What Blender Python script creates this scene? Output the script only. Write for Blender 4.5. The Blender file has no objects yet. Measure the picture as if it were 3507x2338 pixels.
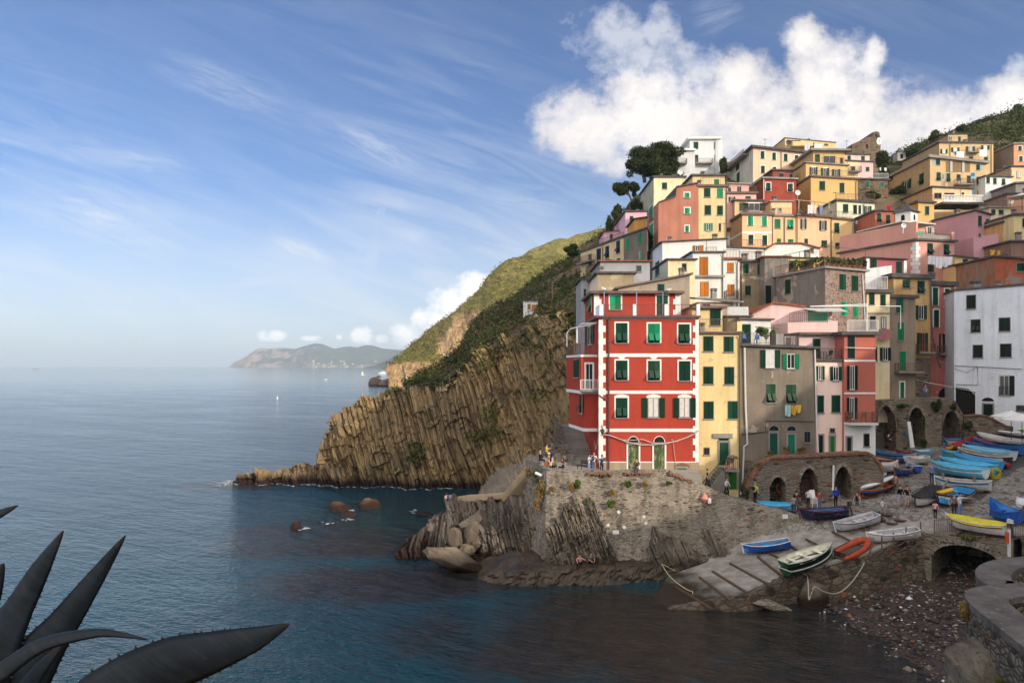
import bpy, math, random
import numpy as np
from mathutils import Vector, Matrix
random.seed(7); RS = np.random.RandomState(11)
SC = bpy.context.scene
COL = SC.collection
# ---------------------------------------------------------------- camera geometry: photo pixels -> world rays
F, CX, HY, H = 2338.0, 1753.5, 1253.0, 17.0      # 24 mm lens on a 3507 px wide frame, eye 17 m above the sea
def P(px, py, Y): return Vector(((px-CX)/F*Y, Y, H-(py-HY)/F*Y))
def W(py): return H*F/(py-HY)                     # distance at which the sea surface shows at row py
def _ss(t): t=min(1,max(0,t)); return t*t*(3-2*t)
def GZ(x, y):                                     # harbour ground: the slip runs up into the plaza
    a=0.9+0.21*(x-14.8)+0.055*(y-49.6); b=5.0+.12*(x-27)+.05*(y-57)
    return a+(b-a)*_ss((y-52.5+.25*(x-27))/4.5)
def G(px, py, up=0.0):                            # where a sight line meets the harbour ground (raised by up)
    a, b = (px-CX)/F, -(py-HY)/F
    f=lambda Y: H+b*Y-GZ(a*Y,Y)-up
    lo=36.0; hi=lo
    while hi<110 and f(hi)>0: lo=hi; hi+=.5
    for _ in range(30):
        m=(lo+hi)/2
        if f(m)>0: lo=m
        else: hi=m
    return Vector((a*lo, lo, H+b*lo))
# ---------------------------------------------------------------- mesh builder
class MB:
    def __init__(s): s.v=[]; s.f=[]; s.m=[]
    def add(s, vs, fs, mi=0):
        o=len(s.v); s.v += [tuple(v) for v in vs]; s.f += [tuple(i+o for i in f) for f in fs]; s.m += [mi]*len(fs); return s
    def hexa(s, b, t, mi=0):                      # 4 bottom + 4 top points, counter-clockwise from above
        return s.add(list(b)+list(t), [(3,2,1,0),(4,5,6,7),(0,1,5,4),(1,2,6,5),(2,3,7,6),(3,0,4,7)], mi)
    def box(s, c, sx, sy, sz, mi=0, rz=0):        # c = centre of the base
        c=Vector(c); R=Matrix.Rotation(rz,3,'Z')
        q=[c+R@Vector((x*sx/2,y*sy/2,0)) for x,y in ((-1,-1),(1,-1),(1,1),(-1,1))]
        return s.hexa(q,[p+Vector((0,0,sz)) for p in q],mi)
    def tube(s, pts, r, n=5, mi=0, cap=True):
        pts=[Vector(p) for p in pts]; k=len(pts)
        rr=r if isinstance(r,(list,tuple)) else [r]*k
        o=len(s.v)
        for i,p in enumerate(pts):
            t=(pts[min(i+1,k-1)]-pts[max(i-1,0)]).normalized()
            a=Vector((0,0,1)) if abs(t.z)<.9 else Vector((1,0,0))
            u=t.cross(a).normalized(); w=t.cross(u)
            for j in range(n):
                an=2*math.pi*j/n; s.v.append(tuple(p+(u*math.cos(an)+w*math.sin(an))*rr[i]))
        for i in range(k-1):
            for j in range(n):
                a=o+i*n+j; b=o+i*n+(j+1)%n; s.f.append((a,b,b+n,a+n)); s.m.append(mi)
        if cap:
            s.f.append(tuple(o+j for j in range(n))); s.m.append(mi)
            s.f.append(tuple(o+(k-1)*n+n-1-j for j in range(n))); s.m.append(mi)
        return s
    def bar(s, a, b, w, h=None, mi=0):            # straight square bar
        a=Vector(a); b=Vector(b); h=h or w; t=(b-a).normalized()
        up=Vector((0,0,1)) if abs(t.z)<.95 else Vector((0,1,0))
        u=t.cross(up).normalized()*w/2; v=u.cross(t).normalized()*h/2
        return s.hexa([a-u-v,a+u-v,b+u-v,b-u-v],[a-u+v,a+u+v,b+u+v,b-u+v],mi)
    def ball(s, c, rx, ry=None, rz=None, nu=10, nv=7, mi=0, jit=0.0, rnd=None):
        ry=ry or rx; rz=rz or rx; c=Vector(c); o=len(s.v); rnd=rnd or random
        for i in range(nv+1):
            ph=math.pi*i/nv
            for j in range(nu):
                th=2*math.pi*j/nu; k=1+(rnd.uniform(-jit,jit) if jit else 0)
                s.v.append((c.x+rx*k*math.sin(ph)*math.cos(th),c.y+ry*k*math.sin(ph)*math.sin(th),c.z+rz*k*math.cos(ph)))
        for i in range(nv):
            for j in range(nu):
                a=o+i*nu+j; b=o+i*nu+(j+1)%nu; s.f.append((a,a+nu,b+nu,b)); s.m.append(mi)
        return s
    def torus(s, c, R, r, ax, nu=20, nv=7, mi=0, alt=None):
        c=Vector(c); ax=Vector(ax).normalized(); a=Vector((0,0,1)) if abs(ax.z)<.9 else Vector((1,0,0))
        u=ax.cross(a).normalized(); w=ax.cross(u); o=len(s.v)
        for i in range(nu):
            th=2*math.pi*i/nu; d=u*math.cos(th)+w*math.sin(th)
            for j in range(nv):
                p=2*math.pi*j/nv; s.v.append(tuple(c+d*(R+r*math.cos(p))+ax*r*math.sin(p)))
        for i in range(nu):
            for j in range(nv):
                a0=o+i*nv+j; b=o+i*nv+(j+1)%nv; c2=o+((i+1)%nu)*nv+(j+1)%nv; d2=o+((i+1)%nu)*nv+j
                s.f.append((a0,b,c2,d2)); s.m.append(mi if not alt or (i*8//nu)%2 else alt)
        return s
    def prism(s, poly, vec, mi=0):                # extrude a planar polygon by vec
        n=len(poly); vec=Vector(vec); p=[Vector(q) for q in poly]
        return s.add(p+[q+vec for q in p],[tuple(range(n-1,-1,-1)),tuple(range(n,2*n))]+[(i,(i+1)%n,n+(i+1)%n,n+i) for i in range(n)],mi)
    def lathe(s, c, prof, n=12, mi=0):
        c=Vector(c); o=len(s.v); k=len(prof)
        for r,z in prof:
            for j in range(n):
                a=2*math.pi*j/n; s.v.append((c.x+r*math.cos(a),c.y+r*math.sin(a),c.z+z))
        for i in range(k-1):
            for j in range(n):
                a=o+i*n+j; b=o+i*n+(j+1)%n; s.f.append((a,b,b+n,a+n)); s.m.append(mi)
        s.f.append(tuple(o+(k-1)*n+j for j in range(n))); s.m.append(mi)
        s.f.append(tuple(o+n-1-j for j in range(n))); s.m.append(mi)
        return s
    def build(s, name, mats, parent=None, smooth=False, org=None):
        me=bpy.data.meshes.new(name)
        o0=Vector((0,0,0))
        if parent is not None and parent.get('_abs'): o0=Vector(parent['_abs'])
        elif org is not None: o0=Vector(org)
        vs=[(v[0]-o0.x,v[1]-o0.y,v[2]-o0.z) for v in s.v] if o0.length else s.v
        me.from_pydata(vs,[],s.f)
        ms=mats if isinstance(mats,(list,tuple)) else [mats]
        for m in ms: me.materials.append(m)
        if len(ms)>1: me.polygons.foreach_set('material_index',s.m)
        if smooth: me.polygons.foreach_set('use_smooth',[True]*len(s.f))
        me.update()
        ob=bpy.data.objects.new(name,me); COL.objects.link(ob)
        if parent is not None:
            ob.parent=parent
            if parent.get('_abs') is not None: ob['_abs']=[0.0,0.0,0.0] if False else list(parent['_abs'])
        elif org is not None: ob.location=o0; ob['_abs']=list(o0)
        else: ob['_abs']=[0.0,0.0,0.0]
        return ob
def npmesh(name, V, Fq, mats, mi=None, smooth=True, parent=None):
    me=bpy.data.meshes.new(name); V=np.asarray(V,dtype=np.float32); Fq=np.asarray(Fq,dtype=np.int32)
    if parent is not None and parent.get('_abs'): V=V-np.array(parent['_abs'],dtype=np.float32)
    n=len(Fq); k=Fq.shape[1]
    me.vertices.add(len(V)); me.vertices.foreach_set('co',V.ravel())
    me.loops.add(n*k); me.loops.foreach_set('vertex_index',Fq.ravel())
    me.polygons.add(n); me.polygons.foreach_set('loop_start',np.arange(0,n*k,k,dtype=np.int32))
    me.polygons.foreach_set('use_smooth',np.full(n,smooth))
    for m in (mats if isinstance(mats,(list,tuple)) else [mats]): me.materials.append(m)
    if mi is not None: me.polygons.foreach_set('material_index',np.asarray(mi,dtype=np.int32))
    me.update(calc_edges=True); me.validate()
    ob=bpy.data.objects.new(name,me); COL.objects.link(ob)
    if parent is not None: ob.parent=parent
    else: ob['_abs']=[0.0,0.0,0.0]
    return ob
def tag(o, label=None, cat=None, group=None, kind=None):
    if label: o['label']=label
    if cat: o['category']=cat
    if group: o['group']=group
    if kind: o['kind']=kind
    return o
def thing(name, label, cat, loc=(0,0,0), group=None, rz=0, local=False):
    o=bpy.data.objects.new(name,None); COL.objects.link(o); o.location=loc; o.rotation_euler=(0,0,rz); o.empty_display_size=.3
    if not local: o['_abs']=[float(c) for c in loc]
    return tag(o,label,cat,group)
def dup(root, loc, rz=None, label=None, group=None):
    def cp(o, par):
        c=o.copy(); COL.objects.link(c); c.parent=par
        for ch in o.children: cp(ch,c)
        return c
    r=cp(root,None); r.location=loc
    if rz is not None: r.rotation_euler=(0,0,rz)
    if label: r['label']=label
    if group: r['group']=group
    return r
# ---------------------------------------------------------------- numpy noise
def _h(ix, iy, iz, seed):
    n=(ix.astype(np.int64)*374761393+iy.astype(np.int64)*668265263+iz.astype(np.int64)*2147483647+seed*974711)&0x7fffffff
    n=(n^(n>>13))*1274126177 & 0x7fffffff
    n=(n^(n>>16))*69069 & 0x7fffffff
    return ((n>>7)&0xffff)/65535.0
def vn(x, y=None, z=None, seed=0):                # value noise in 0..1
    x=np.asarray(x,dtype=float); y=np.zeros_like(x) if y is None else np.asarray(y,dtype=float); z=np.zeros_like(x) if z is None else np.asarray(z,dtype=float)
    x,y,z=np.broadcast_arrays(x,y,z)
    fx,fy,fz=np.floor(x),np.floor(y),np.floor(z); tx,ty,tz=x-fx,y-fy,z-fz
    sx,sy,sz=tx*tx*(3-2*tx),ty*ty*(3-2*ty),tz*tz*(3-2*tz)
    r=0
    for a in (0,1):
        for b in (0,1):
            for c in (0,1):
                r=r+_h(fx+a,fy+b,fz+c,seed)*(sx if a else 1-sx)*(sy if b else 1-sy)*(sz if c else 1-sz)
    return r
def fbm(x,y=None,z=None,o=4,seed=0):
    r=0; a=.5; x=np.asarray(x,dtype=float)
    for i in range(o):
        k=2.03**i; r=r+a*vn(x*k,None if y is None else y*k,None if z is None else z*k,seed+i*17); a*=.5
    return r
def layers(s, th, seed):                          # a random level per rock layer of mean thickness th
    q=s/th; i=np.floor(q); f=q-i
    a=_h(i,i*0,i*0,seed); b=_h(i+1,i*0,i*0,seed); k=np.clip((f-.82)/.18,0,1)
    return a+(b-a)*k
def sheet_grid(cols, nu, nv, even=True):
    A=np.array([[tuple(p) for p in c] for c in cols],dtype=float)         # M,K,3
    M,K=A.shape[:2]
    t=np.concatenate([[0],np.cumsum(np.linalg.norm(np.diff(A.mean(1),axis=0),axis=1))]) if even else np.arange(M,dtype=float)
    u=np.linspace(0,t[-1],nu); B=np.empty((nu,K,3))
    for k in range(K):
        for c in range(3): B[:,k,c]=np.interp(u,t,A[:,k,c])
    l=np.linalg.norm(np.diff(B,axis=1),axis=2).mean(0); tv=np.concatenate([[0],np.cumsum(l)])
    v=np.linspace(0,tv[-1],nv); R=np.empty((nu,nv,3))
    j=np.clip(np.searchsorted(tv,v,side='right')-1,0,K-2); w=((v-tv[j])/(tv[j+1]-tv[j]))[None,:,None]
    R=B[:,j]*(1-w)+B[:,j+1]*w
    return R, np.broadcast_to((v/tv[-1])[None,:],(nu,nv))
def grid_faces(nu,nv):
    i=np.arange(nu-1)[:,None]*nv+np.arange(nv-1)[None,:]
    return np.stack([i,i+nv,i+nv+1,i+1],-1).reshape(-1,4)
def smooth_normals(R):
    du=np.gradient(R,axis=0); dv=np.gradient(R,axis=1); n=np.cross(du,dv); return n/(np.linalg.norm(n,axis=2,keepdims=True)+1e-9)
# ---------------------------------------------------------------- node materials
class NT:
    def __init__(s, m):
        s.t=m.node_tree; s.n=s.t.nodes; s.l=s.t.links
    def new(s, typ, **kw):
        n=s.n.new(typ)
        for k,v in kw.items():
            if k=='ins':
                for a,b in v.items():
                    if b is None: continue
                    if hasattr(b,'is_output') or isinstance(b,bpy.types.NodeSocket): s.l.new(b,n.inputs[a])
                    else: n.inputs[a].default_value=b
            else: setattr(n,k,v)
        return n
    def pos(s): return s.new('ShaderNodeNewGeometry').outputs['Position']
    def sc(s, v, x, y, z): return s.new('ShaderNodeMapping',ins={0:v,3:(x,y,z)}).outputs[0]
    def rot(s, v, ax, ang):
        n=s.new('ShaderNodeVectorRotate',rotation_type=ax,ins={'Vector':v,'Angle':ang}); return n.outputs[0]
    def noise(s, v, scale, det=3, rough=.55, dist=0): return s.new('ShaderNodeTexNoise',ins={'Vector':v,'Scale':scale,'Detail':det,'Roughness':rough,'Distortion':dist}).outputs['Fac']
    def vor(s, v, scale, feat='F1', out='Distance', rnd=1): return s.new('ShaderNodeTexVoronoi',feature=feat,ins={'Vector':v,'Scale':scale,'Randomness':rnd}).outputs[out]
    def ramp(s, f, stops, interp='LINEAR'):
        n=s.new('ShaderNodeValToRGB',ins={0:f}); e=n.color_ramp.elements; n.color_ramp.interpolation=interp
        while len(e)<len(stops): e.new(.5)
        for i,(p,c) in enumerate(stops):
            e[i].position=p; e[i].color=(*c,1) if isinstance(c,(tuple,list)) else (c,c,c,1)
        return n.outputs[0]
    def mix(s, f, a, b, mode='MIX'):
        n=s.new('ShaderNodeMix',data_type='RGBA',blend_type=mode)
        for k,v in ((0,f),(6,a),(7,b)):
            if isinstance(v,bpy.types.NodeSocket): s.l.new(v,n.inputs[k])
            else: n.inputs[k].default_value=(v if k==0 else ((*v,1) if isinstance(v,(tuple,list)) else (v,v,v,1)))
        return n.outputs[2]
    def math(s, op, a, b=None, c=None, clamp=False):
        n=s.new('ShaderNodeMath',operation=op,use_clamp=clamp)
        for k,v in enumerate((a,b,c)):
            if v is None: continue
            if isinstance(v,bpy.types.NodeSocket): s.l.new(v,n.inputs[k])
            else: n.inputs[k].default_value=v
        return n.outputs[0]
    def sep(s, v): return s.new('ShaderNodeSeparateXYZ',ins={0:v}).outputs
    def comb(s, x, y, z): return s.new('ShaderNodeCombineXYZ',ins={0:x,1:y,2:z}).outputs[0]
    def bump(s, h, st=.5, d=.05): return s.new('ShaderNodeBump',ins={'Height':h,'Strength':st,'Distance':d}).outputs[0]
def mat(name, col, rough=.8, fn=None, metal=0, spec=.3):
    m=bpy.data.materials.new(name); m.use_nodes=True; b=m.node_tree.nodes['Principled BSDF']
    b.inputs['Base Color'].default_value=(*col,1); b.inputs['Roughness'].default_value=rough; b.inputs['Metallic'].default_value=metal
    b.inputs['Specular IOR Level'].default_value=spec
    if fn:
        t=NT(m); c,nrm=fn(t)
        if c is not None: t.l.new(c,b.inputs['Base Color'])
        if nrm is not None: t.l.new(nrm,b.inputs['Normal'])
    return m
def hx(h):                                         # sRGB hex -> linear
    c=[int(h[i:i+2],16)/255 for i in (0,2,4)]
    return tuple(x/12.92 if x<.04045 else ((x+.055)/1.055)**2.4 for x in c)
def mul(c,k): return tuple(min(1,x*k) for x in c)
def paint(name, col, rough=.45, var=.18, scale=3.0, spec=.3):
    return mat(name,col,rough,lambda t:(t.mix(t.ramp(t.noise(t.pos(),scale,4),[(.3,0.0),(.75,1.0)]),mul(col,1-var),mul(col,1+var*.6)),None),0,spec)
_ST={}
def stucco(col, dirt=.35, patch=None, pa=.0, streak=.35, key=None):
    dirt=min(.9,dirt*1.5); streak=min(.8,streak*1.5); k=(col,dirt,patch,pa,streak)
    if k in _ST: return _ST[k]
    def fn(t):
        p=t.pos(); b=t.mix(t.ramp(t.noise(p,.35,5,.6),[(.3,0.0),(.7,1.0)]),mul(col,1-.22*dirt*2),mul(col,1.06))
        st=t.ramp(t.noise(t.sc(p,2.2,2.2,.16),1.0,4,.6),[(.48,0.0),(.8,1.0)])              # rain streaks running down
        b=t.mix(t.math('MULTIPLY',st,streak),b,mul(col,.45))
        sp=t.ramp(t.noise(p,1.4,6,.65),[(.55,0.0),(.72,1.0)])
        b=t.mix(t.math('MULTIPLY',sp,dirt),b,(.17,.15,.13))
        pt=patch or mul(col,.80); pq=pa if patch else .30
        if True:
            n=t.noise(p,.42,6,.62,.6)
            pm=t.ramp(n,[(1-pq-.02,0.0),(1-pq+.02,1.0)]); b=t.mix(pm if patch else t.math('MULTIPLY',pm,.6),b,pt)
            fl=t.ramp(t.noise(p,1.1,7,.7,.4),[(.66,0.0),(.69,1.0)]); b=t.mix(t.math('MULTIPLY',fl,min(1.0,dirt*1.2)),b,(.36,.34,.31))
        return b,t.bump(t.noise(p,7,6,.65),.35,.03)
    m=mat('stucco_%d'%len(_ST),col,.9,fn,0,.15); _ST[k]=m; return m
def louver(name, col, pitch=.075):
    def fn(t):
        p=t.pos(); z=t.sep(p)[2]
        saw=t.math('FRACT',t.math('DIVIDE',z,pitch))
        c=t.mix(t.ramp(saw,[(0,0.0),(.18,1.0)]),mul(col,.45),col)
        c=t.mix(t.ramp(t.noise(p,2.0,4),[(.35,0.0),(.7,1.0)]),mul(col,.75),c)
        r=t.new('ShaderNodeObjectInfo').outputs['Random']; c=t.mix(t.math('MULTIPLY',t.ramp(r,[(.55,0.0),(1.0,1.0)]),.55),c,mul(col,2.2)); c=t.mix(t.math('MULTIPLY',t.ramp(r,[(.0,1.0),(.4,0.0)]),.5),c,mul(col,.5))
        return c,t.bump(saw,.6,.03)
    return mat(name,col,.55,fn,0,.3)
def rock(name, ca, cb, cc, lean=.33, f=1.6, bumpd=.25):
    def fn(t):
        p=t.pos(); q=t.rot(p,'Y_AXIS',lean); s=t.sc(q,1.0,.5,.07)
        n1=t.noise(s,f,6,.7,.4); n2=t.noise(s,f*4.2,4,.7); n3=t.noise(p,.16,4,.6); n4=t.noise(p,3.0,5,.7)
        c=t.mix(t.ramp(n1,[(.32,0.0),(.62,1.0)]),ca,cb)
        c=t.mix(t.math('MULTIPLY',t.ramp(n2,[(.55,0.0),(.66,1.0)]),.75),c,mul(ca,.32))
        c=t.mix(t.math('MULTIPLY',t.ramp(n3,[(.42,0.0),(.66,1.0)]),.8),c,cc); c=t.mix(t.math('MULTIPLY',t.ramp(t.noise(p,.34,5,.65),[(.54,0.0),(.68,1.0)]),.5),c,(.20,.185,.165))
        c=t.mix(t.math('MULTIPLY',t.ramp(n4,[(.6,0.0),(.75,1.0)]),.3),c,mul(cb,1.5))
        z=t.sep(p)[2]                                                                       # wet algae band just above the water
        zz=t.math('ADD',z,t.math('MULTIPLY',t.noise(p,.5,3),-1.2))
        c=t.mix(t.ramp(t.math('DIVIDE',zz,1.6),[(.0,1.0),(.55,0.0)]),c,(.035,.018,.014))
        h=t.math('ADD',t.math('MULTIPLY',n1,1.0),t.math('ADD',t.math('MULTIPLY',n2,.5),t.math('MULTIPLY',n4,.35)))
        return c,t.bump(h,.9,bumpd)
    return mat(name,ca,.88,fn,0,.2)
def masonry(name, ca, cb, mortar, sx=1.6, sz=3.6, dirt=.4, bd=.06, moss=False, wob=1.0, streak=0):
    def fn(t):
        p=t.pos(); q=t.sc(p,sx,sx,sz)
        wv=t.new('ShaderNodeVectorMath',operation='SCALE',ins={0:t.comb(t.noise(p,2.2,3),t.noise(p,2.0,3),t.noise(p,2.6,3)),'Scale':wob}).outputs[0]; q=t.new('ShaderNodeVectorMath',operation='ADD',ins={0:q,1:wv}).outputs[0]
        e=t.vor(q,1.0,'DISTANCE_TO_EDGE'); cc=t.vor(q,1.0,'F1','Color'); v=t.sep(cc)[0]
        c=t.mix(v,ca,cb); c=t.mix(t.ramp(t.sep(cc)[1],[(.84,0.0),(.9,1.0)]),c,mul(ca,.4)); c=t.mix(t.ramp(t.sep(cc)[2],[(.955,0.0),(.975,1.0)]),c,(.26,.10,.055))
        n4=t.noise(p,6,5,.7); c=t.mix(t.math('MULTIPLY',t.ramp(n4,[(.4,0.0),(.75,1.0)]),.4),c,mul(ca,.5))
        c=t.mix(t.ramp(e,[(.03,1.0),(.12,0.0)]),c,mortar)
        big=t.noise(p,.3,5,.65); c=t.mix(t.math('MULTIPLY',t.ramp(big,[(.45,0.0),(.7,1.0)]),dirt),c,mul(ca,.3))
        lite=t.noise(p,.5,4,.6); c=t.mix(t.math('MULTIPLY',t.ramp(lite,[(.55,0.0),(.72,1.0)]),.35),c,mortar)
        if streak: c=t.mix(t.math('MULTIPLY',t.ramp(t.noise(t.sc(p,1.0,1.0,.14),1.2,5,.65),[(.5,0.0),(.72,1.0)]),streak),c,mul(ca,.35)); c=t.mix(t.math('MULTIPLY',t.ramp(t.noise(t.sc(p,1,1,.6),.42,5,.65,.5),[(.56,0.0),(.62,1.0)]),.7),c,mul(mortar,.92))
        if moss: c=t.mix(t.math('MULTIPLY',t.ramp(t.noise(p,.8,5,.65),[(.55,0.0),(.66,1.0)]),.7),c,(.04,.05,.018))
        h=t.math('ADD',t.ramp(e,[(.0,0.0),(.22,1.0)]),t.math('MULTIPLY',n4,.5))
        return c,t.bump(h,.8,bd)
    return mat(name,ca,.92,fn,0,.15)
def leafmat(name, c1, c2, c3=None):
    def fn(t):
        p=t.pos(); n=t.noise(p,.55,3,.6); r=t.new('ShaderNodeNewGeometry').outputs['Random Per Island']
        c=t.mix(t.ramp(n,[(.35,0.0),(.68,1.0)]),c1,c2); c=t.mix(t.math('MULTIPLY',r,.6),c,c3 or mul(c2,1.5))
        return c,None
    return mat(name,c1,.75,fn,0,.15)
# ================================================================ materials
M={}
M['white']=paint('white_paint',(.78,.77,.74),.6,.08,1.5)
M['iron']=paint('dark_iron',(.06,.055,.05),.5,.2,4)
M['rail']=paint('rust_rail',(.16,.10,.075),.6,.3,5)
M['whiterail']=paint('white_rail',(.7,.7,.7),.5,.1)
M['roofg']=paint('roof_slab',(.10,.092,.09),.85,.35,1.5)
M['roofb']=paint('roof_slab_brown',(.17,.12,.11),.85,.3,1.5)
M['rooft']=paint('roof_terracotta',(.28,.10,.055),.9,.4,2.5)
M['cement']=stucco((.33,.31,.29),.5)
M['glass']=mat('window_glass',(.02,.024,.028),.08,None,0,.6)
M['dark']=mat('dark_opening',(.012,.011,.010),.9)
M['curtain']=paint('curtain',(.62,.62,.60),.8,.15)
M['wood']=paint('varnished_wood',(.35,.13,.03),.5,.25,4)
M['pipe']=paint('downpipe',(.11,.10,.10),.5,.2)
M['copper']=paint('copper_pipe',(.14,.055,.05),.5,.2)
for k,c in dict(G='0b3d2a',B='0d8a5c',K='12201c',O='b86a1e',T='0f5f4e',L='6fa88c',N='2a4a35',W='d8d8d4',S='1d2f45').items(): M['sh'+k]=louver('shutter_'+k,hx(c))
M['doorpeel']=mat('peeling_green_door',hx('4d5e3a'),.8,lambda t:(t.mix(t.ramp(t.noise(t.sc(t.pos(),3,3,.8),2.2,6,.7),[(.5,0.0),(.6,1.0)]),hx('3f5233'),hx('8d8a66')),None))
M['green']=paint('green_paint',hx('1f6a22'),.6,.2)
M['darkgreen']=paint('dark_green_paint',hx('0c3f2c'),.6,.2)
M['brick']=masonry('old_brick',(.30,.10,.05),(.22,.075,.045),(.28,.2,.15),4.5,9,.3,.03)
M['cliff']=rock('cliff_rock',(.26,.175,.08),(.44,.315,.155),(.17,.125,.08),.33,1.9,.3)
M['strata']=rock('strata_rock',(.19,.15,.11),(.36,.30,.225),(.11,.09,.075),.36,3.2,.14)
M['boulder']=rock('boulder_rock',(.15,.115,.08),(.23,.18,.125),(.09,.075,.06),.9,1.4,.12)
M['reef']=rock('reef_rock',(.16,.10,.06),(.22,.15,.09),(.06,.03,.022),.3,1.6,.15)
M['quay']=masonry('quay_stone',(.17,.14,.11),(.30,.255,.20),(.35,.305,.25),2.1,8.5,.45,.03,False,.6,.65)
M['darkstrata']=rock('dark_strata',(.10,.08,.06),(.25,.205,.155),(.06,.05,.045),.36,3.4,.12)
M['dryw']=masonry('dark_stone',(.15,.12,.095),(.26,.21,.165),(.20,.165,.13),1.8,4.5,.5,.07)
M['block']=masonry('block_stone',(.115,.09,.066),(.20,.16,.12),(.08,.064,.05),1.5,2.8,.5,.05)
M['archw']=masonry('mossy_stone',(.19,.155,.12),(.30,.25,.19),(.24,.20,.155),1.8,4.0,.45,.07,True)
M['pebblew']=masonry('pebbledash',(.27,.19,.16),(.42,.36,.31),(.30,.19,.155),5.5,6.5,.15,.04)
M['fieldst']=masonry('castle_stone',(.17,.13,.09),(.25,.19,.13),(.14,.11,.08),1.4,2.8,.4,.08)
M['concrete']=stucco((.36,.335,.30),.5,(.26,.24,.215),.45,.15)
M['wetcon']=mat('wet_concrete',(.06,.045,.035),.45,lambda t:(t.mix(t.ramp(t.noise(t.pos(),.7,6,.7),[(.35,0.0),(.7,1.0)]),(.030,.021,.013),(.095,.066,.040)),t.bump(t.noise(t.pos(),4,5,.7),.6,.08)),0,.4)
M['paving']=masonry('stone_setts',(.25,.23,.205),(.36,.33,.295),(.14,.125,.11),2.2,2.2,.3,.02)
M['road']=paint('worn_cobble',(.10,.092,.09),.9,.4,2.5)
M['bluepole']=paint('pale_blue_pole',(.35,.42,.6),.5,.1)
M['tile']=paint('roof_tiles',(.22,.18,.15),.9,.35,3)
M['rust']=mat('rusty_sheet',(.25,.13,.08),.8,lambda t:(t.mix(t.ramp(t.noise(t.sc(t.pos(),1,1,.35),1.2,6,.7),[(.42,0.0),(.6,1.0)]),(.30,.22,.17),(.36,.12,.045)),t.bump(t.math('SINE',t.math('MULTIPLY',t.sep(t.rot(t.pos(),'Z_AXIS',.9))[0],26.0)),.5,.05)))
# ================================================================ sky, sun, air
SUN_AZ, SUN_EL = math.radians(45), math.radians(21)     # sun stands behind the viewer's right shoulder
sdir=Vector((math.sin(SUN_AZ)*math.cos(SUN_EL),-math.cos(SUN_AZ)*math.cos(SUN_EL),math.sin(SUN_EL)))
w=bpy.data.worlds.new('World'); SC.world=w; w.use_nodes=True
t=NT(w); bg=w.node_tree.nodes['Background']
sky=t.new('ShaderNodeTexSky',sky_type='NISHITA',sun_disc=False,sun_elevation=SUN_EL,sun_rotation=math.atan2(sdir.x,sdir.y),air_density=1.0,dust_density=.6,ozone_density=2.2,altitude=0)
tc=t.new('ShaderNodeTexCoord').outputs['Generated']
sx,sy,sz=t.sep(tc)
yy=t.math('MAXIMUM',sy,.02)
U=t.math('DIVIDE',sx,yy); V=t.math('DIVIDE',sz,yy)       # bearing and height of a sky direction (straight ahead = 0,0)
front=t.ramp(sy,[(.05,0.0),(.2,1.0)])
uv=t.comb(U,V,0.0)
warp=t.noise(uv,4.0,8,.62); warp2=t.noise(uv,13.0,8,.66); wx=t.noise(t.new('ShaderNodeMapping',ins={0:uv,1:(3.1,7.7,0)}).outputs[0],3.2,6,.6)
UW=t.math('ADD',U,t.math('MULTIPLY',t.math('SUBTRACT',warp,.5),.11)); VW=t.math('ADD',V,t.math('MULTIPLY',t.math('SUBTRACT',wx,.5),.09))
def blob(cx,cy,rx,ry):                                    # one cumulus lobe in photo pixels
    a=t.math('DIVIDE',t.math('SUBTRACT',UW,(cx-CX)/F),rx/F); b=t.math('DIVIDE',t.math('SUBTRACT',VW,(HY-cy)/F),ry/F)
    return t.math('SUBTRACT',1.0,t.math('ADD',t.math('MULTIPLY',a,a),t.math('MULTIPLY',b,b)))
def blob0(cx,cy,rx,ry):
    a=t.math('DIVIDE',t.math('SUBTRACT',U,(cx-CX)/F),rx/F); b=t.math('DIVIDE',t.math('SUBTRACT',V,(HY-cy)/F),ry/F)
    return t.math('SUBTRACT',1.0,t.math('ADD',t.math('MULTIPLY',a,a),t.math('MULTIPLY',b,b)))
def union(L):
    r=L[0]
    for x in L[1:]: r=t.math('SMOOTH_MAX',r,x,.25)
    return r
big=union([blob(2010,420,210,150),blob(2230,400,260,200),blob(2520,300,130,160),blob(2560,420,330,200),blob(2860,270,190,210),blob(2990,200,70,110),blob(2770,140,110,100),blob(2950,420,320,230),blob(3200,450,300,170),blob(3450,390,200,130),blob(2300,540,300,70),blob(3350,470,300,130)])
thin=union([blob(2080,130,170,110),blob(2260,110,80,90),blob(2180,210,190,70),blob(2300,250,200,110),blob(3480,250,60,60)])
low=union([blob0(900,1150,22,20),blob0(940,1152,50,20),blob0(1240,1150,42,34),blob0(1310,1160,30,20),blob0(1400,1150,75,45),blob0(1480,1100,80,60),blob0(1560,1040,110,70),blob0(1060,1158,40,12),blob0(1160,1155,16,12),blob0(1640,980,90,60)])
fine=t.noise(uv,30.0,6,.65)
wn=t.math('SUBTRACT',t.math('ADD',t.math('MULTIPLY',warp2,1.1),t.math('MULTIPLY',fine,.55)),.83)
lown=t.math('SUBTRACT',t.math('ADD',t.noise(uv,30.0,6,.6),t.math('MULTIPLY',fine,.5)),.75)
m1=t.ramp(t.math('ADD',big,t.math('MULTIPLY',wn,1.9)),[(.0,0.0),(.22,.16),(.6,.70),(1.15,1.0)])
m2=t.math('MULTIPLY',t.ramp(t.math('ADD',thin,t.math('MULTIPLY',wn,3.0)),[(.0,0.0),(1.0,1.0)]),.6)
m3=t.math('MULTIPLY',t.ramp(t.math('ADD',low,t.math('MULTIPLY',lown,2.2)),[(.0,0.0),(1.0,1.0)]),.9)
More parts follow.
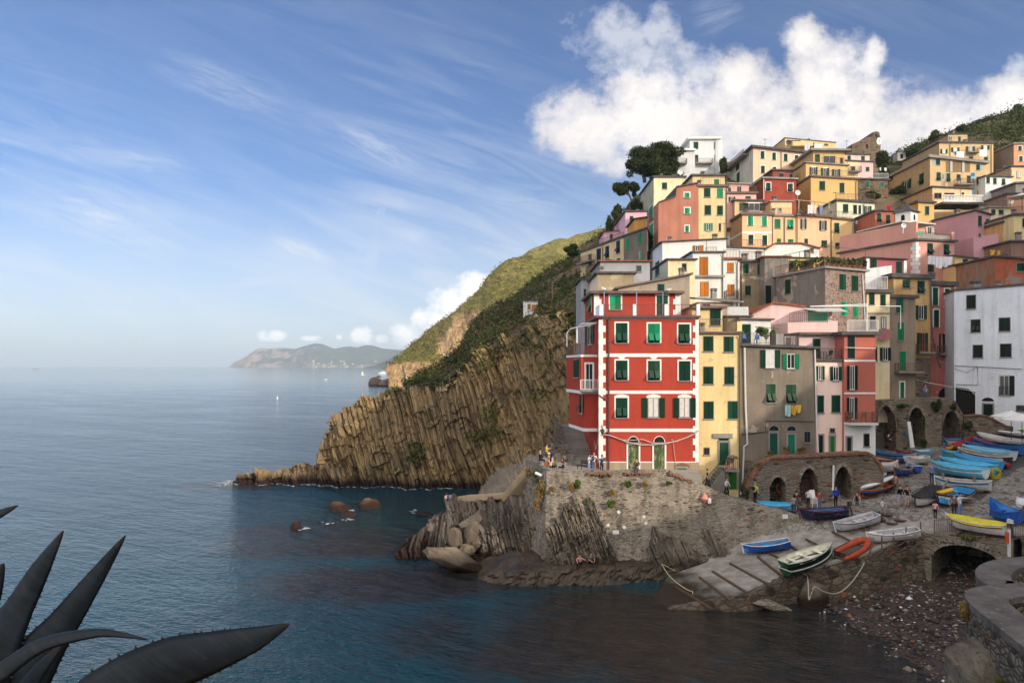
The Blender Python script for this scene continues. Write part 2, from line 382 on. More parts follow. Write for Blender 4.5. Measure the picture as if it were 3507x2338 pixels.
# cirrus: thin drawn-out veils
ci=t.sc(t.rot(uv,'Z_AXIS',.34),1.3,9.0,1.0)
c1=t.noise(ci,2.6,7,.6,.9); c2=t.noise(t.new('ShaderNodeMapping',ins={0:uv,1:(5,2,0),3:(1.0,1.6,1)}).outputs[0],1.7,4,.5)
cir=t.math('MULTIPLY',t.ramp(c1,[(.42,0.0),(.72,1.0)]),t.ramp(c2,[(.34,0.0),(.60,1.0)]))
lowmask=t.ramp(V,[(.05,1.0),(.5,.16)])
cir=t.math('MULTIPLY',t.math('MULTIPLY',cir,lowmask),.72)
def streak(x0,y0,x1,y1,wd,amt):                            # one drawn-out veil or vapour trail
    dx,dy=(x1-x0)/F,-(y1-y0)/F; L=math.hypot(dx,dy); dx/=L; dy/=L
    a=t.math('SUBTRACT',U,(x0-CX)/F); b=t.math('SUBTRACT',V,(HY-y0)/F)
    al=t.math('DIVIDE',t.math('ADD',t.math('MULTIPLY',a,dx),t.math('MULTIPLY',b,dy)),L)
    ac=t.math('ADD',t.math('SUBTRACT',t.math('MULTIPLY',b,dx),t.math('MULTIPLY',a,dy)),t.math('MULTIPLY',t.math('SUBTRACT',wx,.5),.05))
    ga=t.math('DIVIDE',ac,1.5*wd/F); g=t.math('SUBTRACT',1.0,t.math('MULTIPLY',ga,ga),clamp=True); g=t.math('MULTIPLY',g,g)
    e=t.ramp(al,[(0,0.0),(.35,1.0),(.65,1.0),(1,0.0)])
    tex=t.ramp(t.noise(t.comb(t.math('MULTIPLY',al,3.0*L/.3),t.math('MULTIPLY',ac,70.0),x0*.01),1.0,7,.68,.5),[(.32,.0),(.72,1.0)])
    return t.math('MULTIPLY',t.math('MULTIPLY',g,e),t.math('MULTIPLY',tex,amt))
S=[streak(0,640,720,860,110,0.71),streak(60,470,760,620,60,0.42),streak(480,180,1080,420,70,0.37),streak(1080,400,1540,640,60,0.61),streak(900,790,1180,920,34,0.85),streak(1330,640,1258,960,24,0.85),streak(650,980,1240,905,16,0.59),streak(300,760,800,900,30,0.51),streak(1560,640,2000,720,70,0.37),streak(2360,90,2560,10,60,0.34)]
for x in S: cir=t.math('MAXIMUM',cir,x)
shade=t.math('ADD',t.math('MULTIPLY',t.noise(uv,7.0,6,.6),.8),t.math('MULTIPLY',big,.25))
cloudlum=t.math('MULTIPLY',t.ramp(shade,[(.20,.70),(.66,1.0)]),t.ramp(V,[(.20,.90),(.42,1.0)]))
CLD=t.new('ShaderNodeVectorMath',operation='SCALE',ins={0:(5.9,5.55,5.35),'Scale':cloudlum}).outputs[0]
skyc=t.mix(1.0,sky.outputs[0],(.47,.545,.72),'MULTIPLY')
veil=t.math('MULTIPLY',t.ramp(V,[(.0,.15),(.07,.50),(.15,.42),(.27,.0)]),t.ramp(t.noise(t.sc(uv,1,4,1),2.0,5,.6),[(.3,.55),(.65,1.0)]))
col=t.mix(t.math('MULTIPLY',veil,front),skyc,(4.6,4.8,5.1))
col=t.mix(t.math('MULTIPLY',cir,front),col,(4.6,4.8,5.1))
col=t.mix(t.math('MULTIPLY',m2,front),col,(5.0,5.0,5.2))
col=t.mix(t.math('MULTIPLY',m1,front),col,CLD)
col=t.mix(t.math('MULTIPLY',m3,front),col,(7.6,7.2,6.9))
# unseen bright cloud deck added behind the viewer to fill the shaded walls
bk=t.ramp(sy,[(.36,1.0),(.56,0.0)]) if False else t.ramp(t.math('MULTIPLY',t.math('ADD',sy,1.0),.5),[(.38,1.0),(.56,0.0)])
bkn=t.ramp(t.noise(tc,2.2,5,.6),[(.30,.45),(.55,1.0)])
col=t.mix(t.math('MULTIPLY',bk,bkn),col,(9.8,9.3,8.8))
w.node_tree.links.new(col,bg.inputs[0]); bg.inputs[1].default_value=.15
ld=bpy.data.lights.new('sun','SUN'); ld.energy=3.1; ld.angle=math.radians(.8); ld.color=(1.0,.88,.70)
lo=bpy.data.objects.new('sun',ld); COL.objects.link(lo); lo.rotation_euler=sdir.to_track_quat('Z','Y').to_euler(); lo.location=(0,0,200)
SC.view_settings.view_transform='Standard'; SC.view_settings.look='None'; SC.view_settings.exposure=0.36; SC.view_settings.gamma=1.0
SC.cycles.use_denoising=True; SC.cycles.max_bounces=5; SC.cycles.diffuse_bounces=2; SC.cycles.glossy_bounces=3; SC.cycles.volume_bounces=0; SC.cycles.transparent_max_bounces=6
SC.cycles.sample_clamp_indirect=4.0
cd=bpy.data.cameras.new('camera'); cd.lens=24; cd.sensor_width=36; cd.shift_y=84.0/3507; cd.clip_start=.1; cd.clip_end=120000
co=bpy.data.objects.new('camera',cd); COL.objects.link(co); co.location=(0,0,H); co.rotation_euler=(math.radians(90),0,0); SC.camera=co
# haze box: the whole coast stands in it
HB=MB().box((0,19500,-3),90000,47000,420)
hz=bpy.data.materials.new('sea_air'); hz.use_nodes=True; nt=hz.node_tree; nt.nodes.remove(nt.nodes['Principled BSDF'])
pv=nt.nodes.new('ShaderNodeVolumePrincipled'); pv.inputs['Color'].default_value=(.68,.83,1.0,1); pv.inputs['Density'].default_value=0.95e-4; pv.inputs['Anisotropy'].default_value=-.12
nt.links.new(pv.outputs[0],nt.nodes['Material Output'].inputs['Volume'])
tag(HB.build('haze',hz),kind='stuff')
# ================================================================ sea
def fsea(t):
    p=t.pos(); X,Y,Z=t.sep(p)
    d=t.ramp(t.math('DIVIDE',Y,140.0),[(.18,0.0),(.36,.38),(.75,1.0)])
    c=t.mix(d,(.003,.052,.064),(.006,.040,.066))
    sh=t.noise(p,.12,4,.6,.4)                                   # weed and rock in the shallows, plus dark wall reflections painted in
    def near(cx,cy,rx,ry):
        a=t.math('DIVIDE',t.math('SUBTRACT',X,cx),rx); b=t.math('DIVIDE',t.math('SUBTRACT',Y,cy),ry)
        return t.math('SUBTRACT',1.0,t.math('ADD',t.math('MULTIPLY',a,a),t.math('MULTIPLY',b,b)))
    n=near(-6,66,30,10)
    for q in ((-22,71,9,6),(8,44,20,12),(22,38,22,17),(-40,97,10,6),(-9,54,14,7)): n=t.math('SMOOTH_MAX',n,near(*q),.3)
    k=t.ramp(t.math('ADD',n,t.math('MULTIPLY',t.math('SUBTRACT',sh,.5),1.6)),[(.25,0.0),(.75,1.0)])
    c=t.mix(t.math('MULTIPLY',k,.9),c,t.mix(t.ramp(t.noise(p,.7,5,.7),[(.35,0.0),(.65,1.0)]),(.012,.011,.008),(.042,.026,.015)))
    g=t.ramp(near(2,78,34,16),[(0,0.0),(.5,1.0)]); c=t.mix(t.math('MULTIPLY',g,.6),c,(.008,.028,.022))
    q=t.rot(p,'Z_AXIS',.5)
    w1=t.noise(t.sc(q,.16,.42,.3),1.0,3,.55,.3); w2=t.noise(t.sc(q,.75,1.7,1),1.0,4,.6,.3); w3=t.noise(t.sc(p,2.6,4.2,2),1.0,3,.6)
    far=t.ramp(t.math('DIVIDE',Y,900.0),[(.0,1.0),(.1,.75),(.5,.35),(1,.12)])
    wind=t.ramp(t.noise(t.sc(q,.02,.055,1),1.0,4,.6),[(.35,.45),(.65,1.15)]); far=t.math('MULTIPLY',far,wind)
    h=t.math('MULTIPLY',t.math('ADD',t.math('MULTIPLY',w1,1.3),t.math('ADD',t.math('MULTIPLY',w2,.75),t.math('MULTIPLY',w3,.34))),far)
    return c,t.bump(h,1.0,.55)
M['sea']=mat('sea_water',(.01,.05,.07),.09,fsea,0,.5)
M['foam']=paint('sea_foam',(.7,.72,.72),.7,.2,6)
s=MB(); 
ys=[-400,20,60,120,300,900,3000,9000,42000]
for a,b in zip(ys,ys[1:]): s.add([(-44000,a,0),(44000,a,0),(44000,b,0),(-44000,b,0)],[(0,1,2,3)])
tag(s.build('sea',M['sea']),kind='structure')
# ================================================================ far coast
def fmt(t):
    p=t.pos(); n=t.noise(p,.0045,5,.6); r=t.noise(t.rot(t.sc(p,1,1,1.3),'Y_AXIS',.6),.008,5,.65); X=t.sep(p)[0]; Z=t.sep(p)[2]
    c=t.mix(t.ramp(n,[(.35,0.0),(.65,1.0)]),(.030,.042,.020),(.06,.07,.03))
    west=t.ramp(t.math('ADD',t.math('DIVIDE',X,-3400.0),t.math('MULTIPLY',t.math('SUBTRACT',r,.5),1.2)),[(.72,0.0),(.86,1.0)])
    c=t.mix(west,c,t.mix(t.ramp(r,[(.40,0.0),(.52,1.0)]),(.09,.08,.05),(.33,.24,.18)))
    lo=t.ramp(t.math('ADD',t.math('DIVIDE',Z,190.0),t.math('MULTIPLY',n,1.0)),[(.5,1.0),(.75,0.0)])
    c=t.mix(t.math('MULTIPLY',lo,.6),c,(.22,.19,.15))
    return c,t.bump(r,1.0,60)
M['mount']=mat('far_mountain',(.06,.07,.04),1,fmt)
def ridge(name, prof, Y0, Y1, seed, ny=26):
    xs=np.array([p[0] for p in prof],float); ys=np.array([p[1] for p in prof],float)
    n=200; px=np.linspace(xs[0],xs[-1],n); py=np.interp(px,xs,ys); Yr=np.interp(np.linspace(0,1,n),[0,1],[Y0,Y1])
    X=(px-CX)/F*Yr; zt=np.maximum(H-(py-HY)/F*Yr,3); R=np.zeros((n,ny,3))
    for j in range(ny):
        v=j/(ny-1); back=np.where(v>.72,(v-.72)/.28,0); k=np.minimum(v/.72,1)
        R[:,j,0]=X*(1+.10*(k-1)*0); R[:,j,1]=Yr-(1-k)*zt*2.0+back*1500
        R[:,j,2]=zt*k**.8*(1-back*.5)-3*(1-k)
        R[:,j,2]+=(fbm(X/300,np.full(n,v*5),None,4,seed)-.5)*zt*.35*np.sin(np.pi*min(1,k))*(back==0)
    s=npmesh(name,R.reshape(-1,3),grid_faces(n,ny),M['mount']); return tag(s,kind='structure')
ridge('mountain',[(781,1258),(790,1252),(803,1238),(825,1230),(850,1215),(880,1195),(893,1191),(920,1193),(960,1190),(1000,1194),(1010,1195),(1040,1185),(1080,1175),(1105,1178),(1145,1194),(1180,1187),(1200,1186),(1225,1189),(1250,1181),(1275,1182),(1310,1193),(1370,1198),(1420,1205),(1600,1225)],8200,7400,3)
ridge('mountain',[(1235,1262),(1290,1248),(1330,1232),(1380,1205),(1430,1172),(1480,1150),(1600,1090),(1800,1050)],4600,3600,5)
rnd=random.Random(5)                                             # the far seaside town
for i in range(34):
    px=rnd.gauss(1140,70) if i<26 else rnd.uniform(1000,1290); px=min(max(px,1080),1290); up=abs(rnd.gauss(0,5)) if i<26 else rnd.uniform(4,24)
    Y=7000-up*9; b=P(px,1256.5-up,Y); b.z=max(b.z,1)
    m=MB(); sx=rnd.uniform(10,26); m.box((b.x,b.y-60,b.z-10),sx,16,10+rnd.uniform(3,7))
    o=m.build('distant_house',[stucco((.62,.55,.45)),stucco((.55,.38,.24)),stucco((.6,.48,.34))][i%3],org=b); tag(o,'tiny pale house in the distant seaside town below the blue mountains','house','houses of the distant seaside town')
# ================================================================ strata cliffs
LEAN=.40
def blocks(s, al, th, seg, seed):                 # rock beds of mean thickness th, broken into blocks along their length
    q=s/th; q=q+(vn(q*.35,None,None,seed+2)-.5)*1.2; i=np.floor(q); f=q-i; z=i*0
    L=seg*(.5+1.0*_h(i,z,z,seed+4)); j=np.floor(al/L+20*_h(i,z+1,z,seed+5)); return _h(i,j,z,seed), np.exp(-(np.minimum(f,1-f)/.09)**2)*(.3+.9*_h(i,z+3,z,seed+6)), f
def strat(R, amp, seed, lean=LEAN, ls=1.0):
    X,Y,Z=R[...,0],R[...,1],R[...,2]
    s=X*math.cos(lean)+Z*math.sin(lean)+(fbm(X*.07/ls,Z*.07/ls,Y*.05,3,seed)-.5)*2.0*ls
    al=-X*math.sin(lean)+Z*math.cos(lean)+(vn(X*.7/ls,Z*.7/ls,None,seed+8)-.5)*.6*ls
    v1,g1,f1=blocks(s,al,1.7*ls,7.0*ls,seed); v2,g2,f2=blocks(s,al,.66*ls,4.5*ls,seed+30); v3,g3,f3=blocks(s,al,.27*ls,2.6*ls,seed+60)
    d=(v1-.5)*.95+(v2-.5)*.75+(v3-.5)*.5-(.55*g1+.34*g2+.16*g3)*(1.0 if ls==1 else 1.5)
    d=d+(np.floor(vn(s*.55/ls,al*.30/ls,None,seed+91)*4)/4-.4)*1.7+(np.floor(vn(s*1.6/ls,al*.8/ls,None,seed+95)*3)/3-.4)*.7
    d=d*(ls**.6)*1.1+(fbm(X*.09/ls,Z*.09/ls,Y*.05,4,seed+1)-.5)*(4.2 if ls==1 else 1.8)
    return d*amp
def cliff(name, cols, nu, nv, amp, seed, matl, lean=LEAN, jag=1.0, kind='structure', parent=None, topk=None, ls=1.0):
    R,V=sheet_grid(cols,nu,nv); N=smooth_normals(R); 
    if N[...,1].mean()>0: N=-N
    d=strat(R,amp,seed,lean,ls)
    X,Z=R[...,0],R[...,2]
    s=X*math.cos(lean)+Z*math.sin(lean)+(fbm(X*.07/ls,Z*.07/ls,R[...,1]*.05,3,seed)-.5)*2.0*ls
    dr=np.stack([N[...,0]*.5,np.minimum(N[...,1],-.25),N[...,2]*.4],-1); dr/=np.linalg.norm(dr,axis=2,keepdims=True)
    R=R+dr*d[...,None]
    tk=.8 if topk is None else topk
    up=np.clip((V-tk*.55)/(tk*.45),0,1)
    h=((layers(s,1.6*ls,seed+31)-.5)*1.6+(layers(s,.55*ls,seed+33)-.5)*1.0)*jag*up
    R[...,2]+=h; R[...,0]-=h*math.sin(lean)*.8
    o=npmesh(name,R.reshape(-1,3),grid_faces(nu,nv),matl,smooth=False,parent=parent)
    if kind: tag(o,kind=kind)
    return o,R
def col(px, yb, yt, Yb, Yt, water=True, back=9):
    b=P(px,yb,Yb); 
    if water: b.z=-1.0
    t_=P(px,yt,Yt); m=b.lerp(t_,.5)+Vector((0,-1.0,0))
    return [b,m,t_,t_+Vector((.5,back,-.8)),t_+Vector((1,back+6,-10))]
C1=[col(795,1657,1650,99,99.6,back=1.5),col(850,1656,1622,98.5,100,back=2),col(970,1662,1592,97,99.5,back=3),col(1085,1662,1572,96,99.5,back=4),col(1106,1663,1505,95.8,100),col(1140,1664,1440,95.5,101),col(1180,1664,1388,95.3,101.5),
    col(1260,1668,1364,95,102),col(1330,1672,1344,94.5,102),col(1420,1675,1338,94,102),col(1520,1674,1328,94,102),col(1580,1673,1285,94,102.5),col(1640,1673,1220,94,103),
    col(1700,1664,1174,93,103),col(1780,1625,1130,89,102),col(1850,1590,1092,85,99),col(1920,1560,1080,80,94),col(2010,1500,1078,74,86),col(2090,1500,1078,73,82)]
cl,CR=cliff('cliff',C1,900,280,1.0,4,M['cliff'])
# far lit headland with its own cliff
def fhill(t):
    p=t.pos(); n=t.noise(p,.05,5,.65); n2=t.noise(p,.25,5,.7); q=t.sc(t.rot(p,'Y_AXIS',-.25),1,.4,.12); st=t.noise(q,.22,6,.7)
    nz=t.sep(t.new('ShaderNodeNewGeometry').outputs['Normal'])[2]
    c=t.mix(t.ramp(n2,[(.38,0.0),(.62,1.0)]),(.085,.085,.018),(.27,.235,.05))
    c=t.mix(t.ramp(n,[(.5,0.0),(.75,1.0)]),c,(.30,.23,.085))
    rk=t.mix(t.ramp(st,[(.36,0.0),(.62,1.0)]),(.27,.165,.075),(.54,.37,.20)); rk=t.mix(t.math('MULTIPLY',t.ramp(t.noise(q,.7,6,.75),[(.5,0.0),(.62,1.0)]),.7),rk,(.12,.085,.05)); rk=t.mix(t.math('MULTIPLY',t.ramp(n2,[(.55,0.0),(.65,1.0)]),.6),rk,(.10,.095,.03))
    a=t.new('ShaderNodeAttribute',attribute_name='rocky').outputs['Fac']
    c=t.mix(t.ramp(t.math('ADD',a,t.math('MULTIPLY',t.math('SUBTRACT',n2,.5),.9)),[(.42,0.0),(.58,1.0)]),c,rk)
    return c,t.bump(t.math('ADD',n2,st),1.0,2.0)
M['fhill']=mat('headland_scrub_rock',(.1,.1,.03),.95,fhill,0,.1)
def hillmesh(name, cols, nu, nv, seed, rockfn, matl, amp=6, sc=.03, bush=1.2, bsc=.25):
    R,V=sheet_grid(cols,nu,nv); N=smooth_normals(R)
    if N[...,1].mean()>0: N=-N
    X,Y,Z=R[...,0],R[...,1],R[...,2]
    rk=rockfn(R,V)
    bs=np.abs(fbm(X*bsc,Y*bsc,Z*bsc,4,seed+7)-.5)*2
    d=(fbm(X*sc,Z*sc,Y*sc,5,seed)-.5)*amp+(1-bs)*bush*(1-rk)+rk*((layers(X*.95+Z*.3+(fbm(X*.05,Z*.05,None,3,2)-.5)*14,5*bush,seed)-.5)*bush*3.2+(layers(X*.95+Z*.3,1.7*bush,seed)-.5)*bush*1.8+(fbm(X*.09,Z*.09,Y*.09,4,6)-.5)*bush*4)
    R=R+N*d[...,None]
    o=npmesh(name,R.reshape(-1,3),grid_faces(nu,nv),matl,smooth=True); at=o.data.attributes.new('rocky','FLOAT','POINT'); at.data.foreach_set('value',rk.ravel().astype(np.float32))
    tag(o,kind='structure'); return o,R
def fc(px, yt, Yt, ymid, Yb=560, Ym=585, bx=None):
    bx=px if bx is None else bx
    b=P(bx,1325,Yb); b.z=-3
    return [b,P(bx,1290,Yb+4),P(px,1238,Ym-6),P(px,ymid,Ym+20),P(px,yt,Yt),P(px,yt,Yt)+Vector((20,80,-15))]
FCOL=[fc(1335,1262,572,1250,556,566,1330),fc(1350,1240,585,1239,556,575,1338),fc(1372,1226,600,1232,556,580,1365),fc(1405,1190,612,1215,557,584,1395),fc(1450,1160,622,1200,558,586,1440),fc(1512,1095,640,1160,558,590,1500),
      fc(1540,1072,646,1140,559,590,1530),fc(1600,1027,660,1110,560,592,1590),fc(1650,985,670,1090,560,595),fc(1690,940,678,1060,560,600),fc(1722,908,684,1040,562,604),fc(1765,889,690,1020,564,608),fc(1810,885,695,1005,565,612),fc(1900,880,705,990,565,615),fc(2150,870,720,980,565,620)]
def frock(R,V):
    px=CX+R[...,0]/R[...,1]*F; py=HY-(R[...,2]-H)/R[...,1]*F
    r=np.clip((py-1236)/6,0,1)                                    # sea cliff below the path
    a=np.clip(1.35-np.abs((px-(1540+(1215-py)*.55))/80),0,1)*np.clip((py-1040)/35,0,1)*np.clip((1225-py)/18,0,1)
    b=np.clip(1-np.hypot((px-1500)/10,(py-1150)/60),0,1)
    return np.maximum(r,np.maximum(a,b))
fh,FR=hillmesh('headland',FCOL,520,360,8,frock,M['fhill'],9,.025,1.9,.16)
# second far hill rising behind it
F2=[[P(1690,1010,860),P(1690,960,880),P(1690,945,900),P(1695,944,930)]]+[[P(x,1010,860),P(x,(y+1010)/2,890),P(x,y,930),P(x+4,y+8,980)] for x,y in ((1740,893),(1790,880),(1812,862),(1838,850),(1870,836),(1900,826),(1945,822),(1970,806),(2010,795),(2050,786),(2090,790),(2300,760))]
hillmesh('hill',F2,150,60,12,lambda R,V:np.clip((fbm(R[...,0]*.03,R[...,2]*.03,None,3,4)-.56)*9,0,1),M['fhill'],9,.03,2.0,.14)
# near slope beside the village, in shade
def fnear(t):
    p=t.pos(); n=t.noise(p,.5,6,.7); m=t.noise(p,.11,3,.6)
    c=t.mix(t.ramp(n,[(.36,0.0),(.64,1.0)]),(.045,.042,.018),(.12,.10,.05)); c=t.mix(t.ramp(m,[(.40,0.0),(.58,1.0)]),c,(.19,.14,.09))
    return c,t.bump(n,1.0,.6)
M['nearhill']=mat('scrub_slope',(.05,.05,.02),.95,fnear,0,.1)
def ncol(a,b_,k=.5):
    p,q=P(*a),P(*b_); return [p,p.lerp(q,.33)+Vector((0,-.8,0)),p.lerp(q,.66)+Vector((0,-1.0,.2)),q,q+Vector((1.5,16,-1))]
NC=[ncol(*q) for q in (((1396,1350,103),(1400,1338,106)),((1470,1345,103),(1465,1296,112)),((1540,1325,103),(1538,1248,118)),((1590,1290,103),(1598,1200,122)),((1620,1255,103),(1618,1150,126)),((1650,1220,104),(1632,1106,130)),((1700,1180,104),(1690,1060,134)),((1760,1148,103),(1750,1033,138)),((1810,1118,103),(1806,990,141)),((1880,1090,98),(1889,930,144)),((1960,1080,90),(1960,888,146)),((2060,1080,85),(2060,810,148)),((2200,1075,84),(2190,680,150)))]
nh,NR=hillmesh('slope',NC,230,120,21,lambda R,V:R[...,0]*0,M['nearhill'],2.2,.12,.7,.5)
# village hill under and behind the houses
VH=[[P(x,1500 if x<2800 else 1375,72 if x<2800 else 86),P(x,1180,80 if x<2800 else 90),P(x,yb,104),P(x,ym,128),P(x,yt,165),P(x,yt+20,220)] for x,yb,ym,yt in ((2010,930,890,872),(2100,890,820,790),(2170,880,760,690),(2300,880,700,600),(2500,880,700,560),(2700,880,690,545),(2900,890,700,560),(3100,890,690,575),(3300,900,700,560),(3600,920,720,520),(4200,940,720,480),(5600,960,760,560))]
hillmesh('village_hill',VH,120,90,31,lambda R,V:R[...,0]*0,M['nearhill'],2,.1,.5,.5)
# right-hand wooded hill above the town
RH=[[P(x,640,150),P(x,(y+640)/2,180),P(x,y,215),P(x,y+10,260)] for x,y in ((3020,585),(3060,560),(3110,530),(3170,505),(3240,480),(3300,462),(3340,442),(3400,420),(3460,405),(3510,390),(3600,365),(3800,330),(4500,300),(5600,380))]
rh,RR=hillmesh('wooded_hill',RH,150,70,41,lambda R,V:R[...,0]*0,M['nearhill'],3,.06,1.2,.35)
# the opposite side of the inlet: its high ground shades the harbour (out of frame to the right)
q_=[(-60,30),(0,30),(24,29),(33,28.8),(40,27.6),(46,26.5),(50.6,26.1),(53,29),(60.5,34),(72,39),(83,43),(100,51),(115,58),(140,66)]
def hp(q,r,z): return Vector(((q+r)*.7071,(q-r)*.7071,z))
HC=[[hp(q,11,-2),hp(q,15,z*.55),hp(q,21,z*.86),hp(q,25,z),hp(q,40,z*1.0),hp(q,70,z*.8)] for q,z in q_]
hillmesh('opposite_hillside',HC,90,60,51,lambda R,V:R[...,0]*0,M['nearhill'],.8,.2,.3,.6)
# ================================================================ harbour ground
def quad(name, pts, m, th=.0, kind='structure'):
    b=MB(); b.add(pts,[tuple(range(len(pts)))]); return tag(b.build(name,m),kind=kind)
gx=lambda x,y,d=0:(x,y,GZ(x,y)+d)
RE=[G(2185,2128),G(2310,2080),G(2560,2034),G(2700,1968),G(2830,1935),G(2965,1899),G(3110,1838),G(3165,1822)]     # seaward edge of the slip
RB=[G(2290,1968),G(2420,1932),G(2560,1900),G(2700,1860),G(2790,1832),G(2860,1800)]                                # inner edge of the slip
BA=G(3140,1826); BB=G(3470,1846)
FP=RE[:7]+[BA,BB,Vector((60,40,0)),Vector((95,45,0))]
BP=[G(2290,1968),G(2420,1925),Vector((21,63,0)),Vector((24,65,0)),Vector((27,68,0)),Vector((30,74,0)),Vector((36,86,0)),Vector((44,92,0)),Vector((75,97,0)),Vector((95,85,0)),Vector((110,70,0))]
R,V=sheet_grid([[p,p.lerp(q,.5),q] for p,q in zip(FP,BP)],420,260)
gz=np.vectorize(GZ); R[...,2]=gz(R[...,0],R[...,1]); tt=(R[...,1]-52.5+.25*(R[...,0]-27))/4.5
fa=grid_faces(420,260); tf=tt.ravel()[fa].mean(1); R[...,2]+=(fbm(R[...,0]*.8,R[...,1]*.8,None,3,14)-.5)*.05
Vv=R.reshape(-1,3)
def sub(name,mask,m):
    k=fa[mask]; u,inv=np.unique(k,return_inverse=True); tag(npmesh(name,Vv[u],inv.reshape(k.shape),m,smooth=True),kind='structure')
def fslip(t):                                     # worn concrete, tide-stained where it runs into the water
    p=t.pos(); n=t.noise(p,1.3,6,.68); c=t.mix(t.ramp(n,[(.35,0.0),(.68,1.0)]),(.23,.21,.185),(.39,.365,.33)); c=t.mix(t.math('MULTIPLY',t.ramp(t.noise(p,.45,5,.65),[(.5,0.0),(.62,1.0)]),.6),c,(.17,.15,.13))
    q=t.rot(p,'Z_AXIS',.45); c=t.mix(t.math('MULTIPLY',t.ramp(t.noise(t.sc(q,.5,3,1),1.4,5,.65),[(.55,0.0),(.7,1.0)]),.6),c,(.13,.11,.09))
    z=t.math('ADD',t.sep(p)[2],t.math('MULTIPLY',t.math('SUBTRACT',t.noise(p,.6,5,.6),.5),1.3)); c=t.mix(t.ramp(t.math('DIVIDE',z,2.0),[(.30,1.0),(.62,0.0)]),c,t.mix(n,(.016,.011,.007),(.055,.04,.026)))
    return c,t.bump(t.noise(p,5,6,.7),.4,.03)
M['slip']=mat('slipway_concrete',(.3,.28,.25),.8,fslip,0,.25)
sub('slipway',tf<.42,M['slip']); sub('plaza',tf>=.42,M['paving'])
b=MB(); b.add([tuple(v+Vector((0,0,.06))) for v in (G(3330,1700),G(3420,1600),G(3507,1530),G(3600,1490),G(3800,1700),G(3600,1840),G(3470,1790))],[tuple(range(7))])
tag(b.build('road',M['road']),kind='structure')
# timber skids and gutters across the slip
sk=MB()
for x0,y0,x1,y1 in ((2395,1975,2500,2055),(2440,1955,2560,2030),(2500,1928,2640,2005),(2595,1905,2680,1975),(2610,1880,2780,1970),(2700,1862,2790,1925),(2760,1845,2880,1905),(2850,1820,2960,1875),(2905,1792,3010,1832),(2310,2005,2440,2085)):
    sk.bar(G(x0,y0,.05),G(x1,y1,.05),.16,.12)
tag(sk.build('slipway_rollers',paint('old_timber',(.12,.075,.05),.9,.3,4)),kind='structure')
# beach of dark pebbles
def BZ(x,y): return .105*(x-22.4)+.012*(y-45)
nx,ny=120,110; X,Y=np.meshgrid(np.linspace(12,62,nx),np.linspace(22,70,ny),indexing='ij'); Z=BZ(X,Y)+(fbm(X*.5,Y*.5,None,3,2)-.5)*.25
def fpeb(t):
    p=t.pos(); v=t.vor(p,7.0,'F1','Color'); e=t.vor(p,7.0); s_=t.sep(v)
    c=t.mix(s_[0],(.024,.017,.014),(.085,.065,.055)); c=t.mix(t.ramp(s_[1],[(.965,0.0),(.975,1.0)]),c,(.42,.40,.37)); c=t.mix(t.ramp(s_[2],[(.92,0.0),(.96,1.0)]),c,(.12,.05,.03))
    return c,t.bump(e,.9,.08)
M['pebble']=mat('pebbles',(.08,.07,.06),.7,fpeb,0,.4)
tag(npmesh('pebble_beach',np.stack([X,Y,Z],-1).reshape(-1,3),grid_faces(nx,ny),M['pebble']),kind='structure')
n=2600; rs=np.random.RandomState(3); x=rs.uniform(20,44,n); y=rs.uniform(34,54,n); z=BZ(x,y)
ok=z>-.25; x,y,z=x[ok],y[ok],z[ok]; n=len(x); V=[];Fq=[]
base=np.array([(1,0,0),(0,1,0),(-1,0,0),(0,-1,0),(0,0,1),(0,0,-1)],float); tri=np.array([(0,1,4),(1,2,4),(2,3,4),(3,0,4),(1,0,5),(2,1,5),(3,2,5),(0,3,5)])
sz=rs.gamma(2,.045,n)+.04; a=rs.uniform(0,6.3,n)
vv=base[None]*sz[:,None,None]*np.array([1.3,.9,.55]); c_,s_=np.cos(a)[:,None],np.sin(a)[:,None]
vx=vv[...,0]*c_-vv[...,1]*s_+x[:,None]; vy=vv[...,0]*s_+vv[...,1]*c_+y[:,None]; vz=vv[...,2]+z[:,None]+.04
tag(npmesh('pebbles',np.stack([vx,vy,vz],-1).reshape(-1,3),(tri[None]+(np.arange(n)*6)[:,None,None]).reshape(-1,3),[M['pebble'],M['quay'],M['white'],M['brick']],mi=np.repeat(rs.choice(4,n,p=[.76,.195,.025,.02]),8),smooth=True),kind='stuff')
# ================================================================ houses
class Face:                                      # a vertical wall plane: origin a, unit direction u, outward normal n
    def __init__(s,a,u,n,L): s.a=Vector(a); s.u=Vector(u); s.n=Vector(n); s.L=L
    def pix(s,px,py):
        r=(px-CX)/F; q=(r*s.a.y-s.a.x)/(s.u.x-r*s.u.y); Y=s.a.y+q*s.u.y
        return q, H-(py-HY)/F*Y
    def p(s,q,z,d=0): return Vector((s.a.x+s.u.x*q+s.n.x*d, s.a.y+s.u.y*q+s.n.y*d, z))
    def slab(s,mb,q0,q1,z0,z1,d0,d1,mi=0):       # box lying on the wall
        b=[s.p(q0,z0,d1),s.p(q1,z0,d1),s.p(q1,z0,d0),s.p(q0,z0,d0)]; t=[s.p(q0,z1,d1),s.p(q1,z1,d1),s.p(q1,z1,d0),s.p(q0,z1,d0)]
        return mb.hexa(b,t,mi)
WN={}
